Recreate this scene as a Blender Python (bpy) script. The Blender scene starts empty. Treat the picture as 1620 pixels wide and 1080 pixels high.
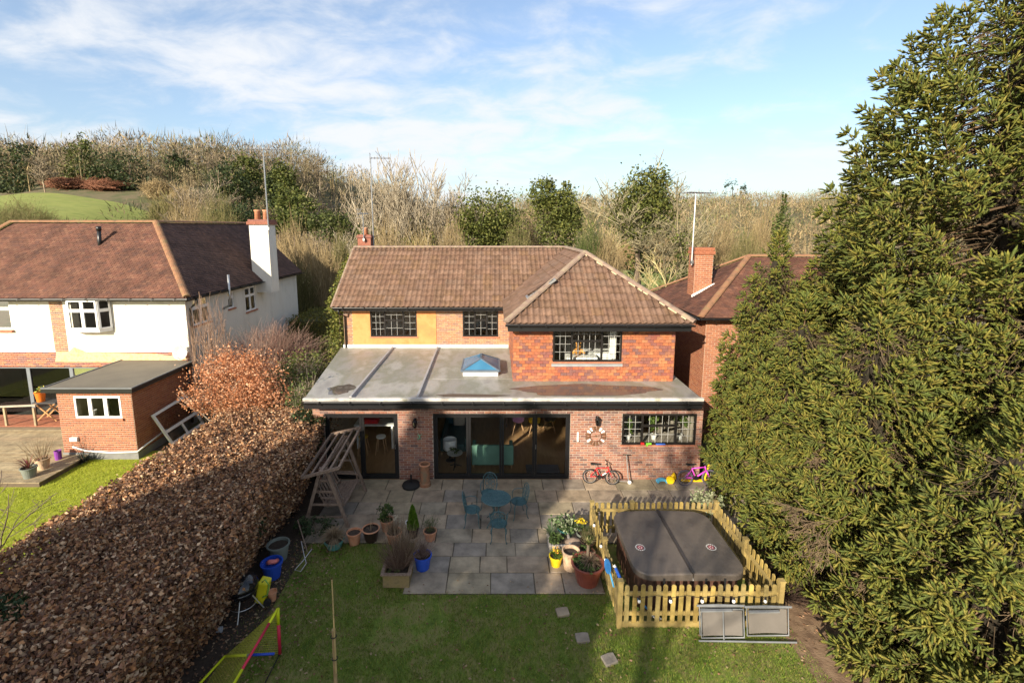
import bpy, bmesh, math, random
import numpy as np
from mathutils import Vector, Matrix
random.seed(7)
RNG = np.random.default_rng(11)
sc = bpy.context.scene
col = sc.collection
R = math.radians
pi = math.pi

# ------------------------------------------------------------------ camera
cam = bpy.data.cameras.new('camera')
cam.sensor_width = 36.0
cam.lens = 770.0 / 1620.0 * 36.0
cam.shift_x = 0.5 - 785.0 / 1620.0
cam.shift_y = -62.0 / 1620.0
cam.clip_start = 0.05
cam.clip_end = 4000
cam_o = bpy.data.objects.new('camera', cam)
col.objects.link(cam_o)
cam_o.location = (0, 0, 7.6)
cam_o.rotation_euler = (R(90) - math.atan(0.153), 0, 0)
sc.camera = cam_o

# ------------------------------------------------------------------ light
SUN_AZ, SUN_EL = R(31.5), R(23)            # direction the light travels (from +Y towards +X), and elevation
LDIR = Vector((math.sin(SUN_AZ) * math.cos(SUN_EL), math.cos(SUN_AZ) * math.cos(SUN_EL), -math.sin(SUN_EL)))
sun = bpy.data.lights.new('sun', 'SUN')
sun.energy = 4.4
sun.angle = R(0.55)
sun.color = (1.0, 0.88, 0.70)
sun_o = bpy.data.objects.new('sun', sun)
col.objects.link(sun_o)
sun_o.location = (-30, -40, 40)
sun_o.rotation_euler = LDIR.to_track_quat('-Z', 'Y').to_euler()

world = bpy.data.worlds.new('World')
sc.world = world
world.use_nodes = True
wn, wl = world.node_tree.nodes, world.node_tree.links
wn.clear()
w_out = wn.new('ShaderNodeOutputWorld')
w_bg = wn.new('ShaderNodeBackground')
w_bg.inputs['Strength'].default_value = 0.105
w_sky = wn.new('ShaderNodeTexSky')
w_sky.sky_type = 'NISHITA'
w_sky.sun_disc = False
w_sky.sun_elevation = SUN_EL
w_sky.sun_rotation = R(180 + 31.5)
w_sky.air_density = 1.0
w_sky.dust_density = 2.0
w_sky.ozone_density = 2.2
# broken thin cloud, the same all round the sky
w_tc = wn.new('ShaderNodeTexCoord')
w_sep = wn.new('ShaderNodeSeparateXYZ')
wl.new(w_tc.outputs['Generated'], w_sep.inputs[0])
def wmath(op, a, b=None):
    n = wn.new('ShaderNodeMath'); n.operation = op
    for i, q in enumerate((a, b)):
        if q is None: continue
        if isinstance(q, (int, float)): n.inputs[i].default_value = q
        else: wl.new(q, n.inputs[i])
    return n.outputs[0]
zz = wmath('ADD', wmath('MAXIMUM', w_sep.outputs[2], 0.0), 0.22)
w_comb = wn.new('ShaderNodeCombineXYZ')
wl.new(wmath('DIVIDE', w_sep.outputs[0], zz), w_comb.inputs[0])
wl.new(wmath('DIVIDE', w_sep.outputs[1], zz), w_comb.inputs[1])
w_n1 = wn.new('ShaderNodeTexNoise'); w_n1.inputs['Scale'].default_value = 0.75
w_n1.inputs['Detail'].default_value = 3
w_n2 = wn.new('ShaderNodeTexNoise'); w_n2.inputs['Scale'].default_value = 3.4
w_n2.inputs['Detail'].default_value = 10; w_n2.inputs['Roughness'].default_value = 0.6
w_n2.inputs['Distortion'].default_value = 0.35
w_map = wn.new('ShaderNodeMapping'); w_map.inputs['Location'].default_value = (2.35, 0.9, 0.3)
w_map.inputs['Scale'].default_value = (1.0, 1.25, 1.0)
wl.new(w_comb.outputs[0], w_map.inputs['Vector'])
wl.new(w_map.outputs[0], w_n1.inputs['Vector']); wl.new(w_map.outputs[0], w_n2.inputs['Vector'])
w_sum = wmath('ADD', wmath('MULTIPLY', w_n1.outputs[0], 0.9), wmath('MULTIPLY', w_n2.outputs[0], 0.75))
w_mr = wn.new('ShaderNodeMapRange'); w_mr.interpolation_type = 'SMOOTHSTEP'
w_mr.inputs['From Min'].default_value = 0.70; w_mr.inputs['From Max'].default_value = 1.04
w_mr.inputs['To Min'].default_value = 0.10; w_mr.inputs['To Max'].default_value = 0.95
wl.new(w_sum, w_mr.inputs['Value'])
w_mix = wn.new('ShaderNodeMix'); w_mix.data_type = 'RGBA'
wl.new(w_mr.outputs[0], w_mix.inputs['Factor'])
wl.new(w_sky.outputs[0], w_mix.inputs['A'])
w_mix.inputs['B'].default_value = (4.1, 4.2, 4.35, 1)
wl.new(w_mix.outputs['Result'], w_bg.inputs['Color'])
wl.new(w_bg.outputs[0], w_out.inputs['Surface'])

sc.view_settings.view_transform = 'Standard'
sc.view_settings.look = 'None'
sc.view_settings.gamma = 1.0
sc.view_settings.exposure = 1.15
sc.view_settings.use_curve_mapping = False

# ------------------------------------------------------------------ helpers
ORG = {}
def root(name, label, cat, loc=(0, 0, 0), group=None, rz=0.0, kind=None):
    o = bpy.data.objects.new(name, None)
    o.empty_display_size = 0.1
    col.objects.link(o)
    o.location = loc; o.rotation_euler = (0, 0, rz)
    ORG[o.name] = Vector(loc)
    tag(o, label, cat, group, kind)
    return o
def tag(o, label=None, cat=None, group=None, kind=None):
    if label: o['label'] = label
    if cat: o['category'] = cat
    if group: o['group'] = group
    if kind: o['kind'] = kind
    return o
def place(o, parent, org):
    """parent a fresh object; org is the world position of its mesh origin"""
    if parent is not None:
        o.parent = parent
    ORG[o.name] = Vector(org)
def finish(me, name, mat, parent, org, local, smooth):
    o = bpy.data.objects.new(name, me)
    if mat is not None:
        for m in (mat if isinstance(mat, (list, tuple)) else [mat]): me.materials.append(m)
    col.objects.link(o)
    if smooth:
        me.polygons.foreach_set('use_smooth', [True] * len(me.polygons))
    if parent is not None:
        o.parent = parent
        ORG[o.name] = ORG[parent.name].copy()
    else:
        o.location = org
        ORG[o.name] = Vector(org)
    return o
class MB:
    def __init__(s): s.v = []; s.f = []; s.m = []; s.cm = 0
    def add(s, vs, fs):
        b = len(s.v); s.v.extend([tuple(q) for q in vs])
        s.f.extend([tuple(b + i for i in f) for f in fs]); s.m.extend([s.cm] * len(fs)); return s
    def box(s, x0, x1, y0, y1, z0, z1):
        return s.add([(x0, y0, z0), (x1, y0, z0), (x1, y1, z0), (x0, y1, z0), (x0, y0, z1), (x1, y0, z1), (x1, y1, z1), (x0, y1, z1)],
                     [(0, 3, 2, 1), (4, 5, 6, 7), (0, 1, 5, 4), (1, 2, 6, 5), (2, 3, 7, 6), (3, 0, 4, 7)])
    def obox(s, c, size, rot=None):
        hx, hy, hz = size[0] / 2, size[1] / 2, size[2] / 2
        M = rot if rot is not None else Matrix.Identity(3)
        c = Vector(c)
        vs = [c + M @ Vector(q) for q in ((-hx, -hy, -hz), (hx, -hy, -hz), (hx, hy, -hz), (-hx, hy, -hz), (-hx, -hy, hz), (hx, -hy, hz), (hx, hy, hz), (-hx, hy, hz))]
        return s.add(vs, [(0, 3, 2, 1), (4, 5, 6, 7), (0, 1, 5, 4), (1, 2, 6, 5), (2, 3, 7, 6), (3, 0, 4, 7)])
    def beam(s, a, b, w, h, up=(0, 0, 1)):
        a, b = Vector(a), Vector(b); d = (b - a)
        L = d.length; d.normalize(); u = Vector(up)
        if abs(d.dot(u)) > .98: u = Vector((0, 1, 0))
        x = d.cross(u).normalized(); z = x.cross(d).normalized()
        M = Matrix((x, d, z)).transposed()
        return s.obox((a + b) / 2, (w, L, h), M)
    def tube(s, pts, r, n=8, cap=True, closed=False):
        pts = [Vector(p) for p in pts]; k = len(pts)
        rs = r if isinstance(r, (list, tuple)) else [r] * k
        prev = None; rings = []
        for i, p in enumerate(pts):
            if closed: d = pts[(i + 1) % k] - pts[i - 1]
            else: d = pts[min(i + 1, k - 1)] - pts[max(i - 1, 0)]
            if d.length < 1e-9: d = Vector((0, 0, 1))
            d.normalize()
            if prev is None:
                u = Vector((0, 0, 1)) if abs(d.z) < .9 else Vector((1, 0, 0))
                x = d.cross(u).normalized()
            else:
                x = prev - d * prev.dot(d)
                x = x.normalized() if x.length > 1e-6 else d.orthogonal().normalized()
            prev = x; y = d.cross(x)
            rings.append([p + (x * math.cos(2 * pi * j / n) + y * math.sin(2 * pi * j / n)) * rs[i] for j in range(n)])
        vs = [q for rg in rings for q in rg]; fs = []
        for i in range(k if closed else k - 1):
            a = i * n; b = ((i + 1) % k) * n
            for j in range(n):
                j2 = (j + 1) % n
                fs.append((a + j, a + j2, b + j2, b + j))
        if cap and not closed:
            fs.append(tuple(range(n - 1, -1, -1))); fs.append(tuple((k - 1) * n + j for j in range(n)))
        return s.add(vs, fs)
    def lathe(s, prof, c=(0, 0, 0), n=20, sx=1, sy=1, wob=0):
        vs = []; fs = []
        for i, (r, z) in enumerate(prof):
            for j in range(n):
                a = 2 * pi * j / n; q = 1 + wob * math.sin(3 * a + i)
                vs.append((c[0] + r * q * math.cos(a) * sx, c[1] + r * q * math.sin(a) * sy, c[2] + z))
        for i in range(len(prof) - 1):
            for j in range(n):
                j2 = (j + 1) % n
                fs.append((i * n + j, i * n + j2, (i + 1) * n + j2, (i + 1) * n + j))
        if prof[0][0] > 1e-4: fs.append(tuple(range(n - 1, -1, -1)))
        if prof[-1][0] > 1e-4: fs.append(tuple((len(prof) - 1) * n + j for j in range(n)))
        return s.add(vs, fs)
    def extr(s, poly, vec):
        k = len(poly); vec = Vector(vec)
        vs = [Vector(p) for p in poly] + [Vector(p) + vec for p in poly]
        fs = [tuple(range(k - 1, -1, -1)), tuple(range(k, 2 * k))]
        for i in range(k):
            j = (i + 1) % k; fs.append((i, j, k + j, k + i))
        return s.add(vs, fs)
    def quad(s, *p): return s.add(p, [tuple(range(len(p)))])
    def disc(s, c, r, n=16, axis='z', th=.01):
        c = Vector(c); P = []
        for j in range(n):
            a = 2 * pi * j / n; q = (math.cos(a) * r, math.sin(a) * r)
            P.append(c + (Vector((q[0], q[1], 0)) if axis == 'z' else Vector((q[0], 0, q[1])) if axis == 'y' else Vector((0, q[0], q[1]))))
        return s.extr(P, {'z': (0, 0, th), 'y': (0, th, 0), 'x': (th, 0, 0)}[axis])
    def build(s, name, mat, parent=None, org=(0, 0, 0), local=False, smooth=False, bevel=0, fix=True):
        o0 = Vector((0, 0, 0)) if local else (ORG[parent.name] if parent is not None else Vector(org))
        me = bpy.data.meshes.new(name)
        me.from_pydata([(q[0] - o0.x, q[1] - o0.y, q[2] - o0.z) for q in s.v], [], s.f)
        o = finish(me, name, mat, parent, org, local, smooth)
        if isinstance(mat, (list, tuple)): me.polygons.foreach_set('material_index', s.m)
        if fix and len(s.f) < 60000:
            bm = bmesh.new(); bm.from_mesh(me)
            bmesh.ops.recalc_face_normals(bm, faces=bm.faces); bm.to_mesh(me); bm.free()
        me.update()
        if bevel:
            b = o.modifiers.new('bevel', 'BEVEL'); b.width = bevel; b.segments = 2; b.limit_method = 'ANGLE'
        return o
def np_obj(name, V, Fc, mat, parent=None, org=(0, 0, 0), tint=None, smooth=False, kind=None):
    """mesh from arrays: V (n,3), Fc (m,k) indices, tint (n,3) per vertex colour variation"""
    o0 = ORG[parent.name] if parent is not None else Vector(org)
    V = np.asarray(V, dtype=np.float32) - np.array(o0, dtype=np.float32)
    Fc = np.asarray(Fc, dtype=np.int32); m, k = Fc.shape
    me = bpy.data.meshes.new(name)
    me.vertices.add(len(V)); me.vertices.foreach_set('co', V.ravel())
    me.loops.add(m * k); me.loops.foreach_set('vertex_index', Fc.ravel())
    me.polygons.add(m); me.polygons.foreach_set('loop_start', np.arange(0, m * k, k, dtype=np.int32))
    if tint is not None:
        a = me.attributes.new('tint', 'FLOAT_COLOR', 'POINT')
        c = np.ones((len(V), 4), dtype=np.float32); c[:, :3] = tint
        a.data.foreach_set('color', c.ravel())
    me.update(calc_edges=True); me.validate()
    o = finish(me, name, mat, parent, org, False, smooth)
    if kind: o['kind'] = kind
    return o
def inst(me, name, parent, loc, rot=None, scale=None):
    o = bpy.data.objects.new(name, me); col.objects.link(o)
    o.parent = parent
    o.location = Vector(loc) - ORG[parent.name]
    if rot is not None: o.rotation_euler = rot
    if scale is not None: o.scale = scale
    ORG[o.name] = Vector(loc)
    return o
def copy_tree(o, parent=None):
    c = o.copy(); col.objects.link(c)
    if parent is not None: c.parent = parent
    for ch in o.children: copy_tree(ch, c)
    return c

# ------------------------------------------------------------------ materials
def mat(name, cols, rough=.7, scale=3.0, bump=0.0, bscale=30.0, metal=0.0, rnd=None, rndamt=.25, spec=.4, detail=6, stretch=None, transl=0.0, bump2=None):
    m = bpy.data.materials.new(name); m.use_nodes = True
    nt = m.node_tree; N, L = nt.nodes, nt.links
    N.clear()
    out = N.new('ShaderNodeOutputMaterial'); b = N.new('ShaderNodeBsdfPrincipled')
    b.inputs['Roughness'].default_value = rough; b.inputs['Metallic'].default_value = metal
    b.inputs['Specular IOR Level'].default_value = spec
    geo = N.new('ShaderNodeNewGeometry')
    vec = geo.outputs['Position']
    if stretch is not None:
        mp = N.new('ShaderNodeMapping'); mp.inputs['Scale'].default_value = stretch
        L.new(vec, mp.inputs['Vector']); vec = mp.outputs[0]
    if not isinstance(cols[0], (list, tuple)): cols = [cols]
    fac = None
    if rnd in ('obj', 'island'):
        if rnd == 'obj':
            oi = N.new('ShaderNodeObjectInfo'); rv = oi.outputs['Random']
        else: rv = geo.outputs['Random Per Island']
    noise = N.new('ShaderNodeTexNoise'); noise.inputs['Scale'].default_value = scale; noise.inputs['Detail'].default_value = detail
    noise.inputs['Roughness'].default_value = .6
    L.new(vec, noise.inputs['Vector'])
    ramp = N.new('ShaderNodeValToRGB'); e = ramp.color_ramp.elements
    if len(cols) == 1:
        c = cols[0]; e[0].color = (c[0] * .88, c[1] * .88, c[2] * .88, 1); e[1].color = (min(1, c[0] * 1.1), min(1, c[1] * 1.1), min(1, c[2] * 1.1), 1)
        e[0].position = .3; e[1].position = .7
    else:
        while len(e) < len(cols): e.new(.5)
        lo, hi = (.0, 1.) if rnd in ('obj', 'island') else (.3, .7)
        for i, c in enumerate(cols):
            e[i].position = lo + (hi - lo) * i / (len(cols) - 1); e[i].color = (c[0], c[1], c[2], 1)
    if rnd in ('obj', 'island') and len(cols) > 1:
        L.new(rv, ramp.inputs[0])
        mul = N.new('ShaderNodeMix'); mul.data_type = 'RGBA'; mul.blend_type = 'MULTIPLY'; mul.inputs['Factor'].default_value = 1
        r2 = N.new('ShaderNodeValToRGB'); r2.color_ramp.elements[0].color = (1 - rndamt,) * 3 + (1,); r2.color_ramp.elements[1].color = (1 + rndamt * .6,) * 3 + (1,)
        r2.color_ramp.elements[0].position = .3; r2.color_ramp.elements[1].position = .7
        L.new(noise.outputs[0], r2.inputs[0]); L.new(ramp.outputs[0], mul.inputs['A']); L.new(r2.outputs[0], mul.inputs['B'])
        c_out = mul.outputs['Result']
    else:
        L.new(noise.outputs[0], ramp.inputs[0]); c_out = ramp.outputs[0]
    if rnd == 'tint':
        at = N.new('ShaderNodeAttribute'); at.attribute_name = 'tint'
        mul = N.new('ShaderNodeMix'); mul.data_type = 'RGBA'; mul.blend_type = 'MULTIPLY'; mul.inputs['Factor'].default_value = 1
        L.new(c_out, mul.inputs['A']); L.new(at.outputs['Color'], mul.inputs['B']); c_out = mul.outputs['Result']
    L.new(c_out, b.inputs['Base Color'])
    if bump:
        bn = N.new('ShaderNodeTexNoise'); bn.inputs['Scale'].default_value = bscale; bn.inputs['Detail'].default_value = 8
        L.new(vec, bn.inputs['Vector'])
        bp = N.new('ShaderNodeBump'); bp.inputs['Strength'].default_value = bump; bp.inputs['Distance'].default_value = .02
        L.new(bn.outputs[0], bp.inputs['Height']); L.new(bp.outputs[0], b.inputs['Normal'])
        rr = N.new('ShaderNodeMapRange'); rr.inputs['To Min'].default_value = max(0, rough - .12); rr.inputs['To Max'].default_value = min(1, rough + .12)
        L.new(bn.outputs[0], rr.inputs[0]); L.new(rr.outputs[0], b.inputs['Roughness'])
    sh = b.outputs[0]
    if transl:
        tr = N.new('ShaderNodeBsdfTranslucent'); L.new(c_out, tr.inputs['Color'])
        mx = N.new('ShaderNodeMixShader'); mx.inputs[0].default_value = transl
        L.new(sh, mx.inputs[1]); L.new(tr.outputs[0], mx.inputs[2]); sh = mx.outputs[0]
    L.new(sh, out.inputs['Surface'])
    return m
def glass_mat(name, tint=(.93, .96, .95), refl=1.45, tr=1.0):
    m = bpy.data.materials.new(name); m.use_nodes = True
    N, L = m.node_tree.nodes, m.node_tree.links; N.clear()
    out = N.new('ShaderNodeOutputMaterial'); t = N.new('ShaderNodeBsdfTransparent'); t.inputs['Color'].default_value = (*tint, 1)
    g = N.new('ShaderNodeBsdfGlossy'); g.inputs['Roughness'].default_value = 0.01
    f = N.new('ShaderNodeFresnel'); f.inputs['IOR'].default_value = refl
    mx = N.new('ShaderNodeMixShader'); L.new(f.outputs[0], mx.inputs[0]); L.new(t.outputs[0], mx.inputs[1]); L.new(g.outputs[0], mx.inputs[2])
    L.new(mx.outputs[0], out.inputs['Surface'])
    return m

BRICK_COLS = [(0.136, 0.085, 0.076), (0.255, 0.102, 0.072), (0.306, 0.145, 0.093), (0.340, 0.162, 0.111), (0.230, 0.128, 0.111), (0.357, 0.187, 0.128), (0.170, 0.111, 0.102)]
BAY_COLS = [(0.326, 0.096, 0.052), (0.385, 0.141, 0.063), (0.266, 0.089, 0.067), (0.185, 0.096, 0.089), (0.370, 0.126, 0.059), (0.414, 0.178, 0.081), (0.222, 0.096, 0.081)]
OUT_COLS = [(0.324, 0.122, 0.063), (0.378, 0.153, 0.077), (0.288, 0.104, 0.059), (0.351, 0.135, 0.072)]
YEL_COLS = [(0.408, 0.204, 0.102), (0.357, 0.162, 0.093), (0.442, 0.246, 0.128), (0.255, 0.145, 0.111), (0.425, 0.212, 0.102)]
M = {}
for key, cs in (('brick', BRICK_COLS), ('bay', BAY_COLS), ('outb', OUT_COLS), ('ybrick', YEL_COLS)):
    for r in ('obj', 'island'):
        M[key + '_' + r] = mat('brick clay ' + key + r, cs, .85, 14, .5, 90, rnd=r, rndamt=.28, spec=.25)
M['mortar'] = mat('mortar', [(.42, .36, .28), (.52, .46, .36)], .95, 6, .5, 120)
M['mortar_dark'] = mat('mortar dark', [(.37, .32, .26), (.47, .41, .34)], .95, 6, .5, 120)
TILE_COLS = [(0.158, 0.093, 0.055), (0.133, 0.08, 0.052), (0.135, 0.078, 0.053), (0.163, 0.096, 0.064), (0.147, 0.09, 0.064), (0.184, 0.112, 0.077), (0.147, 0.094, 0.067)]
M['tile_obj'] = mat('roof tile', TILE_COLS, .8, 5, .35, 60, rnd='obj', rndamt=.35, spec=.3)
M['tile_island'] = mat('roof tile joined', TILE_COLS, .8, 5, .35, 60, rnd='island', rndamt=.35, spec=.3)
M['ridge'] = mat('ridge tile', [(.16, .11, .09), (.24, .17, .13), (.30, .25, .16)], .85, 4, .4, 50)
M['lichen'] = mat('ridge mortar', [(.42, .36, .22), (.55, .48, .32)], .95, 9, .5, 60)
M['black'] = mat('black upvc', [(.012, .012, .013)], .35, 3, spec=.5)
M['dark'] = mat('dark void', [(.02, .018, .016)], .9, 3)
M['frame_dark'] = mat('dark window frame', [(.016, .014, .013)], .35, 3)
M['lead'] = mat('lead came', [(.46, .46, .44)], .5, 20)
M['glass'] = glass_mat('window glass')
M['glass_dark'] = glass_mat('tinted glass', (.55, .6, .6), 1.5)
M['render_white'] = mat('white render', [(.58, .55, .48), (.70, .67, .60), (.66, .62, .54)], .9, .9, .4, 40, stretch=(1.6, 1.6, .5))
M['white'] = mat('white paint', [(.80, .80, .78)], .4, 5)
M['orange'] = mat('orange render', [(.50, .20, .065), (.60, .27, .10), (.53, .23, .08), (.47, .20, .08)], .9, 1.6, .25, 60)
M['wood_floor'] = mat('wood floor', [(.30, .17, .08), (.42, .26, .13)], .35, 2, stretch=(6, 1, 1))
M['wall_in'] = mat('inside wall', [(.62, .58, .52)], .9, 2)
M['ceil'] = mat('ceiling white', [(.75, .74, .70)], .9, 2)
M['steel'] = mat('galvanised steel', [(.42, .42, .42), (.55, .55, .54)], .4, 8, metal=.9)
M['alu'] = mat('aluminium', [(.6, .6, .6)], .35, 8, metal=.9)
M['rubber'] = mat('black rubber', [(.018, .018, .018)], .8, 20)
M['terracotta'] = mat('terracotta', [(.40, .16, .08), (.52, .24, .13), (.46, .27, .18)], .85, 7, .3, 40)
M['soil'] = mat('soil', [(.035, .024, .017), (.07, .05, .035)], 1, 20, .8, 60)
M['wood_old'] = mat('weathered timber', [(.13, .085, .06), (.22, .155, .115), (.28, .21, .16)], .85, 6, .5, 40, stretch=(3, 3, 1))
M['fence_wood'] = mat('fence timber', [(.30, .21, .06), (.40, .29, .085), (.25, .19, .075), (.35, .27, .10)], .8, 5, .4, 40, rnd='obj', rndamt=.4)
M['fence_wood2'] = mat('fence timber rail', [(.28, .20, .07), (.37, .28, .10)], .8, 5, .4, 40)
M['bark'] = mat('bark', [(.09, .065, .045), (.17, .13, .09)], .95, 6, .6, 30)
# ------------------------------------------------------------------ terrain
def sstep(a, b, t):
    t = np.clip((np.asarray(t, dtype=float) - a) / (b - a), 0, 1); return t * t * (3 - 2 * t)
def hgt(x, y):
    x = np.asarray(x, dtype=float); y = np.asarray(y, dtype=float)
    far = (15.5 + .045 * np.clip(x, -200, 300) + 2.2 * np.sin(x * .023 + .6) + 1.2 * np.sin(x * .061)) * sstep(75, 320, y)
    left = np.clip((y - 20) * .21, 0, 24) * (1 - sstep(-58, -25, x))
    wob = sstep(40, 90, y) * (.8 * np.sin(x * .09 + 1) * np.cos(y * .07) + .5 * np.sin(x * .21 + y * .13))
    return np.maximum(far, left) + wob * .8 - .08
def hz(x, y): return float(hgt(x, y))
M['earth'] = mat('earth and rough grass', [(.10, .085, .04), (.14, .11, .06), (.075, .085, .03), (.13, .10, .055)], 1, .35, .6, 6)
M['turf'] = mat('lawn turf', [(.075, .115, .016), (.12, .17, .022), (.20, .18, .06), (.09, .135, .018)], 1, 2.2, .8, 60)
M['meadow'] = mat('meadow', [(.11, .15, .025), (.19, .21, .05), (.14, .17, .035), (.23, .22, .07)], 1, .5, .6, 5, stretch=(.35, 1.6, 1))
gx = np.concatenate([np.linspace(-620, -120, 26), np.linspace(-114, 60, 88), np.linspace(66, 620, 34)])
gy = np.concatenate([np.linspace(-120, 20, 15), np.linspace(22, 130, 72), np.linspace(135, 720, 60)])
GX, GY = np.meshgrid(gx, gy); GZ = hgt(GX, GY)
nx, ny = len(gx), len(gy)
idx = np.arange(nx * ny).reshape(ny, nx)
Fq = np.stack([idx[:-1, :-1], idx[:-1, 1:], idx[1:, 1:], idx[1:, :-1]], -1).reshape(-1, 4)
o = np_obj('ground', np.stack([GX, GY, GZ], -1).reshape(-1, 3), Fq, M['earth'], smooth=True); o['kind'] = 'structure'

def sheet(name, x0, x1, y0, y1, m, dz, n=24, edge=None):
    xs = np.linspace(0, 1, n + 1); ys = np.linspace(0, 1, n + 1); A, B = np.meshgrid(xs, ys)
    X = x0 + (x1 - x0) * A; Y = y0 + (y1 - y0) * B
    if edge is not None: X, Y = edge(X, Y, A, B)
    Z = hgt(X, Y) + dz
    i = np.arange((n + 1) ** 2).reshape(n + 1, n + 1)
    f = np.stack([i[:-1, :-1], i[:-1, 1:], i[1:, 1:], i[1:, :-1]], -1).reshape(-1, 4)
    o = np_obj(name, np.stack([X, Y, Z], -1).reshape(-1, 3), f, m, smooth=True); o['kind'] = 'structure'
    return o
sheet('field', -80, -36, 48, 76, M['meadow'], .22, 30, lambda X, Y, A, B: (X - 12 * B + 2.5 * np.sin(B * 9), Y + 3 * np.sin(A * 5)))
sheet('field', 13, 34, 52, 86, M['meadow'], .22, 20)
sheet('lawn', -5.0, 5.7, 2.0, 10.95, M['turf'], .05)
sheet('lawn', -24, -8.0, 2.0, 15.9, mat('bright turf', [(.25, .30, .02), (.31, .34, .03), (.21, .25, .02)], 1, 1.2, .8, 60), .05)
sheet('garden_bed', -6.0, -4.55, 3.0, 13.9, M['soil'], .062, 12)
sheet('garden_bed', 5.45, 12, 3.0, 12.0, mat('needle litter', [(.10, .06, .035), (.20, .13, .08), (.26, .18, .11)], 1, 4, .8, 40), .066, 16)

# ------------------------------------------------------------------ patio of stone flags, each flag its own piece
SLAB = [(0.313, 0.246, 0.176), (0.248, 0.220, 0.184), (0.359, 0.286, 0.200), (0.276, 0.242, 0.160), (0.331, 0.255, 0.180), (0.235, 0.211, 0.184), (0.377, 0.295, 0.208), (0.294, 0.255, 0.192)]
M['slab'] = mat('sandstone flag', SLAB, .75, 2.6, .45, 22, rnd='obj', rndamt=.45, spec=.35)
M['joint'] = mat('paving joint', [(.06, .05, .035), (.10, .085, .06)], 1, 12, .5, 50)
mb = MB(); mb.box(-1.97, 2.3, 9.2, 10.86, -.1, -.016); mb.box(-4.75, 7.1, 10.86, 13.92, -.1, -.016)
patio = mb.build('patio', M['joint'], org=(0, 11, 0)); patio['kind'] = 'structure'
rows = [.63, .55, .5, .56, .62, .6, .64, .62]
yy = 9.2
for k, hrow in enumerate(rows):
    x0, x1 = (-1.97, 2.3) if yy < 10.7 else (-4.75, 7.1)
    x = x0
    while x < x1 - .05:
        w = random.choice([.62, .78, .9, .95, 1.15, .7])
        if x1 - (x + w) < .35: w = x1 - x
        g = .009; jz = random.uniform(-.004, .004); th = .05
        a0, a1, b0, b1 = x + g, x + w - g, yy + g, yy + hrow - g
        q = .008
        jj = [random.uniform(-.006, .006) for _ in range(8)]
        mb = MB()
        mb.add([(a0 + jj[0], b0 + jj[1], jz - th), (a1 + jj[2], b0 + jj[3], jz - th), (a1 + jj[4], b1 + jj[5], jz - th), (a0 + jj[6], b1 + jj[7], jz - th),
                (a0 + jj[0], b0 + jj[1], jz - q), (a1 + jj[2], b0 + jj[3], jz - q), (a1 + jj[4], b1 + jj[5], jz - q), (a0 + jj[6], b1 + jj[7], jz - q),
                (a0 + q + jj[0], b0 + q + jj[1], jz), (a1 - q + jj[2], b0 + q + jj[3], jz), (a1 - q + jj[4], b1 - q + jj[5], jz), (a0 + q + jj[6], b1 - q + jj[7], jz)],
               [(0, 1, 5, 4), (1, 2, 6, 5), (2, 3, 7, 6), (3, 0, 4, 7), (4, 5, 9, 8), (5, 6, 10, 9), (6, 7, 11, 10), (7, 4, 8, 11), (8, 9, 10, 11)])
        mb.build('flagstone', M['slab'], patio)
        x += w
    yy += hrow
for i, (x, y, a, lb) in enumerate(((1.33, 8.7, .2, 'grey square stepping stone in the lawn closest to the paving'), (1.62, 8.08, .1, 'small grey stepping stone in the lawn, middle one of three'), (2.02, 7.62, .35, 'grey stepping stone in the lawn farthest from the paving'))):
    mb = MB(); c, s_ = math.cos(a), math.sin(a); w, h = (.13, .11)
    P = [(-w, -h * .9), (-w * .5, -h), (w * .9, -h * .92), (w, h * .8), (w * .3, h), (-w * .95, h * .9)]
    mb.extr([(x + c * p - s_ * q, y + s_ * p + c * q, -.05) for p, q in P], (0, 0, .072))
    o = mb.build('stepping_stone', M['slab'], org=(x, y, -.05), bevel=.008)
    tag(o, lb, 'paving stone', 'stepping stones')

# ------------------------------------------------------------------ leaf and blade builders
def rand_dirs(n, flat=0.0):
    v = RNG.normal(size=(n, 3)); v[:, 2] *= (1 - flat)
    return v / np.linalg.norm(v, axis=1, keepdims=True)
def leaf_arrays(Pt, size, tints, flat=.3, aspect=.6, curl=.25, axis=None):
    n = len(Pt)
    a = rand_dirs(n, flat) if axis is None else axis
    b = np.cross(a, rand_dirs(n)); b /= np.linalg.norm(b, axis=1, keepdims=True) + 1e-9
    c = np.cross(a, b)
    s = (np.asarray(size) * RNG.uniform(.7, 1.3, n))[:, None]
    L = a * s; W = b * s * aspect; C = c * s * curl * RNG.uniform(-1, 1, (n, 1))
    V = np.stack([Pt - L * .5, Pt + W * .5 + C - L * .08, Pt + L * .5, Pt - W * .5 + C - L * .08], 1).reshape(-1, 3)
    F_ = np.arange(n * 4).reshape(n, 4)
    return V, F_, np.repeat(tints, 4, axis=0)
def tri_blades(Pt, D, Wd, tints):
    """pointed blade from each point along D with half-width vectors Wd"""
    n = len(Pt)
    V = np.stack([Pt - Wd, Pt + Wd, Pt + D], 1).reshape(-1, 3)
    return V, np.arange(n * 3).reshape(n, 3), np.repeat(tints, 3, axis=0)
def tintmix(n, cols, var=.18):
    cols = np.asarray(cols, dtype=float)
    c = cols[RNG.integers(0, len(cols), n)] * RNG.uniform(1 - var, 1 + var, (n, 1))
    return c
def merge(parts):
    V, F_, T = [], [], []; b = 0
    for v, f, t in parts:
        V.append(v); F_.append(f + b); T.append(t); b += len(v)
    return np.concatenate(V), np.concatenate(F_), np.concatenate(T)
M['leaf'] = mat('leaf', [(.95, .95, .95), (1, 1, 1)], .65, 3, rnd='tint', transl=.28, spec=.3)
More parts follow.
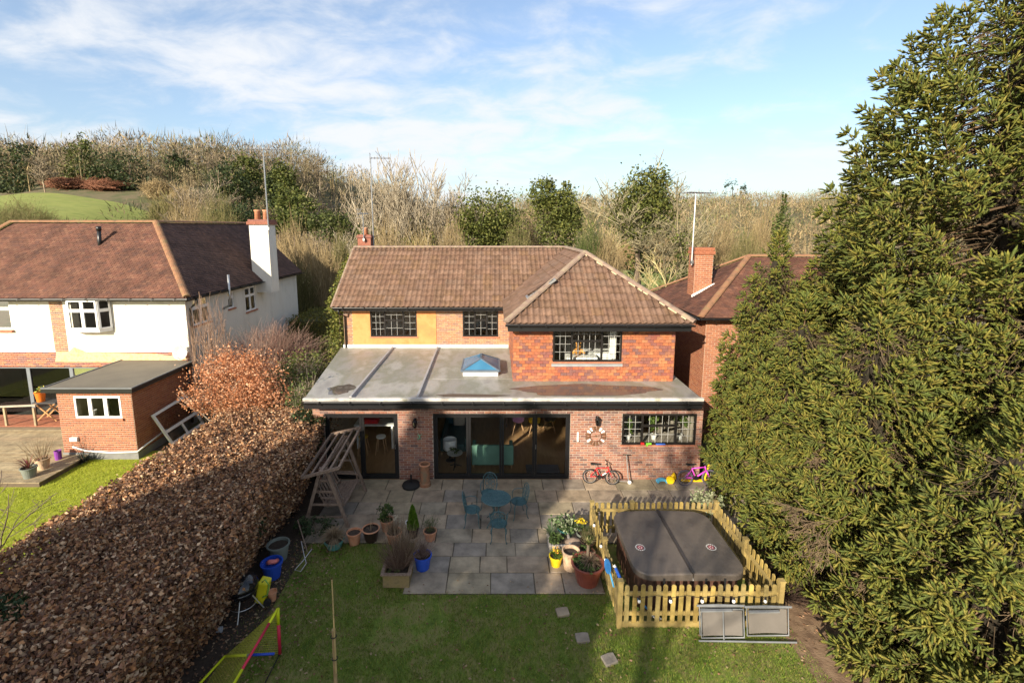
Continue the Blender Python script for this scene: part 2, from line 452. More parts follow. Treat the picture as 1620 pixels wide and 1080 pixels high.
M['leaf_gloss'] = mat('glossy leaf', [(.95, .95, .95), (1, 1, 1)], .4, 3, rnd='tint', transl=.15, spec=.5)
M['twig'] = mat('twig', [(.9, .9, .9), (1, 1, 1)], .9, 3, rnd='tint', spec=.2)
M['needle'] = mat('needle', [(.42, .45, .45), (1.0, 1.0, 1.0), (1.35, 1.3, 1.1)], .65, 75, rnd='tint', transl=.12, spec=.25, detail=3)

def grass(name, n, fx, cols, hmin, hmax, label):
    Pt = fx(n); n = len(Pt)
    ang = RNG.uniform(0, 2 * pi, n); h = RNG.uniform(hmin, hmax, n)
    lean = RNG.normal(0, .55, (n, 2)) * h[:, None]
    D = np.stack([lean[:, 0], lean[:, 1], h], -1)
    Wd = np.stack([np.cos(ang), np.sin(ang), 0 * ang], -1) * RNG.uniform(.004, .008, (n, 1))
    V, F_, T = tri_blades(Pt, D, Wd, tintmix(n, cols, .25))
    o = np_obj(name, V, F_, M['leaf'], tint=T, org=(Pt[0, 0], Pt[0, 1], 0), kind='stuff')
    tag(o, label, 'grass')
def near_lawn(n):
    x = RNG.uniform(-5.0, 5.7, n); y = RNG.uniform(5.6, 10.95, n)
    k = ~(((x > -1.99) & (x < 2.32) & (y > 9.2)) | ((x > 2.35) & (x < 5.5) & (y > 8.35)))
    # trodden, thin patches
    q = np.sin(x * 1.7 + 1) * np.cos(y * 1.9) + np.sin(x * .8 - y * 1.1)
    k &= (RNG.uniform(0, 1, n) < np.where(q > 1.1, .45, 1))
    k &= (RNG.uniform(0, 1, n) < np.clip((x + 5.05) / 1.3, .02, 1))
    return np.stack([x[k], y[k], 0 * x[k] - .032], -1)
def left_lawn(n):
    x = RNG.uniform(-17.5, -8.2, n); y = RNG.uniform(5.5, 15.2, n)
    k = ~((x < -13.55) & (y > 13.4)) & ~((x > -14.4) & (x < -11.9) & (y > 15.25))
    return np.stack([x[k], y[k], 0 * x[k] - .032], -1)
grass('grass', 150000, near_lawn, [(.15, .225, .026), (.20, .275, .034), (.105, .165, .022), (.27, .26, .06), (.13, .19, .025)], .025, .065, 'mown grass of the back lawn below the patio')
grass('grass', 70000, left_lawn, [(.32, .38, .02), (.39, .43, .03), (.25, .31, .018)], .03, .08, 'bright mown grass beyond the beech hedge')
n = 2600
x = np.concatenate([RNG.normal(-4.6, .6, 1500), RNG.uniform(-4.5, 5.5, 700), RNG.uniform(5.4, 7.0, 400)])
y = np.concatenate([RNG.uniform(6, 11, 1500), RNG.uniform(6, 9.6, 700), RNG.uniform(7.5, 12, 400)])
Pt = np.stack([x, y, RNG.uniform(-.01, .012, n)], -1)
V, F_, T = leaf_arrays(Pt, .055, tintmix(n, [(.26, .14, .08), (.34, .21, .13), (.17, .09, .055), (.40, .29, .18)], .2), flat=.92)
o = np_obj('fallen_leaves', V, F_, M['leaf'], tint=T, org=(-4.5, 9, 0), kind='stuff'); tag(o, 'dead brown leaves scattered over the lawn edge', 'fallen leaves')
# ------------------------------------------------------------------ brick walls and tiled roofs, piece by piece
def cells(w, h, holes):
    us = sorted({0, w} | {q for o_ in holes for q in o_[:2]}); vs = sorted({0, h} | {q for o_ in holes for q in o_[2:]})
    for i in range(len(us) - 1):
        for j in range(len(vs) - 1):
            uc, vc = (us[i] + us[i + 1]) / 2, (vs[j] + vs[j + 1]) / 2
            if any(a < uc < b and c < vc < d for a, b, c, d in holes): continue
            yield us[i], us[i + 1], vs[j], vs[j + 1]
class Wall:
    """vertical wall: corner o, direction u (unit, horizontal), outward normal n"""
    def __init__(s, o, u, w, h, th, holes=()):
        s.o, s.u = Vector(o), Vector(u).normalized(); s.n = s.u.cross(Vector((0, 0, 1)))
        s.w, s.h, s.th, s.holes = w, h, th, list(holes)
    def pt(s, a, b, d=0): return s.o + s.u * a + Vector((0, 0, b)) + s.n * d
    def core(s, mb, inset=0.0):
        for a, b, c, d in cells(s.w, s.h, s.holes):
            P = [s.pt(a, c, -inset), s.pt(b, c, -inset), s.pt(b, d, -inset), s.pt(a, d, -inset)]
            mb.extr(P, -s.n * s.th)
    def bricks(s, cl=.2235, ch=.0755, joint=.014, ranges=None):
        out = []; k = 0; v = 0.0
        while v + ch <= s.h + .02:
            u = -(cl / 2) * (k % 2)
            while u < s.w - .01:
                a, b = max(u, 0), min(u + cl, s.w)
                segs = [(a, b)]
                vc = v + ch / 2
                for h0, h1, w0, w1 in s.holes:
                    if w0 - .02 < vc < w1 + .02:
                        ns = []
                        for p, q in segs:
                            if q <= h0 or p >= h1: ns.append((p, q)); continue
                            if p < h0: ns.append((p, h0))
                            if q > h1: ns.append((h1, q))
                        segs = ns
                for p, q in segs:
                    if q - p > .03: out.append((p + joint / 2, q - joint / 2, v + joint / 2, v + ch - joint / 2))
                u += cl
            v += ch; k += 1
        if ranges: out = [b for b in out if ranges((b[0] + b[1]) / 2, (b[2] + b[3]) / 2)]
        return out
BR_ME = {}
def brick_mesh(L, Hh, D, m):
    key = (round(L, 2), m.name)
    if key not in BR_ME:
        mb = MB(); q = .006; l, h = key[0] / 2, Hh / 2
        mb.add([(-l, 0, -h), (l, 0, -h), (l, 0, h), (-l, 0, h), (-l, -D + q, -h), (l, -D + q, -h), (l, -D + q, h), (-l, -D + q, h), (-l + q, -D, -h + q), (l - q, -D, -h + q), (l - q, -D, h - q), (-l + q, -D, h - q)],
               [(0, 1, 5, 4), (1, 2, 6, 5), (2, 3, 7, 6), (3, 0, 4, 7), (4, 5, 9, 8), (5, 6, 10, 9), (6, 7, 11, 10), (7, 4, 8, 11), (8, 9, 10, 11)])
        me = bpy.data.meshes.new('brick'); me.from_pydata(mb.v, [], mb.f); me.materials.append(m); BR_ME[key] = me
    return BR_ME[key]
def lay(wall, brs, parent, key, limit, proud=.011):
    """the first `limit` bricks as pieces of their own, the rest joined"""
    rz = math.atan2(wall.u.y, wall.u.x)
    for a, b, c, d in brs[:limit]:
        p = wall.pt((a + b) / 2, (c + d) / 2, random.uniform(-.0025, .0025))
        inst(brick_mesh(b - a, d - c, proud, M[key + '_obj']), 'brick', parent, p, (0, 0, rz))
    rest = brs[limit:]
    if rest:
        mb = MB()
        for a, b, c, d in rest:
            e = proud + random.uniform(-.003, .003)
            v = [wall.pt(a, c, 0), wall.pt(b, c, 0), wall.pt(b, d, 0), wall.pt(a, d, 0), wall.pt(a, c, e), wall.pt(b, c, e), wall.pt(b, d, e), wall.pt(a, d, e)]
            mb.add(v, [(0, 1, 5, 4), (1, 2, 6, 5), (2, 3, 7, 6), (3, 0, 4, 7), (4, 5, 6, 7)])
        o = mb.build('brickwork', M[key + '_island'], parent, fix=False); o['kind'] = 'stuff'
def tile_local(tw, tl, amp=.042, rolls=2, seg=6):
    """one interlocking roof tile: u across, v up the slope, w out of the slope"""
    n = seg * rolls; prof = []
    for i in range(n + 1):
        t = (i / seg) % 1.0
        prof.append((tw * i / n, amp * max(0, math.sin(pi * min(1, t / .62))) if t < .62 else 0.0))
    vs = [(u, 0, w + .040) for u, w in prof] + [(u, tl * 1.06, w + .004) for u, w in prof] + [(u, 0, w + .012) for u, w in prof]
    k = n + 1; fs = []
    for i in range(n):
        fs.append((i, i + 1, k + i + 1, k + i)); fs.append((2 * k + i, 2 * k + i + 1, i + 1, i))
    fs.append((0, k, 2 * k)); fs.append((n, 2 * k + n, k + n))
    return vs, fs
TILE_COUNT = {}
def tiles(org, u, v, poly, parent, tw, tl, key, budget, thing, amp=.042):
    """tile a convex polygon (list of (a,b) in the slope's plane)"""
    u, v = Vector(u).normalized(), Vector(v).normalized(); w = u.cross(v); org = Vector(org)
    Mx = Matrix((u, v, w)).transposed()
    vs, fs = tile_local(tw, tl, amp)
    shared = None
    umin, umax = min(p[0] for p in poly), max(p[0] for p in poly); vmax = max(p[1] for p in poly)
    k = len(poly); joined = MB()
    def inside(a, b, m):
        return all(((poly[(i + 1) % k][0] - poly[i][0]) * (b - poly[i][1]) - (poly[(i + 1) % k][1] - poly[i][1]) * (a - poly[i][0])) / math.hypot(poly[(i + 1) % k][0] - poly[i][0], poly[(i + 1) % k][1] - poly[i][1]) > m for i in range(k))
    def side(a, b):
        return min(((poly[(i + 1) % k][0] - poly[i][0]) * (b - poly[i][1]) - (poly[(i + 1) % k][1] - poly[i][1]) * (a - poly[i][0])) / math.hypot(poly[(i + 1) % k][0] - poly[i][0], poly[(i + 1) % k][1] - poly[i][1]) for i in range(k))
    r = 0; b = 0.0
    while b < vmax - .03:
        a = umin
        while a < umax - .02:
            cs = [(a, b), (a + tw, b), (a + tw, b + tl), (a, b + tl)]
            if max(side(*c) for c in cs) > .01 or inside(a + tw / 2, b + tl / 2, 0):
                whole = all(side(*c) > -.03 for c in cs)
                dz = random.uniform(-.003, .003)
                if whole and TILE_COUNT.get(thing, 0) < budget:
                    TILE_COUNT[thing] = TILE_COUNT.get(thing, 0) + 1
                    if shared is None:
                        shared = bpy.data.meshes.new('tile'); shared.from_pydata([tuple(Mx @ Vector(q)) for q in vs], [], fs); shared.materials.append(M[key + '_obj'])
                        shared.polygons.foreach_set('use_smooth', [True] * len(shared.polygons))
                    inst(shared, 'tile', parent, org + u * a + v * b + w * dz)
                elif whole:
                    joined.add([org + Mx @ (Vector(q) + Vector((a, b, dz))) for q in vs], fs)
                else:
                    bm = bmesh.new(); bv = [bm.verts.new((q[0] + a, q[1] + b, q[2] + dz)) for q in vs]
                    for f in fs: bm.faces.new([bv[i] for i in f])
                    for i in range(k):
                        p, q = poly[i], poly[(i + 1) % k]
                        if q[1] == p[1] and p[1] == 0: continue
                        nrm = Vector((q[1] - p[1], -(q[0] - p[0]), 0))
                        bmesh.ops.bisect_plane(bm, geom=bm.verts[:] + bm.edges[:] + bm.faces[:], plane_co=(p[0], p[1], 0), plane_no=nrm, clear_outer=True)
                    bm.verts.index_update()
                    if bm.faces:
                        joined.add([org + Mx @ q.co for q in bm.verts], [[q.index for q in f.verts] for f in bm.faces])
                    bm.free()
            a += tw
        b += tl; r += 1
    if joined.f:
        o = joined.build('tile_courses', M[key + '_island'], parent, fix=False); o['kind'] = 'stuff'
def ridge_run(a, b, parent, m=None, r=.11, L=.45, name='ridge_tile', mortar=None):
    """half-round ridge or hip tiles laid end to end"""
    a, b = Vector(a), Vector(b); d = b - a; n = max(1, int(round(d.length / L))); st = d / n; dn = d.normalized()
    side = dn.cross(Vector((0, 0, 1))).normalized(); up = side.cross(dn)
    for i in range(n):
        p, q = a + st * i - st * .02, a + st * (i + 1) + st * .03
        mb = MB(); vs = []; k = 7
        for pp, rr in ((p, r * 1.06), (q, r)):
            for j in range(k):
                t = pi * (.04 + .92 * j / (k - 1)); vs.append(pp + side * math.cos(t) * rr + up * math.sin(t) * rr * .8)
        fs = [(j, j + 1, k + j + 1, k + j) for j in range(k - 1)] + [tuple(range(k)), tuple(range(2 * k - 1, k - 1, -1))]
        mb.add(vs, fs); mb.build(name, m or M['ridge'], parent, fix=False, smooth=False)
    if mortar:
        mb = MB()
        for i in range(n):
            p = a + st * (i + random.uniform(.1, .9))
            for sgn in (-1, 1):
                if random.random() < .75: mb.obox(p + side * sgn * r * .95 - up * .01, (.06, .16 + random.random() * .16, .035), Matrix((side, dn, up)).transposed())
        if mb.v:
            o = mb.build('ridge_mortar', M['lichen'], parent, fix=False); o['kind'] = 'stuff'
def grid_lead(mb, x0, x1, z0, z1, pt, nx_, nz_, r=.007, d=.0):
    for i in range(1, nx_):
        a = x0 + (x1 - x0) * i / nx_; mb.beam(pt(a, z0, d), pt(a, z1, d), r * 2, r * 2, up=tuple(pt(0, 0, 1) - pt(0, 0, 0)))
    for j in range(1, nz_):
        b = z0 + (z1 - z0) * j / nz_; mb.beam(pt(x0, b, d), pt(x1, b, d), r * 2, r * 2, up=tuple(pt(0, 0, 1) - pt(0, 0, 0)))
def leaded_window(w, u0, u1, v0, v1, parent, lights=(.28, .44, .28), fan=.32, fm=None, lead=True, nz_=5, sill=True):
    """three-light casement in a wall hole: frame, mullions, panes, lead lattice"""
    fm = fm or M['frame_dark']; t = .055; D = -.06
    win = MB()
    def bar(mb, a, b, c, d, dep=.07, off=D): mb.extr([w.pt(a, c, off), w.pt(b, c, off), w.pt(b, d, off), w.pt(a, d, off)], w.n * dep)
    bar(win, u0, u1, v0, v0 + t); bar(win, u0, u1, v1 - t, v1); bar(win, u0, u0 + t, v0 + t, v1 - t); bar(win, u1 - t, u1, v0 + t, v1 - t)
    wo = win.build('window', fm, parent)
    tot = sum(lights); x = u0 + t; W_ = (u1 - u0 - 2 * t)
    for i, q in enumerate(lights):
        a = x; b = x + W_ * q / tot; x = b
        if i > 0:
            mb = MB(); bar(mb, a - t * .55, a + t * .55, v0 + t, v1 - t, .075); mb.build('mullion', fm, wo)
        a2, b2 = a + (t * .55 if i else 0), b - (t * .55 if i < len(lights) - 1 else 0)
        parts = [(v0 + t, v1 - t)]
        if fan and i == len(lights) // 2:
            zf = v1 - t - (v1 - v0) * fan
            mb = MB(); bar(mb, a2, b2, zf - .03, zf + .03, .075); mb.build('transom', fm, wo)
            parts = [(v0 + t, zf - .03), (zf + .03, v1 - t)]
        for c, d in parts:
            mb = MB(); mb.quad(w.pt(a2, c, -.03), w.pt(b2, c, -.03), w.pt(b2, d, -.03), w.pt(a2, d, -.03)); mb.build('pane', M['glass'], wo)
            if lead:
                mb = MB(); grid_lead(mb, a2, b2, c, d, w.pt, max(2, int(round((b2 - a2) / .2))), max(1, int(round((d - c) / .24))), .0042, -.022)
                mb.build('lead_lattice', M['lead'], wo)
    if sill:
        mb = MB(); mb.extr([w.pt(u0 - .04, v0 - .05, .05), w.pt(u1 + .04, v0 - .05, .05), w.pt(u1 + .04, v0 - .003, .05), w.pt(u0 - .04, v0 - .003, .05)], -w.n * .1)
        mb.build('sill', M['brick_sill'] if sill is True else sill, wo)
    return wo
M['brick_sill'] = mat('brick sill', [(.36, .13, .08), (.44, .19, .11)], .8, 8, .3, 60)
M['felt'] = mat('wet mineral felt', [(.16, .155, .135), (.27, .255, .235), (.21, .205, .16), (.33, .315, .29), (.24, .225, .21)], .45, .9, .25, 25, detail=15, stretch=(1, .55, 1))
M['puddle'] = mat('standing water', [(.085, .07, .06), (.12, .10, .085)], .05, 1.2, spec=.55)
M['flash'] = mat('white flashing', [(.62, .62, .60), (.74, .74, .73)], .5, 3)

M['blue_pane'] = mat('blue tint and sky pane', [(.05, .20, .36), (.08, .27, .45)], .12, 2, spec=.9, transl=.3)  # glass tint and reflected sky both put into this blue
house = root('brick_house', 'brick house with brown tiled roof, hipped bay and flat roofed extension', 'house', (0, 16.5, 0))
EX0, EX1, FY = -5.5, 6.2, 13.92
# ground floor: doors and window openings (u from EX0)
def ux(x): return x - EX0
ground_w = Wall((EX0, FY, -.02), (1, 0, 0), EX1 - EX0, 2.44, .25, [(ux(-5.16), ux(-2.96), 0, 2.114), (ux(-1.9), ux(2.23), 0, 2.114), (ux(3.79), ux(6.02), 1.132, 2.114)])
mb = MB(); ground_w.core(mb)
mb.extr([(EX0, FY + .251, -.02), (EX0 + .25, FY + .251, -.02), (EX0 + .25, 19.6, -.02), (-6.3, 19.6, -.02)], (0, 0, 2.44)); mb.box(EX1 - .25, EX1, FY + .25, 19.6, -.02, 2.42)
wall_g = mb.build('wall', M['mortar_dark'], house)
brs = ground_w.bricks()
brs.sort(key=lambda b: abs((b[0] + b[1]) / 2 - ux(1.2)) * .9 + abs((b[2] + b[3]) / 2 - 1.2) * .25)
lay(ground_w, brs, wall_g, 'brick', 300)
sidew = Wall((EX1, FY, -.02), (0, 1, 0), 5.6, 2.42, .2)
lay(sidew, sidew.bricks(), wall_g, 'brick', 0)
# inside of the ground floor
mb = MB(); mb.box(EX0 + .25, EX1 - .25, FY + .02, 21.5, -.06, .012); mb.build('floor', M['wood_floor'], house)
mb = MB()
LX0, LX1, LY0, LY1 = -1.05, .0, 15.75, 17.0
for a, b, c, d in cells(EX1 - EX0 - .5, 21.5 - FY - .25, [(LX0 - EX0 - .25, LX1 - EX0 - .25, LY0 - FY - .25, LY1 - FY - .25)]):
    mb.box(EX0 + .25 + a, EX0 + .25 + b, FY + .25 + c, FY + .25 + d, 2.39, 2.42)
mb.build('ceiling', M['ceil'], house)
mb = MB(); mb.box(EX0 + .02, EX1 - .02, 21.5, 21.6, -.02, 2.4); mb.box(-2.5, -2.38, FY + .26, 21.5, .012, 2.39); mb.box(3.2, 3.3, FY + .26, 21.5, .012, 2.39)
mb.build('inner_wall', M['wall_in'], house)

# sliding doors and bifold doors
def door_unit(u0, u1, v1, n, parent, name, handles=()):
    t = .07; w = ground_w
    def bar(mb, a, b, c, d, dep=.09, off=-.1): mb.extr([w.pt(a, c, off), w.pt(b, c, off), w.pt(b, d, off), w.pt(a, d, off)], w.n * dep)
    mb = MB(); bar(mb, u0, u1, .02, .09); bar(mb, u0, u1, v1 - .06, v1); bar(mb, u0, u0 + .06, .09, v1 - .06); bar(mb, u1 - .06, u1, .09, v1 - .06)
    d = mb.build(name, M['black'], parent)
    pw = (u1 - u0 - .12) / n
    for i in range(n):
        a, b = u0 + .06 + pw * i, u0 + .06 + pw * (i + 1)
        mb = MB(); c0, c1 = .095, v1 - .065
        bar(mb, a + .003, b - .003, c0, c0 + t, .06, -.09); bar(mb, a + .003, b - .003, c1 - t, c1, .06, -.09)
        bar(mb, a + .003, a + t, c0 + t, c1 - t, .06, -.09); bar(mb, b - t, b - .003, c0 + t, c1 - t, .06, -.09)
        mb.build('door_leaf', M['black'], d)
        mb = MB(); mb.quad(w.pt(a + t, c0 + t, -.06), w.pt(b - t, c0 + t, -.06), w.pt(b - t, c1 - t, -.06), w.pt(a + t, c1 - t, -.06)); mb.build('pane', M['glass'], d)
    for hx in handles:
        mb = MB(); mb.tube([w.pt(hx, 1.0, -.028), w.pt(hx, 1.0, .015), w.pt(hx, 1.12, .015), w.pt(hx, 1.12, -.028)], .009, 6); mb.build('door_handle', M['steel'], d)
    return d
door_unit(ux(-5.16), ux(-2.96), 2.114, 2, house, 'patio_door', (ux(-3.06),))
door_unit(ux(-1.9), ux(2.23), 2.114, 4, house, 'bifold_door', (ux(1.2),))
leaded_window(ground_w, ux(3.79), ux(6.02), 1.135, 2.11, house, (.26, .48, .26), .33)

# flat roof of the extension, with the opening under the roof lantern
RX0, RX1, RY0, RY1 = EX0 - .05, EX1 - .25, FY - .47, 19.58
mb = MB()
for a, b, c, d in cells(RX1 - RX0, RY1 - RY0, [(LX0 - RX0, LX1 - RX0, LY0 - RY0, LY1 - RY0)]):
    mb.box(RX0 + a, RX0 + b, RY0 + c, RY0 + d, 2.5, 2.715)
mb.extr([(RX0, RY0 + .01, 2.5), (RX0, RY1, 2.5), (-6.4, RY1, 2.5)], (0, 0, .215)); flat = mb.build('flat_roof', M['felt'], house)
mb = MB(); mb.box(RX0 - .02, RX1 + .03, RY0 - .05, RY0 + .075, 2.66, 2.755); mb.build('edge_trim', mat('weathered roof edge', [(.24, .225, .20), (.40, .385, .36), (.50, .48, .45), (.30, .29, .22)], .6, 2.2, .3, 30), flat, bevel=.015)
mb = MB(); mb.box(RX0, RX1, RY0 - .03, RY0 - .002, 2.43, 2.655); mb.build('fascia', M['black'], flat)
mb = MB(); mb.box(RX0, RX1, RY0, FY + .02, 2.425, 2.498); mb.build('soffit', M['black'], flat)
def gutter(a, b, parent, r=.06, m=None):
    a, b = Vector(a), Vector(b); d = (b - a).normalized(); sd = d.cross(Vector((0, 0, 1))).normalized()
    mb = MB(); k = 7; vs = []
    for p in (a, b):
        for j in range(k):
            t = pi + pi * j / (k - 1); vs.append(p + sd * math.cos(t) * r + Vector((0, 0, math.sin(t) * r)))
        for j in range(k):
            t = 2 * pi - pi * j / (k - 1); vs.append(p + sd * math.cos(t) * (r - .008) + Vector((0, 0, math.sin(t) * (r - .008))))
    n2 = 2 * k
    mb.add(vs, [(j, (j + 1) % n2, n2 + (j + 1) % n2, n2 + j) for j in range(n2)])
    g = mb.build('gutter', m or M['black'], parent, fix=False)
    n = int((b - a).length / .9)
    for i in range(n + 1):
        p = a + (b - a) * ((i + .5) / (n + 1)); mb = MB(); mb.obox(p + Vector((0, 0, -r * .5)), (.03, r * 2.15, r * 1.15) if abs(d.x) > .5 else (r * 2.15, .03, r * 1.15)); mb.build('gutter_bracket', m or M['black'], g)
    return g
gutter((RX0 + .02, RY0 - .095, 2.655), (RX1, RY0 - .095, 2.64), flat)
for x0b, x1b in ((-4.28, -5.05), (-2.05, -2.35)):                    # raised roll joints
    pass
for (xa, ya, xb, yb) in ((-4.22, 13.5, -4.25, 19.45), (-2.28, 13.5, -2.4, 19.45)):
    mb = MB(); mb.extr([(xa - .055, ya, 2.717), (xa + .055, ya, 2.717), (xa + .03, ya, 2.79), (xa - .03, ya, 2.79)], (xb - xa, yb - ya, 0))
    mb.build('roof_roll', mat('grey roll', [(.28, .28, .29), (.36, .36, .36)], .45, 3, .2, 20), flat)
for yb in (15.35,):
    mb = MB(); mb.box(-2.2, 5.9, yb, yb + .05, 2.7145, 2.721); mb.build('felt_seam', M['felt'], flat)
# shallow pools of rain water lying on the felt
def blob(cx, cy, rx, ry, seed, z):
    rr = random.Random(seed); ph = [rr.uniform(0, 6.28) for _ in range(5)]
    return [(cx + rx * math.cos(a) * (1 + .12 * math.sin(3 * a + ph[0]) + .08 * math.sin(5 * a + ph[1]) + .05 * math.sin(9 * a + ph[3])), cy + ry * math.sin(a) * (1 + .15 * math.sin(2 * a + ph[2]) + .07 * math.sin(7 * a + ph[4])), z) for a in [2 * pi * i / 48 for i in range(48)]]
for args in ((2.7, 14.25, 2.2, .5, 1), (-4.75, 14.3, .38, .5, 2), (-.8, 13.75, 1.0, .16, 4)):
    mb = MB(); mb.quad(*blob(*args, 2.7185)); o = mb.build('rain_pool', M['puddle'], flat)
# roof lantern: kerb, frame bars, glass slopes
mb = MB()
for a, b, c, d in ((LX0 - .06, LX0, LY0 - .06, LY1 + .06), (LX1, LX1 + .06, LY0 - .06, LY1 + .06), (LX0, LX1, LY0 - .06, LY0), (LX0, LX1, LY1, LY1 + .06)): mb.box(a, b, c, d, 2.40, 2.87)
lan = mb.build('roof_lantern', M['flash'], house)
xa, xb, ya, yb = LX0 - .1, LX1 + .1, LY0 - .1, LY1 + .1; zt = 3.2; z0 = 2.9; xm = (xa + xb) / 2; r0, r1 = (xm, ya + .42, zt), (xm, yb - .42, zt)
mgrey = mat('slate grey bar', [(.10, .13, .17)], .35, 4)
mb = MB()
for p, q in (((xa, ya, z0), (xb, ya, z0)), ((xb, ya, z0), (xb, yb, z0)), ((xb, yb, z0), (xa, yb, z0)), ((xa, yb, z0), (xa, ya, z0)), ((xa, ya, z0), r0), ((xb, ya, z0), r0), ((xa, yb, z0), r1), ((xb, yb, z0), r1), (r0, r1)): mb.beam(p, q, .07, .06)
mb.build('lantern_frame', mgrey, lan)
for P in (((xa, ya, z0), (xb, ya, z0), r0), ((xb, yb, z0), (xa, yb, z0), r1), ((xb, ya, z0), (xb, yb, z0), r1, r0), ((xa, yb, z0), (xa, ya, z0), r0, r1)):
    mb = MB(); mb.quad(*[(p[0], p[1], p[2] + .02) for p in P]); mb.build('pane', M['blue_pane'], lan)

# upper main block
UY = 19.6; UX0 = -6.25
up_w = Wall((UX0, UY, 2.6), (1, 0, 0), 6.95, 1.86, .25, [(-5.16 - UX0, -3.25 - UX0, .57, 1.73), (-1.37 - UX0, .08 - UX0, .57, 1.73)])
mb = MB(); up_w.core(mb)
gp = [(UX0 + .25, 19.85, 2.6), (UX0 + .25, 25.6, 2.6), (UX0 + .25, 25.6, 4.5), (UX0 + .25, 22.6, 6.55), (UX0 + .25, 19.85, 4.46)]
mb.extr(gp, (-.25, 0, 0)); mb.box(UX0, UX0 + .25, 19.85, 25.6, 0, 2.6); mb.box(UX0 + .25, 6.1, 25.35, 25.6, 0, 4.4); mb.box(5.6, 5.85, 20, 25.35, 2.6, 4.4)
wall_u = mb.build('wall', M['mortar'], house)
lay(up_w, up_w.bricks(ranges=lambda a, b: a < .36 or a > 3.78), wall_u, 'ybrick', 0)
mb = MB(); rw = Wall((UX0 + .36, UY - .004, 2.85), (1, 0, 0), 3.43, 1.5, .02, [(-5.16 - UX0 - .36, -3.25 - UX0 - .36, .32, 1.48)])
rw.core(mb, -.022); mb.build('render_panel', M['orange'], wall_u)
mb = MB(); mb.box(UX0 - .05, .5, UY - .045, UY - .001, 2.70, 2.845); mb.build('flashing', M['flash'], wall_u)
leaded_window(up_w, -5.16 - UX0, -3.25 - UX0, .575, 1.725, house, (.3, .42, .28), .36, sill=M['brick_sill'])
leaded_window(up_w, -1.37 - UX0, .08 - UX0, .575, 1.725, house, (.33, .36, .31), .36, sill=M['brick_sill'])
# bay block
BX0, BX1, BY = .55, 5.69, 15.14
bay_w = Wall((BX0, BY, 2.70), (1, 0, 0), BX1 - BX0, 1.81, .25, [(1.81 - BX0, 4.01 - BX0, .66, 1.81)])
bl_w = Wall((BX0, 19.7, 2.70), (0, -1, 0), 19.7 - BY, 1.8, .25); br_w = Wall((BX1, BY, 2.70), (0, 1, 0), 5.0, 1.8, .25)
mb = MB(); bay_w.core(mb); mb.box(BX0, BX0 + .25, BY + .25, 19.85, 2.7, 4.5); mb.box(BX1 - .25, BX1, BY + .25, 20.2, 2.7, 4.5)
wall_b = mb.build('wall', mat('hung tile backing', [(.12, .055, .04)], .9), house)
HT = dict(cl=.19, ch=.0985, joint=.006)
lay(bay_w, bay_w.bricks(**HT), wall_b, 'bay', 0, .016); lay(bl_w, bl_w.bricks(**HT), wall_b, 'bay', 0, .016); lay(br_w, br_w.bricks(**HT), wall_b, 'bay', 0, .016)
leaded_window(bay_w, 1.81 - BX0, 4.01 - BX0, .66, 1.80, house, (.26, .46, .28), .36)
mb = MB(); mb.box(1.77, 4.05, BY - .022, BY - .0135, 3.2, 3.29); mb.build('lead_apron', mat('lead sheet', [(.22, .23, .24), (.30, .31, .32)], .5, 6), wall_b)
# upstairs rooms seen through the windows
mb = MB(); mb.box(UX0 + .25, BX0, 22.9, 23.0, 2.72, 4.45); mb.box(-2.6, -2.5, 19.86, 22.9, 2.72, 4.4); mb.box(BX0 + .25, BX1 - .25, 19.2, 19.3, 2.72, 4.5); mb.build('inner_wall', M['wall_in'], house)
mb = MB(); mb.box(UX0 + .25, BX0 + .2, 19.86, 22.9, 4.42, 4.45); mb.box(BX0 + .25, BX1 - .25, BY + .26, 19.2, 4.50, 4.53); mb.build('ceiling', M['ceil'], house)
mb = MB(); mb.box(UX0 + .25, BX0, 19.86, 22.9, 2.72, 2.76); mb.box(BX0 + .25, BX1 - .25, BY + .26, 19.2, 2.72, 2.76); mb.build('floor', M['wood_floor'], house)
mb = MB()
for i in range(6): mb.tube([(3.72 + .035 * i, BY + .34 + .02 * (i % 2), 3.36), (3.72 + .035 * i, BY + .34 + .02 * (i % 2), 4.45)], .024, 6)
mb.build('curtain', mat('white curtain', [(.78, .77, .74)], .9, 4), house)

# pitched roofs
ZE, YE, ZR, YR = 4.46, 19.22, 6.66, 22.6         # main eave and ridge
XA = 3.2; bxe0, bxe1, bye, zbe = .3, 6.08, 14.7, 4.68
ya_apex = bye + (XA - bxe0); zap = ZR
sl = math.hypot(YR - YE, ZR - ZE)
mb = MB()
mb.add([(-6.55, YE, ZE - .02), (bxe0 + .1, YE, ZE - .02), (XA, YR, ZR - .02), (-6.55, YR, ZR - .02), (-6.55, 25.98, ZE - .02), (XA, 25.98, ZE - .02),
        (6.08, 25.98, ZE - .02), (-6.55, YE, ZE - .06), (-6.55, YR, ZR - .1), (-6.55, 25.98, ZE - .06)], [(0, 1, 2, 3), (3, 2, 5, 4), (2, 6, 5), (0, 3, 8, 7), (3, 4, 9, 8)])
mb.add([(bxe0, bye, zbe - .02), (bxe1, bye, zbe - .02), (XA, ya_apex, zap - .02), (XA, YR + .4, zap - .02), (bxe0, YE + .6, zbe - .02), (bxe1, 25.9, zbe - .02)],
       [(0, 1, 2), (0, 2, 3, 4), (1, 5, 3, 2)])
roof = mb.build('roof', mat('roof underlay', [(.10, .07, .06)], .9), house, fix=False)
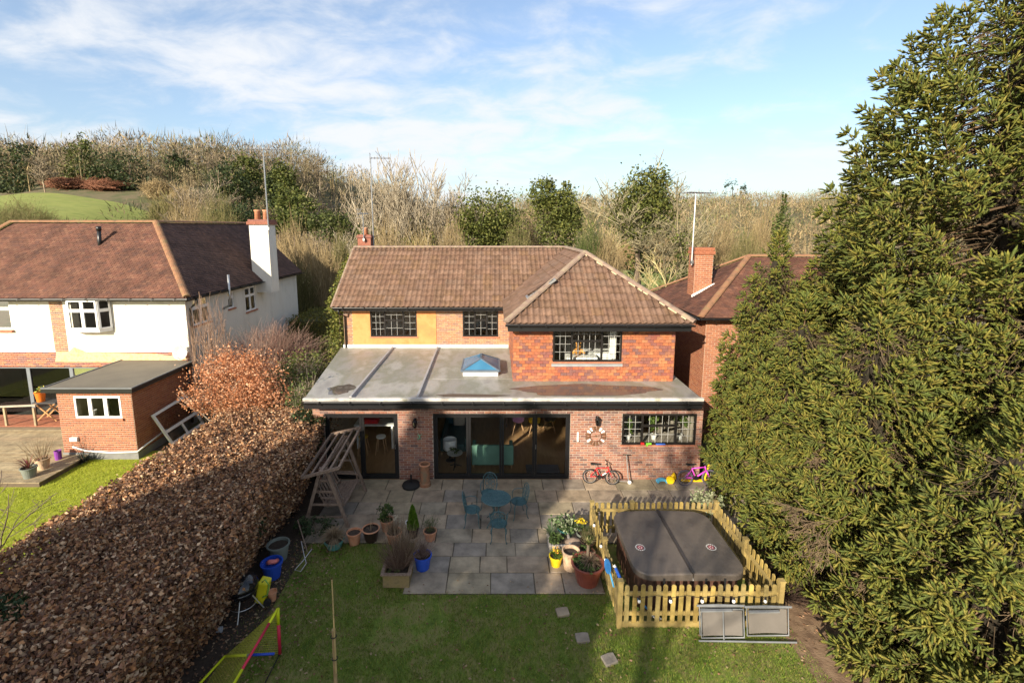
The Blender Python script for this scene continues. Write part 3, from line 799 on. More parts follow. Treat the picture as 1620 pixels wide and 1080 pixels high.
# nearest slopes first, so that their tiles are the ones picked out singly
vb = Vector((0, ya_apex - bye, zap - zbe)); Lb = vb.length
tiles((bxe0, bye - .03, zbe), (1, 0, 0), vb, [(0, 0), (bxe1 - bxe0, 0), (XA - bxe0, Lb)], roof, .385, .345, 'tile', 300, 'house')
vm = Vector((0, YR - YE, ZR - ZE))
tiles((-6.56, YE - .03, ZE), (1, 0, 0), vm, [(0, 0), (bxe0 + 6.6, 0), (XA + 6.56, sl), (0, sl)], roof, .40, .345, 'tile', 300, 'house')
vl = Vector((XA - bxe0, 0, zap - zbe)); Ll = vl.length
tiles((bxe0 - .03, YE + .2, zbe), (0, -1, 0), vl, [(0, 0), (YE + .2 - bye, 0), (YE + .2 - ya_apex, Ll), (-(YR - YE) * .95, Ll)], roof, .385, .345, 'tile', 300, 'house', amp=.014)
vr = Vector((XA - bxe1, 0, zap - zbe))
tiles((bxe1 + .03, bye, zbe), (0, 1, 0), vr, [(0, 0), (9, 0), (9, vr.length), (ya_apex - bye, vr.length)], roof, .385, .345, 'tile', 300, 'house')
ridge_run((-6.56, YR, ZR + .03), (XA - .1, YR, ZR + .03), roof)
ridge_run((XA, YR, ZR + .03), (XA, ya_apex, ZR + .04), roof)
ridge_run((bxe0, bye - .02, zbe + .05), (XA, ya_apex, zap + .05), roof, r=.12)
ridge_run((bxe1, bye - .02, zbe + .05), (XA, ya_apex, zap + .05), roof, r=.12, mortar=True)
mb = MB(); mb.beam((-6.6, YE - .03, ZE + .0), (-6.6, YR, ZR + .0), .07, .06); mb.beam((-6.6, YR, ZR), (-6.6, 26, ZE), .07, .06); mb.build('verge_trim', M['ridge'], roof)
mb = MB(); mb.box(-6.5, bxe0, YE + .0, YE + .03, ZE - .16, ZE - .015); mb.build('fascia', M['black'], roof)
mb = MB(); mb.box(-6.5, bxe0, YE + .03, UY + .02, ZE - .16, ZE - .13); mb.build('soffit', M['black'], roof)
gutter((-6.55, YE - .075, ZE - .02), (bxe0 + .02, YE - .075, ZE - .03), roof)
mb = MB(); mb.box(bxe0 + .06, bxe1 - .06, bye, bye + .03, zbe - .24, zbe - .02); mb.box(bxe0 + .06, bxe0 + .09, bye + .03, YE, zbe - .24, zbe - .02); mb.box(bxe1 - .09, bxe1 - .06, bye + .03, 20, zbe - .24, zbe - .02)
mb.build('fascia', M['black'], roof)
mb = MB(); mb.box(bxe0 + .09, bxe1 - .09, bye + .03, BY + .02, zbe - .24, zbe - .21); mb.box(bxe0 + .09, BX0 + .02, BY + .02, YE, zbe - .24, zbe - .21); mb.box(BX1 - .02, bxe1 - .09, BY + .02, 20, zbe - .24, zbe - .21); mb.build('soffit', M['black'], roof)
gutter((bxe0 - .02, bye - .075, zbe - .02), (bxe1 + .02, bye - .075, zbe - .03), roof)
# narrow roof window in the left slope of the bay roof
u_ = Vector((0, 1, 0)); v_ = vl.normalized(); w_ = v_.cross(Vector((0, -1, 0))); w_ = w_ if w_.z > 0 else -w_
c0 = Vector((bxe0, 16.3, zbe)) + v_ * 1.5; Mx = Matrix((u_, v_, w_)).transposed()
mb = MB(); mb.obox(c0 + w_ * .07, (.55, 1.15, .07), Mx); sk = mb.build('roof_window', M['steel'], roof)
mb = MB(); mb.obox(c0 + w_ * .112, (.42, 1.0, .008), Mx); mb.build('pane', glass_mat('roof window glass', (.4, .45, .5), 2.2), sk)
# downpipes
mb = MB(); mb.tube([(-6.3, YE - .07, ZE - .1), (-6.3, YE - .05, ZE - .25), (-6.18, UY - .06, ZE - .42), (-6.18, UY - .06, 2.72)], .035, 8); mb.build('downpipe', M['black'], house, smooth=True)
# chimney on the far slope
mb = MB(); mb.box(-6.95, -6.3, 24.6, 25.2, 3.0, 7.25); mb.box(-7.0, -6.25, 24.55, 25.25, 7.1, 7.2); ch = mb.build('chimney', M['bay_island'], house)
mb = MB(); mb.lathe([(.13, 0), (.12, .3), (.14, .32), (.14, .36), (.09, .36), (.09, .1)], (-6.62, 24.9, 7.25), 12); mb.build('chimney_pot', M['terracotta'], ch, smooth=True)
def at(px, py, y=None, z=None):
    """world point at a given depth y (or height z) along a sight line of the photograph"""
    p = math.atan(.153); a = (px - 785) / 770; b = (360 + 770 * .153 - py) / 770
    c, s = math.cos(p), math.sin(p); r = (a, c + b * s, -s + b * c)
    t = y / r[1] if y is not None else (z - 7.6) / r[2]
    return Vector((r[0] * t, r[1] * t, 7.6 + r[2] * t))
PLAIN = [(0.105, 0.042, 0.029), (0.133, 0.058, 0.037), (0.088, 0.041, 0.031), (0.119, 0.051, 0.033), (0.146, 0.071, 0.046)]
M['plain'] = mat('plain clay tile', PLAIN, .85, 1.6, .3, 60, rnd='island', rndamt=.5)
M['plain_dark'] = mat('dark clay tile', [(.10, .055, .045), (.13, .075, .06), (.085, .05, .045), (.15, .085, .065)], .85, 1.6, .3, 60, rnd='island', rndamt=.4)
M['ridge_moss'] = mat('mossy ridge', [(.14, .09, .055), (.26, .13, .07), (.20, .15, .07)], .9, 3, .5, 40)
def plain_tiles(org, u, v, poly, parent, m, tw=.17, tl=.105, underlay=True):
    u, v = Vector(u).normalized(), Vector(v).normalized(); w = u.cross(v); org = Vector(org)
    k = len(poly)
    amin, amax = min(p[0] for p in poly), max(p[0] for p in poly); bmax = max(p[1] for p in poly)
    rows_ = np.arange(0, bmax, tl); V = []
    for r, b in enumerate(rows_):
        a = np.arange(amin + (tw / 2) * (r % 2) - tw / 2, amax, tw); ac = a + tw / 2; bc = b + tl * .5
        ok = np.ones(len(a), bool)
        for i in range(k):
            p, q = poly[i], poly[(i + 1) % k]
            L = math.hypot(q[0] - p[0], q[1] - p[1])
            if L < 1e-6: continue
            ok &= ((q[0] - p[0]) * (bc - p[1]) - (q[1] - p[1]) * (ac - p[0])) / L > .02
        a = a[ok]; n = len(a)
        if not n: continue
        j = RNG.uniform(-.004, .004, n)
        e = .006
        for (da, db, dw) in ((e, 0, .004), (tw - e, 0, .004), (tw - e, 0, .022), (e, 0, .022), (e, tl * 1.1, .006), (tw - e, tl * 1.1, .006)):
            pass
        A = np.stack([np.stack([a + e, np.full(n, b), .002 + j], -1), np.stack([a + tw - e, np.full(n, b), .002 + j], -1), np.stack([a + tw - e, np.full(n, b), .024 + j], -1),
                      np.stack([a + e, np.full(n, b), .024 + j], -1), np.stack([a + e, np.full(n, b + tl * 1.1), .005 + j], -1), np.stack([a + tw - e, np.full(n, b + tl * 1.1), .005 + j], -1)], 1)
        V.append(A)
    V = np.concatenate(V); n = len(V); V = V.reshape(-1, 3)
    Wd = np.outer(V[:, 0], u) + np.outer(V[:, 1], v) + np.outer(V[:, 2], w) + np.array(org)
    b0 = np.arange(n) * 6
    F_ = np.concatenate([np.stack([b0, b0 + 1, b0 + 2, b0 + 3], -1), np.stack([b0 + 3, b0 + 2, b0 + 5, b0 + 4], -1)])
    o = np_obj('tile_courses', Wd, F_, m, parent); o['kind'] = 'stuff'
    mb = MB(); mb.quad(*[org + u * p[0] + v * p[1] - w * .004 for p in poly]); mb.build('roof_deck', m, parent, fix=False)

# ------------------------------------------------------------------ white rendered house on the left
lh = root('white_house', 'white rendered house with red plain tile hipped roof and tall white chimney', 'house', (-17, 22, 0))
lw = Wall((-23.0, 18.54, 0), (1, 0, 0), 11.0, 5.0, .3, [(2.8, 9.6, .05, 2.19), (2.6, 4.21, 3.7, 4.9), (6.58, 8.13, 3.68, 4.9)])
sw = Wall((-12.0, 18.54, 0), (0, 1, 0), 10.3, 5.0, .3, [(.42, 1.55, 3.75, 4.8), (3.0, 3.5, 4.0, 4.75), (4.5, 5.5, 3.6, 4.75)])
mb = MB()
for w in (lw,): w.core(mb)
for a, b, c, d in cells(10.0, 5.0, [(h0 - .3, h1 - .3, v0, v1) for h0, h1, v0, v1 in sw.holes]):
    mb.box(-12.3, -12.0, 18.84 + a, 18.84 + b, c, d)
mb.box(-23, -12, 28.84, 29.1, 0, 5); mb.box(-23, -22.7, 18.84, 28.84, 0, 5)
lwall = mb.build('wall', M['render_white'], lh)
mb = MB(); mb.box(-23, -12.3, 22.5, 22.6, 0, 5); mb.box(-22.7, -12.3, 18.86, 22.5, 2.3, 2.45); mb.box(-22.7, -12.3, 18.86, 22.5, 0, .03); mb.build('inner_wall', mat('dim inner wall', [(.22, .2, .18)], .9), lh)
# exposed old brick where the render has been cut away
bw = Wall((-23.0, 18.54, 2.19), (1, 0, 0), 11.0, .6, .05); lay(bw, bw.bricks(), lwall, 'bay', 0, .014)
vb_ = Wall((-17.25, 18.54, 2.8), (1, 0, 0), .52, 2.2, .05); lay(vb_, vb_.bricks(), lwall, 'ybrick', 0, .012)
mb = MB(); mb.quad(*[(-16.6 + q[0], 18.523, q[2]) for q in [(-.7, 0, 2.4), (3.8, 0, 2.38), (4.6, 0, 2.55), (3.1, 0, 2.74), (.6, 0, 2.78), (.1, 0, 3.0), (-.1, 0, 2.82), (-.6, 0, 2.8)]])
mb.build('old_plaster_patch', mat('patchy plaster', [(.52, .36, .17), (.64, .48, .27), (.46, .27, .13)], .95, 5, .4, 40), lwall)
# bay window with a canted front
def pane_frame(mb, gl, pt, u0, u1, v0, v1, t=.06, d=.05, off=0):
    for a, b, c, e in ((u0, u1, v0, v0 + t), (u0, u1, v1 - t, v1), (u0, u0 + t, v0 + t, v1 - t), (u1 - t, u1, v0 + t, v1 - t)):
        P = [pt(a, c, off), pt(b, c, off), pt(b, e, off), pt(a, e, off)]
        n = (Vector(P[1]) - Vector(P[0])).cross(Vector(P[2]) - Vector(P[1])).normalized()
        mb.extr(P, n * d)
    gl.quad(pt(u0 + t, v0 + t, off + d * .4), pt(u1 - t, v0 + t, off + d * .4), pt(u1 - t, v1 - t, off + d * .4), pt(u0 + t, v1 - t, off + d * .4))
mb, gl = MB(), MB()
B = [(-16.42, 18.5), (-16.2, 18.16), (-15.1, 18.16), (-14.87, 18.5)]
def seg_pt(p, q):
    p, q = Vector((*p, 0)), Vector((*q, 0)); L = (q - p).length; u = (q - p) / L; n = u.cross(Vector((0, 0, 1)))
    return L, (lambda a, v, d: p + u * a + Vector((0, 0, v)) + n * d)
for i in range(3):
    L, pt = seg_pt(B[i], B[i + 1]); k = 2 if i == 1 else 1
    for j in range(k):
        pane_frame(mb, gl, pt, L * j / k, L * (j + 1) / k, 3.78, 4.5); pane_frame(mb, gl, pt, L * j / k, L * (j + 1) / k, 4.5, 4.9)
mb.extr([(x, y, 3.66) for x, y in B] , (0, 0, .12)); mb.extr([(x, y, 4.9) for x, y in B], (0, 0, .05))
bwn = mb.build('bay_window', M['white'], lh); gl.build('pane', M['glass'], bwn)
mb, gl = MB(), MB()
for a, b in ((2.6, 3.4), (3.4, 4.21)):
    pane_frame(mb, gl, lambda u, v, d: lw.pt(u, v, d), a, b, 3.7, 4.5, off=-.08); pane_frame(mb, gl, lambda u, v, d: lw.pt(u, v, d), a, b, 4.5, 4.9, off=-.08)
o = mb.build('window', M['white'], lh); gl.build('pane', M['glass'], o)
mb = MB(); mb.box(-20.45, -18.74, 18.44, 18.56, 3.6, 3.68); mb.build('sill', M['brick_sill'], o)
for (h0, h1, v0, v1) in sw.holes:
    mb, gl = MB(), MB(); k = 2 if h1 - h0 > .7 else 1
    for j in range(k):
        a, b = h0 + (h1 - h0) * j / k, h0 + (h1 - h0) * (j + 1) / k
        pane_frame(mb, gl, lambda u, v, d: sw.pt(u, v, d), a, b, v0, v0 + (v1 - v0) * .65, off=-.08); pane_frame(mb, gl, lambda u, v, d: sw.pt(u, v, d), a, b, v0 + (v1 - v0) * .65, v1, off=-.08)
    o = mb.build('window', M['white'], lh); gl.build('pane', M['glass'], o)
    mb = MB(); mb.extr([sw.pt(h0 - .05, v0 - .07, .06), sw.pt(h1 + .05, v0 - .07, .06), sw.pt(h1 + .05, v0 - .003, .06), sw.pt(h0 - .05, v0 - .003, .06)], -sw.n * .1); mb.build('sill', M['brick_sill'], o)
# wide glazed doors
fr = mat('grey door frame', [(.16, .18, .20)], .4)
mb, gl = MB(), MB()
for j in range(4): pane_frame(mb, gl, lambda u, v, d: lw.pt(u, v, d), 2.8 + 1.7 * j, 4.5 + 1.7 * j, .05, 2.19, .07, .06, -.12)
o = mb.build('patio_door', fr, lh); gl.build('pane', M['glass_dark'], o)
# roof
e0, e1, f0, f1, zr0, zr1 = -23.4, -11.66, 18.16, 29.2, 4.98, 7.8; rn = 2.82
mb = MB(); mb.box(e0 + .05, e1 - .05, f0 + .05, f1 - .05, 4.84, 4.97); lroof = mb.build('roof', M['black'], lh)
sl_ = math.hypot(rn, zr1 - zr0)
plain_tiles((e0, f0, zr0), (1, 0, 0), (0, rn, zr1 - zr0), [(0, 0), (e1 - e0, 0), (e1 - e0 - rn, sl_), (rn, sl_)], lroof, M['plain'])
plain_tiles((e1, f0, zr0), (0, 1, 0), (-rn, 0, zr1 - zr0), [(0, 0), (f1 - f0, 0), (f1 - f0, sl_), (rn, sl_)], lroof, M['plain_dark'])
plain_tiles((e0, f1, zr0), (0, -1, 0), (rn, 0, zr1 - zr0), [(0, 0), (f1 - f0, 0), (f1 - f0 - rn, sl_), (0, sl_)], lroof, M['plain_dark'])
mb = MB(); mb.quad((e0 + rn, f0 + rn, zr1 - .03), (e1 - rn, f0 + rn, zr1 - .03), (e1 - rn, f1, zr1 - .03), (e0 + rn, f1, zr1 - .03)); mb.quad((e0, f1, zr0), (e1, f1, zr0), (e1 - rn, f1, zr1), (e0 + rn, f1, zr1)); mb.build('roof_deck', M['plain_dark'], lroof, fix=False)
ridge_run((e0 + rn, f0 + rn, zr1 + .02), (e1 - rn, f0 + rn, zr1 + .02), lroof, M['ridge_moss'], .12, .33)
ridge_run((e1 - rn, f0 + rn, zr1 + .02), (e1 - rn, f1, zr1 + .02), lroof, M['ridge_moss'], .12, .33)
ridge_run((e1, f0, zr0 + .04), (e1 - rn, f0 + rn, zr1 + .04), lroof, M['ridge_moss'], .13, .26, name='bonnet_tile')
ridge_run((e0, f0, zr0 + .04), (e0 + rn, f0 + rn, zr1 + .04), lroof, M['ridge_moss'], .13, .26, name='bonnet_tile')
gutter((e0, f0 - .07, 4.96), (e1, f0 - .07, 4.95), lroof, .06, mat('grey gutter', [(.10, .10, .10)], .5))
gutter((e1 + .07, f0, 4.96), (e1 + .07, f1, 4.95), lroof, .06, M['black'])
mb = MB(); mb.tube([(-11.6, 18.6, 4.9), (-11.6, 18.65, 4.75), (-11.93, 18.72, 4.5), (-11.93, 18.72, .1)], .04, 8); mb.build('downpipe', M['black'], lh, smooth=True)
mb = MB(); mb.tube([(-11.9, 20.9, 4.1), (-11.55, 20.9, 4.3), (-11.55, 20.9, 5.6)], .05, 8); mb.build('flue_pipe', M['steel'], lh, smooth=True)
q = at(158, 386, 20.1)
mb = MB(); mb.tube([q + Vector((0, 0, -.3)), q + Vector((0, 0, .1)), q + Vector((.03, 0, .55))], .075, 10); mb.tube([q + Vector((.03, 0, .55)), q + Vector((.03, 0, .72))], .095, 10); mb.build('vent_pipe', M['black'], lroof, smooth=True)
mb = MB(); mb.box(-12.15, -11.22, 24.2, 25.0, 4.4, 7.75); lch = mb.build('chimney', M['render_white'], lh)
mb = MB(); mb.box(-12.23, -11.14, 24.12, 25.08, 7.75, 7.9); mb.box(-12.18, -11.19, 24.17, 25.03, 7.9, 8.0); mb.build('chimney_cap', M['bay_island'], lch)
for dx in (-.2, .22):
    mb = MB(); mb.lathe([(.15, 0), (.13, .38), (.16, .4), (.16, .47), (.10, .47), (.1, .2)], (-11.68 + dx, 24.6, 8.0), 12); mb.build('chimney_pot', M['terracotta'], lch, smooth=True)
# satellite dish on the corner
mb = MB(); c = Vector((-12.15, 18.28, 2.85))
mb.lathe([(.02, 0), (.14, .02), (.24, .06), (.29, .1), (.28, .1), (.13, .03)], (0, 0, 0), 16); rot = Matrix.Rotation(R(75), 3, 'X') @ Matrix.Rotation(R(0), 3, 'Y')
mb.v = [tuple(c + rot @ Vector(q)) for q in mb.v]; mb.tube([c, c + Vector((0, .26, -.05))], .02, 6); mb.tube([c + Vector((0, -.02, -.25)), c + Vector((0, -.35, -.1))], .012, 5)
o = mb.build('satellite_dish', mat('dish grey', [(.5, .5, .5)], .5), org=tuple(c)); tag(o, 'grey satellite dish on the corner of the white house', 'satellite dish')

# ------------------------------------------------------------------ flat roofed brick outbuilding
ob = root('brick_outbuilding', 'small orange brick outbuilding with dark flat roof and white window', 'outbuilding', (-13.2, 16.8, 0))
ow = Wall((-14.4, 15.29, .2), (1, 0, 0), 2.45, 2.12, .22, [(.55, 2.08, 1.2, 1.95)]); os_ = Wall((-11.95, 15.29, .2), (0, 1, 0), 3.2, 2.12, .22); ol_ = Wall((-14.4, 18.5, .2), (0, -1, 0), 3.2, 2.12, .22)
mb = MB(); ow.core(mb); mb.box(-12.17, -11.95, 15.51, 18.5, .2, 2.32); mb.box(-14.4, -14.18, 15.51, 18.5, .2, 2.32)
owall = mb.build('wall', M['mortar'], ob)
lay(ow, ow.bricks(), owall, 'outb', 300); lay(os_, os_.bricks(), owall, 'outb', 60); lay(ol_, ol_.bricks(), owall, 'outb', 0)
mb = MB(); mb.box(-14.43, -11.92, 15.26, 18.5, -.05, .2); mb.build('plinth', mat('grey plinth', [(.16, .16, .16), (.22, .22, .21)], .8, 4), ob)
mb = MB(); mb.box(-14.7, -11.75, 15.08, 18.5, 2.33, 2.46); oroof = mb.build('flat_roof', M['black'], ob)
mb = MB(); mb.box(-14.67, -11.78, 15.11, 18.5, 2.46, 2.475); mb.build('roof_felt', mat('brown grey felt', [(.13, .115, .09), (.17, .15, .115)], .8, 1.2, .3, 60), oroof)
mb = MB(); mb.box(-14.7, -14.66, 15.08, 18.5, 2.46, 2.50); mb.box(-11.79, -11.75, 15.12, 18.5, 2.46, 2.50); mb.box(-14.66, -11.75, 15.08, 15.12, 2.46, 2.5); mb.build('edge_trim', mat('grey trim', [(.14, .15, .16)], .5), oroof)
mb, gl = MB(), MB()
for a, b in ((.55, 1.06), (1.06, 1.57), (1.57, 2.08)): pane_frame(mb, gl, lambda u, v, d: ow.pt(u, v, d), a, b, 1.2, 1.95, .06, .05, -.04)
o = mb.build('window', M['white'], ob); gl.build('pane', M['glass'], o)
mb = MB(); mb.box(-13.9, -12.27, 15.22, 15.33, 1.33, 1.397); mb.build('sill', M['brick_sill'], o)
mb = MB(); mb.box(-14.1, -12.2, 17.0, 17.05, .3, 2.3); mb.build('inner_wall', mat('green room', [(.09, .11, .07)], .9), ob)
mb = MB(); mb.lathe([(.05, 0), (.09, .0), (.11, .15), (.1, .15)], (-13.55, 15.62, 1.4), 10); o = mb.build('window_pot', M['white'], org=(-13.55, 15.62, 1.4)); tag(o, 'white flower pot on the outbuilding window sill', 'flower pot')
mb = MB(); mb.box(-14.1, -13.85, 15.2, 15.285, .62, .75); mb.build('vent_cover', M['white'], ob, bevel=.01)
mb = MB(); mb.tube([(-14.05, 15.24, .42), (-13.6, 15.2, .3), (-12.8, 15.2, .24), (-11.9, 15.2, .26), (-11.85, 15.6, .35), (-11.85, 16.6, .45)], .03, 8); mb.build('waste_pipe', M['white'], ob, smooth=True)
mb = MB(); mb.tube([(-11.86, 18.1, 2.4), (-11.86, 18.1, .1)], .05, 8); mb.build('downpipe', M['black'], ob, smooth=True)
# old window frame leaning on it
lf = root('loose_window', 'loose white window frame leaning on the outbuilding side wall', 'window frame', (-11.6, 16.9, 0))
A, Bp, C_, D_ = Vector((-11.88, 15.95, 1.22)), Vector((-11.88, 17.85, 1.30)), Vector((-11.45, 18.1, .02)), Vector((-11.45, 16.2, .02))
def lpt(u, v, d=0):
    p = D_.lerp(C_, u).lerp(A.lerp(Bp, u), v); return p + Vector((.9, 0, .33)) * d
mb, gl = MB(), MB()
for a, b, c, d in ((0, 1, 0, .07), (0, 1, .93, 1), (0, .05, .07, .93), (.95, 1, .07, .93), (.05, .95, .36, .44), (.47, .51, .07, .36)):
    P = [lpt(a, c), lpt(b, c), lpt(b, d), lpt(a, d)]; mb.extr(P, Vector((.05, 0, .02)))
for a, b, c, d in ((.05, .95, .44, .93), (.05, .47, .07, .36), (.51, .95, .07, .36)): gl.quad(lpt(a, c, .02), lpt(b, c, .02), lpt(b, d, .02), lpt(a, d, .02))
mb.build('frame', M['white'], lf); gl.build('pane', M['glass'], lf)

# ------------------------------------------------------------------ neighbour's deck
M['deck'] = mat('weathered decking', [(.30, .23, .13), (.38, .31, .19), (.26, .21, .13), (.34, .26, .16)], .8, 4, .4, 40, rnd='obj', rndamt=.4)
M['deck_red'] = mat('reddish decking', [(.32, .11, .06), (.38, .15, .08), (.27, .10, .06)], .6, 4, .3, 40, rnd='obj', rndamt=.3)
mb = MB(); mb.box(-21, -13.6, 13.5, 17.3, -.06, .10); mb.box(-21, -15.2, 17.3, 18.4, -.06, .22); deck = mb.build('deck', mat('deck frame', [(.12, .09, .06)], .9), org=(-17, 15.5, 0)); deck['kind'] = 'structure'
y = 13.47
while y < 17.25:
    mb = MB(); xr = -13.57 if y > 15.2 or True else 0
    mb.box(-21, -13.57, y, y + .135, .10, .13); mb.build('plank', M['deck'], deck); y += .143
while y < 18.35:
    mb = MB(); mb.box(-21, -15.15, y + .02, y + .155, .22, .25); mb.build('plank', M['deck_red'], deck); y += .143
rl = root('deck_railing', 'pale timber handrail at the edge of the reddish deck', 'railing', (-17.5, 17.35, .25))
mb = MB(); mb.beam((-19.6, 17.4, .95), (-17.2, 17.4, 1.05), .09, .05); mb.build('handrail', mat('pale timber', [(.42, .36, .28)], .8, 5), rl)
for x in (-19.5, -18.4, -17.3):
    mb = MB(); mb.box(x - .035, x + .035, 17.36, 17.43, .25, .95); mb.build('post', M['deck'], rl)
ft = root('folding_table', 'folding wooden table with crossed legs behind the glazed doors', 'table', (-17.3, 18.0, .25))
mb = MB(); mb.box(-17.75, -16.85, 17.8, 18.3, .95, .99); mb.build('tabletop', mat('table dark', [(.06, .06, .06)], .5), ft)
for sgn in (-1, 1):
    for yy_ in (17.85, 18.25):
        mb = MB(); mb.beam((-17.3 - sgn * .38, yy_ + sgn * .015, .25), (-17.3 + sgn * .38, yy_ + sgn * .015, .95), .05, .03, up=(0, 1, 0)); mb.build('leg', mat('varnished beech', [(.42, .22, .09)], .5), ft)

# ------------------------------------------------------------------ brick house on the right
rh = root('red_brick_house', 'red brick house with hipped clay tile roof half hidden by spruces', 'house', (10.4, 19.3, 0))
rw1 = Wall((7.3, 22.0, 0), (0, -1, 0), 5.4, 4.6, .3); rw2 = Wall((7.3, 16.6, 0), (1, 0, 0), 6.4, 4.6, .3, [(1.35, 2.6, 3.3, 4.35)])
mb = MB(); rw2.core(mb); mb.box(7.3, 7.6, 16.9, 22, 0, 4.6); mb.box(7.6, 13.7, 21.7, 22, 0, 4.6); mb.box(13.4, 13.7, 16.9, 21.7, 0, 4.6); rwall = mb.build('wall', M['mortar'], rh)
lay(rw1, rw1.bricks(), rwall, 'outb', 60); lay(rw2, rw2.bricks(), rwall, 'outb', 0)
mb, gl = MB(), MB()
for a, b in ((1.35, 1.97), (1.97, 2.6)):
    pane_frame(mb, gl, lambda u, v, d: rw2.pt(u, v, d), a, b, 3.3, 3.95, .07, .06, -.02); pane_frame(mb, gl, lambda u, v, d: rw2.pt(u, v, d), a, b, 3.95, 4.35, .07, .06, -.02)
o = mb.build('window', M['white'], rh); gl.build('pane', M['glass'], o)
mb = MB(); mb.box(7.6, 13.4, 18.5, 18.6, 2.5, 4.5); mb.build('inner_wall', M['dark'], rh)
x0, x1, y0, y1, za, zb = 6.93, 14.0, 16.23, 22.3, 4.58, 6.45; ap = (9.97, 19.27)
mb = MB(); mb.box(x0 + .04, x1 - .04, y0 + .04, y1 - .04, 4.47, 4.575); rroof = mb.build('roof', M['black'], rh)
rr_ = ap[0] - x0; sA = math.hypot(rr_, zb - za)
plain_tiles((x0, y1, za), (0, -1, 0), (rr_, 0, zb - za), [(0, 0), (y1 - y0, 0), (y1 - ap[1], sA)], rroof, M['plain'])
plain_tiles((x0, y0, za), (1, 0, 0), (0, ap[1] - y0, zb - za), [(0, 0), (x1 - x0, 0), (x1 - x0, math.hypot(ap[1] - y0, zb - za)), (rr_, math.hypot(ap[1] - y0, zb - za))], rroof, M['plain'])
mb = MB(); mb.quad((x0, y1, za), (x1, y1, za), (x1, ap[1], zb), (ap[0], ap[1], zb)); mb.build('roof_deck', M['plain'], rroof, fix=False)
ridge_run((x0, y0, za + .03), (ap[0], ap[1], zb + .03), rroof, M['ridge_moss'], .11, .3); ridge_run((x0, y1, za + .03), (ap[0], ap[1], zb + .03), rroof, M['ridge_moss'], .11, .3); ridge_run((ap[0], ap[1], zb + .03), (x1, ap[1], zb + .03), rroof, M['ridge_moss'], .11, .3)
gutter((x0 - .06, y0, 4.55), (x0 - .06, y1, 4.54), rroof, .055); gutter((x0, y0 - .06, 4.55), (x1, y0 - .06, 4.54), rroof, .055)
rcw = Wall((7.6, 18.6, 4.2), (1, 0, 0), .68, 2.55, .3); rcl = Wall((7.6, 19.2, 4.2), (0, -1, 0), .6, 2.55, .1)
mb = MB(); mb.box(7.6, 8.28, 18.6, 19.2, 4.2, 6.75); rch = mb.build('chimney', M['mortar'], rh); lay(rcw, rcw.bricks(), rch, 'outb', 40); lay(rcl, rcl.bricks(), rch, 'outb', 30)
mb = MB(); mb.box(7.55, 8.33, 18.55, 19.25, 6.6, 6.72); mb.box(7.57, 8.31, 18.57, 19.23, 6.752, 6.85); mb.build('chimney_cap', M['outb_island'], rch)
mb = MB(); mb.extr([(7.52, 18.53, 4.85), (8.36, 18.53, 5.3), (8.36, 18.53, 5.5), (7.52, 18.53, 5.05)], (0, .05, 0)); mb.build('flashing', M['white'], rch)

# ------------------------------------------------------------------ television aerials
def aerial(name, label, base, top, ang, booms, n_el, L, el, foot):
    base = (top[0], top[1], base[2])
    r = root(name, label, 'aerial', base)
    mb = MB(); mb.tube([base, top], [.032, .026], 6); mb.build('mast', M['steel'], r)
    d = Vector((math.cos(ang), math.sin(ang), 0)); s_ = Vector((-d.y, d.x, 0)); t = Vector(top)
    mb = MB(); mb.tube([t - d * L * booms, t + d * L * (1 - booms)], .02, 5); bo = mb.build('boom', M['steel'], r)
    for i in range(n_el):
        p = t - d * L * booms + d * L * (i + .3) / n_el; e = el * (1 - .45 * i / n_el)
        mb = MB(); mb.tube([p - s_ * e, p + s_ * e], .012, 4); mb.tube([p - Vector((0, 0, .04)), p + Vector((0, 0, .06))], .018, 4); mb.build('element', M['steel'], bo)
    mb = MB(); p = t - d * L * booms; mb.tube([p + Vector((0, 0, -.25)) - s_ * .1, p + Vector((0, 0, .25)) - s_ * .1], .008, 4); mb.tube([p + Vector((0, 0, -.25)) + s_ * .1, p + Vector((0, 0, .25)) + s_ * .1], .008, 4)
    mb.tube([p + Vector((0, 0, .2)) - s_ * .25, p + Vector((0, 0, .2)) + s_ * .25], .008, 4); mb.tube([p + Vector((0, 0, -.2)) - s_ * .25, p + Vector((0, 0, -.2)) + s_ * .25], .008, 4); mb.build('reflector', M['steel'], r)
    mb = MB(); mb.box(base[0] - .05, base[0] + .05, base[1] - .05, base[1] + .05, foot, foot + .12); mb.build('bracket', M['steel'], r)
aerial('roof_aerial', 'tall television aerial on the white chimney', (-11.95, 24.1, 7.4), tuple(at(416, 236, 24.1)), R(8), .45, 9, 1.6, .24, 7.5)
aerial('roof_aerial', 'slim television aerial beside the small brick chimney of the main house', (-6.2, 24.9, 6.4), tuple(at(586, 250, 24.9)), R(5), .02, 6, 1.0, .2, 6.5)
aerial('roof_aerial', 'short aerial on the small brick chimney of the main house', (-6.45, 24.5, 6.9), tuple(at(574, 338, 24.5)), R(60), .4, 4, .6, .22, 6.95)
aerial('roof_aerial', 'spiky television aerial on the red brick chimney', (7.72, 18.54, 6.2), tuple(at(1101, 305, 18.54)), R(15), .4, 9, 1.2, .34, 6.25)
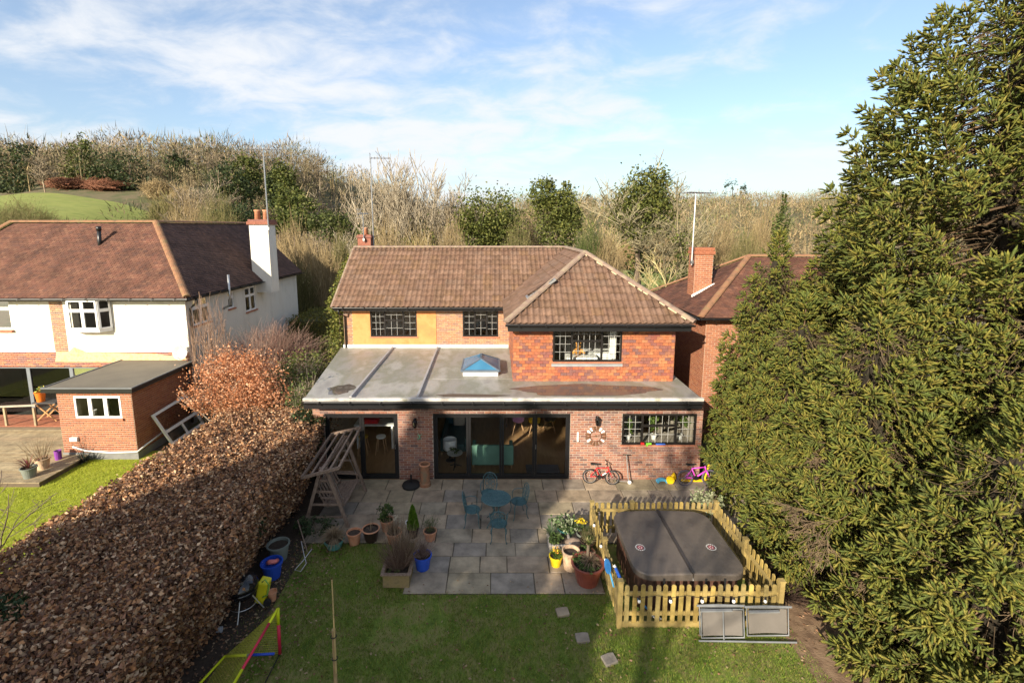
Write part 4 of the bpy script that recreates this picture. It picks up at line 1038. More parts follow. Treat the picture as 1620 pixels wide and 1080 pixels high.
# ------------------------------------------------------------------ vegetation builders
def prisms(Pp, Q, r0, r1, tint):
    """three sided tapering twigs from arrays"""
    Pp, Q = np.asarray(Pp, float), np.asarray(Q, float); n = len(Pp)
    r0 = np.asarray(r0, float)[:, None]; r1 = np.asarray(r1, float)[:, None]
    d = Q - Pp; d /= np.linalg.norm(d, axis=1, keepdims=True) + 1e-9
    ref = np.where(np.abs(d[:, 2:3]) > .9, np.array([[1., 0, 0]]), np.array([[0, 0, 1.]]))
    u = np.cross(d, ref); u /= np.linalg.norm(u, axis=1, keepdims=True); v = np.cross(d, u)
    rings = []
    for base, rr in ((Pp, r0), (Q, r1)):
        for k in range(3):
            a = 2 * pi * k / 3; rings.append(base + (u * math.cos(a) + v * math.sin(a)) * rr)
    V = np.stack(rings, 1).reshape(-1, 3); b = np.arange(n) * 6
    F_ = np.concatenate([np.stack([b + k, b + (k + 1) % 3, b + 3 + (k + 1) % 3, b + 3 + k], -1) for k in range(3)])
    return V, F_, np.repeat(tint, 6, axis=0)
def grow(base, d0, L, r, depth, rr, out, spread=.55, kids=(2, 4), up=.15, taper=.7, minr=.012):
    """recursive bare branch structure -> list of (p, q, r0, r1, depth)"""
    p = Vector(base); d = Vector(d0).normalized(); n = 3 if depth > 0 else 2
    pts = [p]
    for i in range(n):
        d = (d + Vector((rr.gauss(0, .13), rr.gauss(0, .13), rr.gauss(0, .08) + up * .25))).normalized()
        q = p + d * (L / n); ra = r * (1 - (1 - taper) * i / n); rb = r * (1 - (1 - taper) * (i + 1) / n)
        out.append((p, q, max(ra, minr), max(rb, minr), depth)); p = q; pts.append(p)
    if depth == 0: return
    for k in range(rr.randint(*kids)):
        t = rr.uniform(.35, 1.0); j = min(n - 1, int(t * n)); b = pts[j].lerp(pts[j + 1], t * n - j)
        a = rr.uniform(0, 2 * pi); sd = Vector((math.cos(a), math.sin(a), rr.uniform(-.1, .5)))
        grow(b, d * (1 - spread) + sd * spread, L * rr.uniform(.5, .75), r * taper * .62, depth - 1, rr, out, spread, kids, up, taper, minr)
    grow(p, d, L * .7, r * taper, depth - 1, rr, out, spread, kids, up, taper, minr)
def seg_obj(name, segs, cols, parent, sel=None, mt=None):
    s = [q for q in segs if sel is None or sel(q)]
    if not s: return None
    V, F_, T = prisms([tuple(q[0]) for q in s], [tuple(q[1]) for q in s], [q[2] for q in s], [q[3] for q in s], tintmix(len(s), cols, .15))
    return np_obj(name, V, F_, mt or M['twig'], parent, tint=T)
TWIG = [(.30, .25, .18), (.36, .31, .23), (.24, .19, .13)]
def bare_tree(label, base, H, seed, cols=TWIG, spread=.5, depth=4, kids=(2, 3), name='bare_tree', group=None, ivy=0, minr=.02, ivycols=None, stems=1, up=.2):
    r = root(name, label, 'tree', base, group); rr = random.Random(seed); segs = []
    for s in range(stems):
        d0 = (rr.gauss(0, .12 + .1 * (stems > 1)), rr.gauss(0, .12), 1)
        grow(Vector(base) + Vector((rr.gauss(0, .3), rr.gauss(0, .3), -.2)) * (stems > 1), d0, H * .36, H * .017 / math.sqrt(stems), depth, rr, segs, spread, kids, up, .72, minr)
    seg_obj('trunk', segs, cols, r, lambda q: q[4] >= depth - 1, M['twig']); seg_obj('crown', segs, cols, r, lambda q: q[4] < depth - 1)
    if ivy:
        big = [q for q in segs if q[4] >= depth - 1]; P_ = []
        for q in big:
            k = int(ivy * (q[1] - q[0]).length * (2.2 if q[4] == depth else 1.0))
            for _ in range(k):
                a = Vector(q[0]).lerp(q[1], rr.random()); hh = (a.z - base[2]) / H
                w = max(.15, H * .05 * (1.15 - hh)); P_.append((a.x + rr.gauss(0, w), a.y + rr.gauss(0, w), a.z + rr.gauss(0, w * .8)))
        P_ = np.array(P_); V, F_, T = leaf_arrays(P_, H * .021, tintmix(len(P_), ivycols or IVY, .3), aspect=.75); np_obj('ivy', V, F_, M['leaf'], r, tint=T)
    return r
IVY = [(.11, .13, .03), (.08, .10, .025), (.15, .16, .04), (.065, .085, .02)]
def clump_points(blobs, per, clump_r=.18, shell=.75, rng=RNG):
    """points in clumps on the outer part of ellipsoids (cx,cy,cz,rx,ry,rz)"""
    P_ = []
    vol = sum(b[3] * b[5] for b in blobs)
    for cx, cy, cz, rx, ry, rz in blobs:
        n = int(per * rx * rz / vol); nc = max(6, n // 28)
        d = rng.normal(size=(nc, 3)); d /= np.linalg.norm(d, axis=1, keepdims=True)
        c = d * rng.uniform(shell, 1.06, (nc, 1)); w = rng.integers(0, nc, n)
        q = c[w] + rng.normal(0, clump_r, (n, 3)) * rng.uniform(.4, 1.3, (nc, 1))[w]
        P_.append(q * np.array([rx, ry, rz]) + np.array([cx, cy, cz]))
    return np.concatenate(P_)
def bush(label, base, blobs, n, size, cols, name='bush', cat='bush', group=None, twigs=0, twcols=TWIG, mt=None, aspect=.6, th=.012, stem=True, clump=.18, trunk_r=None):
    r = root(name, label, cat, base, group)
    B_ = [(base[0] + b[0], base[1] + b[1], base[2] + b[2], *b[3:]) for b in blobs]
    if n:
        P_ = clump_points(B_, n, clump); k = P_[:, 2] > base[2] - .05; P_ = P_[k]
        V, F_, T = leaf_arrays(P_, size, tintmix(len(P_), cols, .28), aspect=aspect); np_obj('foliage' if cat != 'tree' else 'crown', V, F_, mt or M['leaf'], r, tint=T)
    top = max(b[2] + b[5] for b in blobs)
    if stem:
        rr = random.Random(len(label)); mb = MB(); tr = trunk_r or max(.02, top * .02)
        mb.tube([Vector(base) + Vector((0, 0, -.1)), Vector(base) + Vector((.02 * top, 0, top * .35)), Vector(base) + Vector((0, .02 * top, top * .75))], [tr, tr * .8, tr * .3], 6); mb.build('trunk' if cat == 'tree' else 'stem', M['bark'], r)
    if twigs:
        bl = [B_[i] for i in RNG.integers(0, len(B_), twigs)]; bl = np.array(bl)
        st = np.array(base) + RNG.normal(0, 1, (twigs, 3)) * np.array([.35, .35, 0]) * bl[:, 3:4]
        st[:, 2] = base[2] + RNG.uniform(0, .35, twigs) * (bl[:, 2] + bl[:, 5] - base[2])
        d = RNG.normal(size=(twigs, 3)); d[:, 2] = np.abs(d[:, 2]) * 1.3; d /= np.linalg.norm(d, axis=1, keepdims=True)
        en = bl[:, :3] + d * bl[:, 3:6] * RNG.uniform(.75, 1.1, (twigs, 1)); mid = (st + en) / 2 + RNG.normal(0, .16, (twigs, 3)) * bl[:, 3:4]
        T = tintmix(twigs, twcols, .2)
        off = RNG.normal(0, .3, (twigs, 3)) * bl[:, 3:6]; e2 = en + off * np.array([1, 1, .6])
        a = prisms(st, mid, np.full(twigs, th * 1.5), np.full(twigs, th), T); b = prisms(mid, en, np.full(twigs, th), np.full(twigs, th * .4), T); c = prisms(mid * .5 + en * .5, e2, np.full(twigs, th * .7), np.full(twigs, th * .3), T)
        V, F_, T = merge([a, b, c]); np_obj('twigs', V, F_, M['twig'], r, tint=T)
    return r

# ------------------------------------------------------------------ woods on the hills, one mass
def wood(name, label, X, Y, H, cols, blades, width):
    n = len(X); Z = hgt(X, Y); c = tintmix(n, cols, .25); pt_ = np.sin(X * .07 + 2 * np.sin(Y * .03)) * np.sin(Y * .05 + X * .02); c *= (1 + .25 * pt_)[:, None]; gsel = RNG.uniform(0, 1, n) < .06; c[gsel] = c[gsel] * np.array([.45, .62, .5]); H = H * (1 + .25 * np.sin(X * .13 + Y * .2))
    i = np.repeat(np.arange(n), blades); m = len(i); h = H[i]
    v = RNG.normal(size=(m, 3)); v /= np.linalg.norm(v, axis=1, keepdims=True); v *= RNG.uniform(.25, 1, (m, 1)) ** .5
    cr = (.50 * h)[:, None]; Pt = np.stack([X[i], Y[i], Z[i] + h * .5], -1) + v * np.concatenate([cr, cr, (h * .42)[:, None]], 1)
    low = RNG.uniform(0, 1, m) < .05; Pt[low] = np.stack([X[i], Y[i], Z[i]], -1)[low] + RNG.normal(0, .04, (int(low.sum()), 3)) * h[low][:, None]
    D = (v * 1.0 + np.array([0, 0, .3]) + RNG.normal(0, .45, (m, 3))) * (h * RNG.uniform(.06, .15, m))[:, None]
    D[low] = np.stack([0 * h, 0 * h, h * .7], -1)[low]
    a = RNG.uniform(0, 2 * pi, m); Wd = np.stack([np.cos(a), np.sin(a), RNG.normal(0, .3, m)], -1) * width * RNG.uniform(.5, 1.2, (m, 1))
    V, F_, T = tri_blades(Pt, D, Wd, c[i] * RNG.uniform(.8, 1.2, (m, 1)))
    o = np_obj(name, V, F_, M['twig'], tint=T, org=(float(X[0]), float(Y[0]), float(Z[0])), kind='stuff'); tag(o, label, 'woodland')
BROWN = [(0.221, 0.168, 0.098), (0.254, 0.205, 0.123), (0.180, 0.135, 0.082), (0.271, 0.205, 0.107), (0.205, 0.172, 0.098), (0.156, 0.156, 0.066)]
n = 3800; X = RNG.uniform(-150, 330, n); Y = RNG.uniform(96, 345, n); k = np.abs(X) < Y * 1.05 + 20; X, Y = X[k], Y[k]
wood('woodland', 'far brown winter wood covering the hillside behind the houses', X, Y, RNG.uniform(4.5, 8.5, len(X)), BROWN, 60, .2)
n = 620; X = RNG.uniform(-185, -30, n); Y = RNG.uniform(95, 150, n)
wood('woodland', 'leafless winter wood on the left hill above the green field', X, Y, RNG.uniform(5, 8.5, n), [(.24, .19, .13), (.29, .23, .16), (.20, .155, .10), (.26, .22, .12), (.17, .15, .07)], 190, .075)
n = 300; X = np.concatenate([RNG.uniform(-46, -8, 150), RNG.uniform(-8, 60, 150)]); Y = np.concatenate([RNG.uniform(52, 96, 150), RNG.uniform(88, 110, 150)]); k = ~((X < -36) & (Y < 82)); X, Y = np.concatenate([X[k], RNG.uniform(-78, -32, 90), RNG.uniform(-47, -30, 70)]), np.concatenate([Y[k], RNG.uniform(83, 97, 90), RNG.uniform(50, 96, 70)])
wood('woodland', 'scrubby leafless thicket on the valley floor behind the houses', X, Y, RNG.uniform(3, 6, len(X)), BROWN, 160, .06)
# far evergreens on the skyline
for px, py, w, Y_, lb in ((735, 308, 1.8, 290, 'tiny dark skyline tree above the left part of the main ridge'), (792, 307, 2.4, 300, 'dark skyline tree just beyond the round ivy tree'), (935, 292, 2.6, 300, 'dark skyline tree between the ivy trees'), (1160, 272, 3.4, 300, 'largest dark skyline tree beyond the spiky aerial'), (1178, 280, 2.2, 300, 'low dark skyline tree next to the largest one'), (958, 296, 1.6, 300, 'small skyline tree left of the forked bare tree')):
    p = at(px, py + 14, Y_); g = hz(p.x, Y_); b = (p.x, Y_, g)
    bush(lb, b, [(0, 0, (p.z - g) * .6, w * 1.3, w, (p.z - g) * .42)], 420, .8, [(.03, .05, .02), (.045, .065, .025)], 'skyline_tree', 'tree', 'skyline evergreens')

def px_tree(px, top, bot, wpx, Y_, ratio=.5):
    """base point, height and half width in metres of a tree seen at these pixel rows"""
    t = at(px, top, Y_); g = hz(t.x, Y_); return (t.x, Y_, g), t.z - g, wpx * (Y_ / 770) * .5
def ivy_mass(px, top, Y_, parts, label, cols=IVY, n=3600, name='ivy_clad_tree', size=.22, twigs=0):
    """tree smothered in ivy: parts are (px, py, half width px, half height px)"""
    g0 = at(px, top, Y_); base = (g0.x, Y_, hz(g0.x, Y_)); s = Y_ / 770 * 1.02; bl = []
    for (a, b, w, h) in parts:
        q = at(a, b, Y_); kk = 1.14; bl.append((q.x - base[0], RNG.uniform(-.4, .4), q.z - base[2], w * s * kk, w * s * .9 * kk, h * s * kk))
    return bush(label, base, bl, n, size, cols, name, 'tree', None, twigs, TWIG, None, .75, .03, True, .3, .3)
G1 = [(.12, .135, .03), (.09, .11, .025), (.16, .165, .04), (.07, .09, .02), (.135, .15, .035)]
ivy_mass(771, 315, 42, [(770, 345, 38, 30), (760, 368, 28, 22), (790, 366, 30, 24), (742, 355, 16, 12)], 'round ivy-smothered tree standing behind the main roof', G1, 7500)
ivy_mass(880, 290, 42, [(862, 308, 17, 18), (872, 330, 24, 22), (895, 335, 20, 22), (885, 362, 26, 26), (893, 312, 9, 18)], 'twin-headed ivy column of a tree left of the bay ridge', G1, 6500)
ivy_mass(1010, 290, 40, [(1003, 322, 24, 22), (1022, 300, 22, 26), (1010, 345, 36, 24), (1040, 335, 24, 26), (1045, 300, 12, 22)], 'broad ivy mass around the forked bare tree', G1, 7500)
bare_tree('forked bare tree rising out of a broad ivy mass', *[(lambda b, h, w: (b, h))(*px_tree(1022, 226, 380, 90, 40.5))][0], 21, [(.30, .26, .16), (.36, .32, .20)], .6, 5, (3, 4), ivy=26, minr=.018)
b, h, w = px_tree(1088, 258, 380, 50, 41); bare_tree('leaning ivy-wrapped bare tree next to the forked one', b, h, 5, [(.28, .24, .15)], .5, 4, (2, 3), ivy=50, minr=.018)
for i, (px, tp, st, lb) in enumerate(((592, 268, 2, 'ivy-stemmed bare tree directly behind the slim aerial'), (622, 246, 3, 'tall many-stemmed bare tree, ivy on its lower stems, above the main ridge'), (648, 240, 2, 'tallest pale bare tree in the ivy group above the main ridge'), (678, 262, 3, 'wide bare tree with ivy at the right of the ridge group'), (700, 290, 2, 'short ivy-wrapped bare tree ending the ridge group'))):
    b, h, w = px_tree(px, tp, 390, 40, 44 + i % 3); bare_tree(lb, b, h, 40 + i, [(.34, .29, .21), (.40, .35, .26), (.28, .23, .16)], .45, 5, (2, 3), ivy=34, minr=.02, stems=st, up=.45)
for i, (px, tp, wd, lb) in enumerate(((1062, 372, 30, 'slender yellowish bare sapling in the field gap'), (1130, 395, 40, 'yellow-twigged bare tree behind the red brick chimney'), (950, 260, 30, 'thin leafless treetop left of the forked tree'))):
    b, h, w = px_tree(px, tp, 440, wd, 36 if i < 2 else 60); bare_tree(lb, b, h, 70 + i, [(.42, .35, .16), (.48, .41, .22)], .5, 4, (2, 3), minr=.016, stems=2 if i == 1 else 1)
# left hill: evergreens and bare trees one can tell apart
DK = [(.035, .055, .02), (.05, .07, .025), (.065, .085, .025), (.03, .045, .018)]
for i, (parts, Y_, lb, cs) in enumerate((
    ([(18, 262, 30, 26), (5, 285, 22, 22), (38, 250, 16, 14)], 92, 'dark ivy-covered tree at the top edge of the left hill', DK),
    ([(25, 300, 20, 16), (12, 322, 18, 14)], 84, 'low dark evergreen beside the green field', DK),
    ([(128, 245, 12, 22), (130, 275, 18, 22)], 90, 'narrow ivy column on the left hill', IVY),
    ([(165, 268, 22, 20), (182, 285, 24, 22), (170, 300, 20, 16)], 88, 'large dark ivy clump above the red scrub', DK),
    ([(205, 270, 20, 22), (212, 298, 22, 20), (198, 310, 18, 14)], 86, 'dark broad evergreen right of the ivy clump', DK),
    ([(285, 265, 16, 14), (290, 278, 12, 10)], 96, 'round dark evergreen on the hill crest', DK),
    ([(362, 282, 18, 20), (372, 300, 20, 20)], 80, 'dark yew-like tree behind the tall aerial', DK),
    ([(392, 268, 16, 16), (398, 292, 16, 16)], 84, 'olive ivy-covered tree just left of the tall aerial', IVY),
    ([(433, 300, 9, 22)], 70, 'slim dark conifer right of the tall aerial', DK),
    ([(450, 285, 12, 18), (456, 305, 14, 16)], 70, 'bright green ivy-covered tree right of the slim conifer', IVY),
    ([(520, 360, 20, 20), (540, 362, 22, 20), (505, 352, 14, 14)], 46, 'olive conifer pair left of the main ridge', [(.065, .085, .02), (.09, .105, .03), (.05, .065, .018)]),
    ([(463, 350, 22, 14), (440, 352, 14, 10)], 50, 'low bright green shrub above the white chimney', IVY),
    ([(380, 340, 22, 16), (350, 345, 18, 12)], 52, 'dark green scrub behind the white house roof', DK),
    ([(455, 320, 16, 16), (480, 325, 14, 12)], 58, 'mixed green scrub on the lower slope', IVY))):
    ivy_mass(parts[0][0], parts[0][1], Y_, parts, lb, cs, 2000, 'evergreen_tree', .0045 * Y_ + .04)
for i, (px, tp, Y_, lb) in enumerate(((62, 232, 80, 'bare spreading tree standing alone on the green field'), (120, 215, 105, 'bare oak on the crest of the left hill'), (40, 205, 108, 'bare tree at the highest point of the left hill'), (205, 235, 104, 'wispy bare tree beyond the ivy clump'), (275, 238, 100, 'bare crest tree next to the round evergreen'), (320, 262, 70, 'fan-shaped bare tree behind the white house ridge'), (295, 285, 62, 'pale fan-shaped thicket tree behind the white house'), (485, 275, 75, 'grey leafless tree right of the ivy-covered green one'), (545, 310, 70, 'small leafless tree left of the slim aerial'), (160, 225, 106, 'bare crest tree above the dark ivy clump'), (240, 250, 98, 'thin crest tree between the evergreens'))):
    b, h, w = px_tree(px, tp, 330, 40, Y_); bare_tree(lb, b, h, 90 + i, [(.26, .21, .15), (.32, .27, .19), (.22, .17, .12)], .6, 4, (3, 4), minr=.0005 * Y_)
for i, (px, py, w, h, cs, lb) in enumerate(((110, 303, 34, 8, [(.24, .10, .06), (.29, .14, .08)], 'reddish leafless scrub along the top of the green field'), (168, 306, 30, 8, [(.27, .12, .07), (.22, .10, .06)], 'red-brown scrub at the field corner'))):
    q = at(px, py, 84); b = (q.x, 84, hz(q.x, 84)); s = 84 / 770
    bush(lb, b, [(0, 0, h * s * .9, w * s, 2, h * s)], 0, .2, cs, 'scrub', 'bush', None, 500, cs, th=.035, stem=False)
# scrub and bushes between and behind the houses
TAN = [(.30, .22, .11), (.36, .27, .14), (.25, .19, .10), (.40, .31, .17)]
OLV = [(.16, .15, .055), (.20, .18, .07), (.13, .125, .045), (.25, .21, .10)]
spec = [(262, 322, 26, 16, 62, OLV, 'olive scrub where the green field ends'), (285, 312, 24, 18, 70, TAN, 'tan scrub on the slope right of the green field'), (45, 335, 40, 18, 52, OLV, 'olive bushes along the lower edge of the green field'), (250, 300, 22, 16, 80, TAN, 'bleached scrub above the right end of the field'), (15, 345, 50, 34, 44, OLV, 'olive thicket at the left end of the white house roof'), (300, 330, 40, 26, 48, TAN, 'tan thicket behind the white house ridge'), (345, 325, 34, 24, 46, OLV, 'olive twiggy thicket behind the white house ridge'),
        (462, 380, 30, 30, 38, TAN, 'golden-brown bush beside the white chimney'), (490, 415, 34, 40, 33, TAN, 'tan bush in the gap between the houses'), (470, 440, 30, 30, 31, OLV, 'olive bush low in the gap between the houses'), (515, 420, 30, 36, 32, TAN, 'bleached twiggy bush near the gable end'),
        (540, 392, 20, 24, 36, OLV, 'olive bush behind the gable chimney'), (615, 372, 34, 26, 36, TAN, 'pale shrub peeping over the main ridge'), (665, 380, 30, 18, 36, [(.40, .30, .14), (.46, .36, .18)], 'straw-coloured shrub over the main ridge'), (715, 370, 24, 24, 37, TAN, 'brown shrub left of the round ivy tree'),
        (820, 375, 26, 24, 38, OLV, 'olive shrub between the ivy trees'), (840, 360, 24, 22, 46, TAN, 'tan shrub behind the twin-headed ivy tree'), (935, 370, 26, 24, 38, [(.08, .11, .03), (.12, .14, .045)], 'green shrub right of the twin-headed ivy tree'), (960, 385, 28, 26, 38, TAN, 'golden scrub behind the bay ridge'), (1000, 398, 28, 22, 92, [(.40, .29, .15), (.33, .23, .12)], 'russet scrub right of the bay ridge'),
        (1045, 396, 30, 24, 94, TAN, 'tan scrub at the far side of the field gap'), (1095, 390, 30, 28, 92, OLV, 'olive scrub behind the spiky aerial'), (1140, 375, 34, 40, 46, TAN, 'tall tan thicket behind the red brick house'), (1180, 390, 30, 30, 42, OLV, 'olive thicket above the red brick house roof'), (1215, 360, 30, 40, 48, TAN, 'pale thicket left of the spruces'),
        (565, 395, 16, 14, 38, OLV, 'small olive bush behind the gable end')]
for i, (px, py, w, h, Y_, cs, lb) in enumerate(spec):
    q = at(px, py, Y_); g = hz(q.x, Y_); s = Y_ / 770; top = q.z + h * s - g
    bl = [(0, 0, top * .5, w * s, w * s * .8, top * .5), (w * s * .6, .3, top * .38, w * s * .6, w * s * .6, top * .4), (-w * s * .6, -.3, top * .4, w * s * .55, w * s * .6, top * .42)]
    bush(lb, (q.x, Y_, g), bl, 900 if cs is OLV or cs[0][1] > cs[0][0] else 350, .10 if Y_ < 60 else .2, cs, 'thicket', 'bush', None, 600, cs, th=.015 if Y_ < 60 else .035, stem=False)
b, h, w = px_tree(1240, 305, 440, 40, 34)
bush('feathery young conifer behind the red brick house', b, [(0, 0, h * .3, w * 1.3, w, h * .3), (0, 0, h * .6, w * .8, w * .7, h * .3), (0, 0, h * .85, w * .35, w * .3, h * .18)], 1800, .2, [(.075, .10, .025), (.10, .12, .03)], 'conifer', 'tree', trunk_r=.1)

# ------------------------------------------------------------------ clipped conifer hedge in the gap
def box_leaves(x0, x1, y0, y1, z0, z1, n, noise=.06):
    A = [(y1 - y0) * (z1 - z0), (y1 - y0) * (z1 - z0), (x1 - x0) * (z1 - z0), (x1 - x0) * (z1 - z0), (x1 - x0) * (y1 - y0)]
    f = RNG.choice(5, n, p=np.array(A) / sum(A)); u = RNG.uniform(0, 1, (n, 3)); P_ = np.array([x0, y0, z0]) + u * np.array([x1 - x0, y1 - y0, z1 - z0])
    P_[f == 0, 0] = x0; P_[f == 1, 0] = x1; P_[f == 2, 1] = y0; P_[f == 3, 1] = y1; P_[f == 4, 2] = z1
    return P_ + RNG.normal(0, noise, (n, 3))
hg = root('conifer_hedge', 'clipped yellow-green conifer hedge in the gap between the houses', 'hedge', (-9.5, 27, 0))
P_ = box_leaves(-11.2, -6.9, 25.5, 29.5, 0, 2.75, 9000)
V, F_, T = leaf_arrays(P_, .11, tintmix(9000, [(.15, .145, .03), (.19, .17, .04), (.11, .115, .025)], .25)); np_obj('foliage', V, F_, M['leaf'], hg, tint=T)
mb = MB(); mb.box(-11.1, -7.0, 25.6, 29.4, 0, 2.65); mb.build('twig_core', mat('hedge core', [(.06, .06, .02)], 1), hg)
# climber on the gable edge and side wall
cl = root('climbing_ivy', 'yellow-green ivy climbing the gable edge of the main house', 'climber', (-6.7, 20.5, 0))
n = 4200; t = RNG.uniform(0, 1, n); side = RNG.uniform(0, 1, n) < .55
yv = np.where(side, 19.5 + t * 2.9, RNG.uniform(19.5, 20.6, n)); zv = np.where(side, 4.35 + (yv - 19.5) * .62 + RNG.normal(0, .14, n), t * 4.3)
P_ = np.stack([-6.62 + RNG.normal(0, .13, n) - RNG.uniform(0, .12, n), yv, zv], -1)
V, F_, T = leaf_arrays(P_, .10, tintmix(n, [(.15, .16, .03), (.10, .125, .025), (.20, .19, .045)], .25), aspect=.8); np_obj('foliage', V, F_, M['leaf'], cl, tint=T)
mb = MB(); mb.tube([(-6.55, 19.7, 0), (-6.5, 19.75, 2), (-6.5, 19.9, 4.2)], [.04, .03, .015], 6); mb.build('stem', M['bark'], cl)
for args in (('olive shrub mass against the left end of the extension', (-7.6, 17.4, 0), [(0, 0, 1.4, 1.1, 1.4, 1.3), (.2, .8, 1.9, .9, 1.1, .9), (-.6, -.6, 1.0, .9, .9, .9)], 5200, .11, [(.075, .10, .022), (.11, .13, .03), (.14, .14, .04)]),
             ('yellowish shrub leaning on the side of the flat roof', (-7.0, 20.9, 0), [(0, 0, 1.5, .8, 1.3, 1.2), (-.5, 1.2, 1.4, .9, .9, 1.1)], 3800, .11, [(.13, .14, .035), (.17, .165, .045), (.09, .11, .025)]),
             ('dense green laurel between hedge and patio door', (-6.1, 15.2, 0), [(0, -.2, 1.5, .55, .8, 1.2)], 2400, .10, [(.06, .09, .02), (.09, .115, .03)])):
    bush(*args, name='shrub', cat='shrub', twigs=220, th=.01)
bush('reddish leafless dogwood twigs between the houses', (-9.3, 19.2, 0), [(0, 0, 2.3, 1.6, 1.4, 1.5), (.9, .9, 2.0, 1.2, 1, 1.3)], 0, .1, TAN, 'leafless_shrub', 'shrub', None, 800, [(.26, .15, .12), (.34, .24, .19), (.22, .13, .10)], th=.009, stem=False)

# ------------------------------------------------------------------ beech hedge and beech tree with dead leaves
BEECH = [(.38, .20, .10), (.52, .33, .19), (.28, .14, .08), (.62, .44, .28), (.46, .23, .10), (.18, .095, .06), (.13, .075, .05)]
def hx(y):            # left and right faces of the hedge along its length
    return -8.75 + .05 * np.sin(y * 1.1) + .06 * (y - 8) * (y > 8) * .9, -4.95 + .10 * np.sin(y * 1.7) - .03 * (y - 8)
def htop(x, y): return 2.0 + .03 * np.sin(x * 2.1 + y) + .03 * np.sin(y * 2.3 - x) + .02 * np.sin(7 * x + 5 * y)
hedge = root('beech_hedge', 'wide clipped beech hedge keeping its brown winter leaves', 'hedge', (-6.8, 9, 0))
n = 118000; y = RNG.uniform(3.6, 14.4, n); l, r_ = hx(y); u = RNG.uniform(0, 1, n)
f = RNG.choice(4, n, p=[.60, .28, .06, .06]); x = l + (r_ - l) * u; z = htop(x, y)
sidez = RNG.uniform(0.02, 1, n) ** .9 * z
bul = .16 * np.sin(sidez * 1.5)
x = np.where(f == 1, r_ + bul * .3 - .55 * np.clip(1 - sidez / 1.9, 0, 1) ** 1.3, np.where(f == 2, l - bul + .1, x)); z = np.where(f == 0, z, sidez)
y = np.where(f == 3, 14.4 + RNG.normal(0, .05, n), y)
edge = np.minimum(x - l, r_ - x); z = np.where(f == 0, z - .22 * np.clip(.35 - edge, 0, .35) ** 2 / .12, z)
clump = .055 * np.sin(x * 9 + 2 * np.sin(y * 7)) * np.sin(y * 8 + np.sin(x * 5)) + .03 * np.sin(x * 23 + y * 17)
P_ = np.stack([x + RNG.normal(0, .045, n) + np.where(f == 1, clump, 0), y + RNG.normal(0, .03, n), z + RNG.normal(0, .045, n) + np.where(f == 0, clump, 0)], -1)
T0 = tintmix(n, BEECH, .38)
ivyspots = (((x + 7.6) ** 2 / .5 + (y - 6.2) ** 2 / .35 < 1) | ((x + 5.6) ** 2 / .3 + (y - 13.9) ** 2 / .35 < 1) | ((x + 5.0) ** 2 / .06 + (y - 9.7) ** 2 / .08 + (z - 1.0) ** 2 / .25 < 1) | ((x + 7.2) ** 2 / .2 + (y - 5.4) ** 2 / .1 < 1)) & (RNG.uniform(0, 1, n) < .7)
T0[ivyspots] = tintmix(int(ivyspots.sum()), [(.045, .075, .03), (.06, .09, .03), (.03, .055, .02)], .2)
V, F_, T = leaf_arrays(P_, .076, T0, flat=.35, aspect=.62, curl=.35); np_obj('foliage', V, F_, M['leaf'], hedge, tint=T)
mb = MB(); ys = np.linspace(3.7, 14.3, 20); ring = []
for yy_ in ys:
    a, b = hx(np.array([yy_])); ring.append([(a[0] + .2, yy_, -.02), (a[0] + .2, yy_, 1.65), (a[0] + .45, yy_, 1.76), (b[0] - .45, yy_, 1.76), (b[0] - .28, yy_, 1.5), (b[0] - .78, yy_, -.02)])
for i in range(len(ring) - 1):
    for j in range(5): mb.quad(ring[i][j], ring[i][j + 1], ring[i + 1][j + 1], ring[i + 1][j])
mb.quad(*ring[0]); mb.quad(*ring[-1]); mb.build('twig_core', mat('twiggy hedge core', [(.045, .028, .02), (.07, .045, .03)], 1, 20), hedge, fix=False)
V, F_, T = [], [], []
n = 1500; y = RNG.uniform(3.8, 14.3, n); l, r_ = hx(y); zt_ = RNG.uniform(0, 1.6, n); P0 = np.stack([r_ - .15 - .55 * np.clip(1 - zt_ / 1.9, 0, 1) ** 1.3 + RNG.normal(0, .05, n), y, zt_], -1)
D = np.stack([RNG.uniform(.0, .16, n), RNG.normal(0, .12, n), RNG.uniform(.08, .3, n)], -1)
V, F_, T = prisms(P0, P0 + D, np.full(n, .006), np.full(n, .003), tintmix(n, [(.17, .12, .09), (.24, .18, .13)], .2)); np_obj('twigs', V, F_, M['twig'], hedge, tint=T)

bt = root('beech_tree', 'small beech tree holding coppery dead leaves above the hedge end', 'tree', (-8.4, 15.4, 0))
segs = []; rr = random.Random(4)
for s in range(4): grow((-8.4 + rr.gauss(0, .15), 15.4 + rr.gauss(0, .15), 0), (rr.gauss(0, .35), rr.gauss(0, .3), 1), 1.25, .05, 4, rr, segs, .55, (2, 3), .12, .75, .005)
seg_obj('trunk', segs, [(.20, .16, .13), (.27, .22, .18)], bt, lambda q: q[4] >= 3); seg_obj('crown', segs, [(.24, .17, .13), (.30, .22, .17)], bt, lambda q: q[4] < 3)
P_ = []
for q in segs:
    if q[4] <= 1:
        for _ in range(3 if q[4] == 0 else 1): P_.append(tuple(Vector(q[0]).lerp(q[1], rr.random()) + Vector((rr.gauss(0, .05), rr.gauss(0, .05), rr.gauss(0, .05)))))
P_ = np.array(P_)
if len(P_) > 14000: P_ = P_[RNG.choice(len(P_), 14000, replace=False)]
extra = clump_points([(-8.5, 15.4, 2.6, 1.35, 1.1, 1.0), (-7.7, 15.1, 2.0, 1.0, .8, .7), (-9.0, 15.6, 3.05, .75, .7, .6), (-8.0, 15.4, 3.0, .6, .6, .5)], 9500, .22, .5)
P_ = np.concatenate([P_, extra])
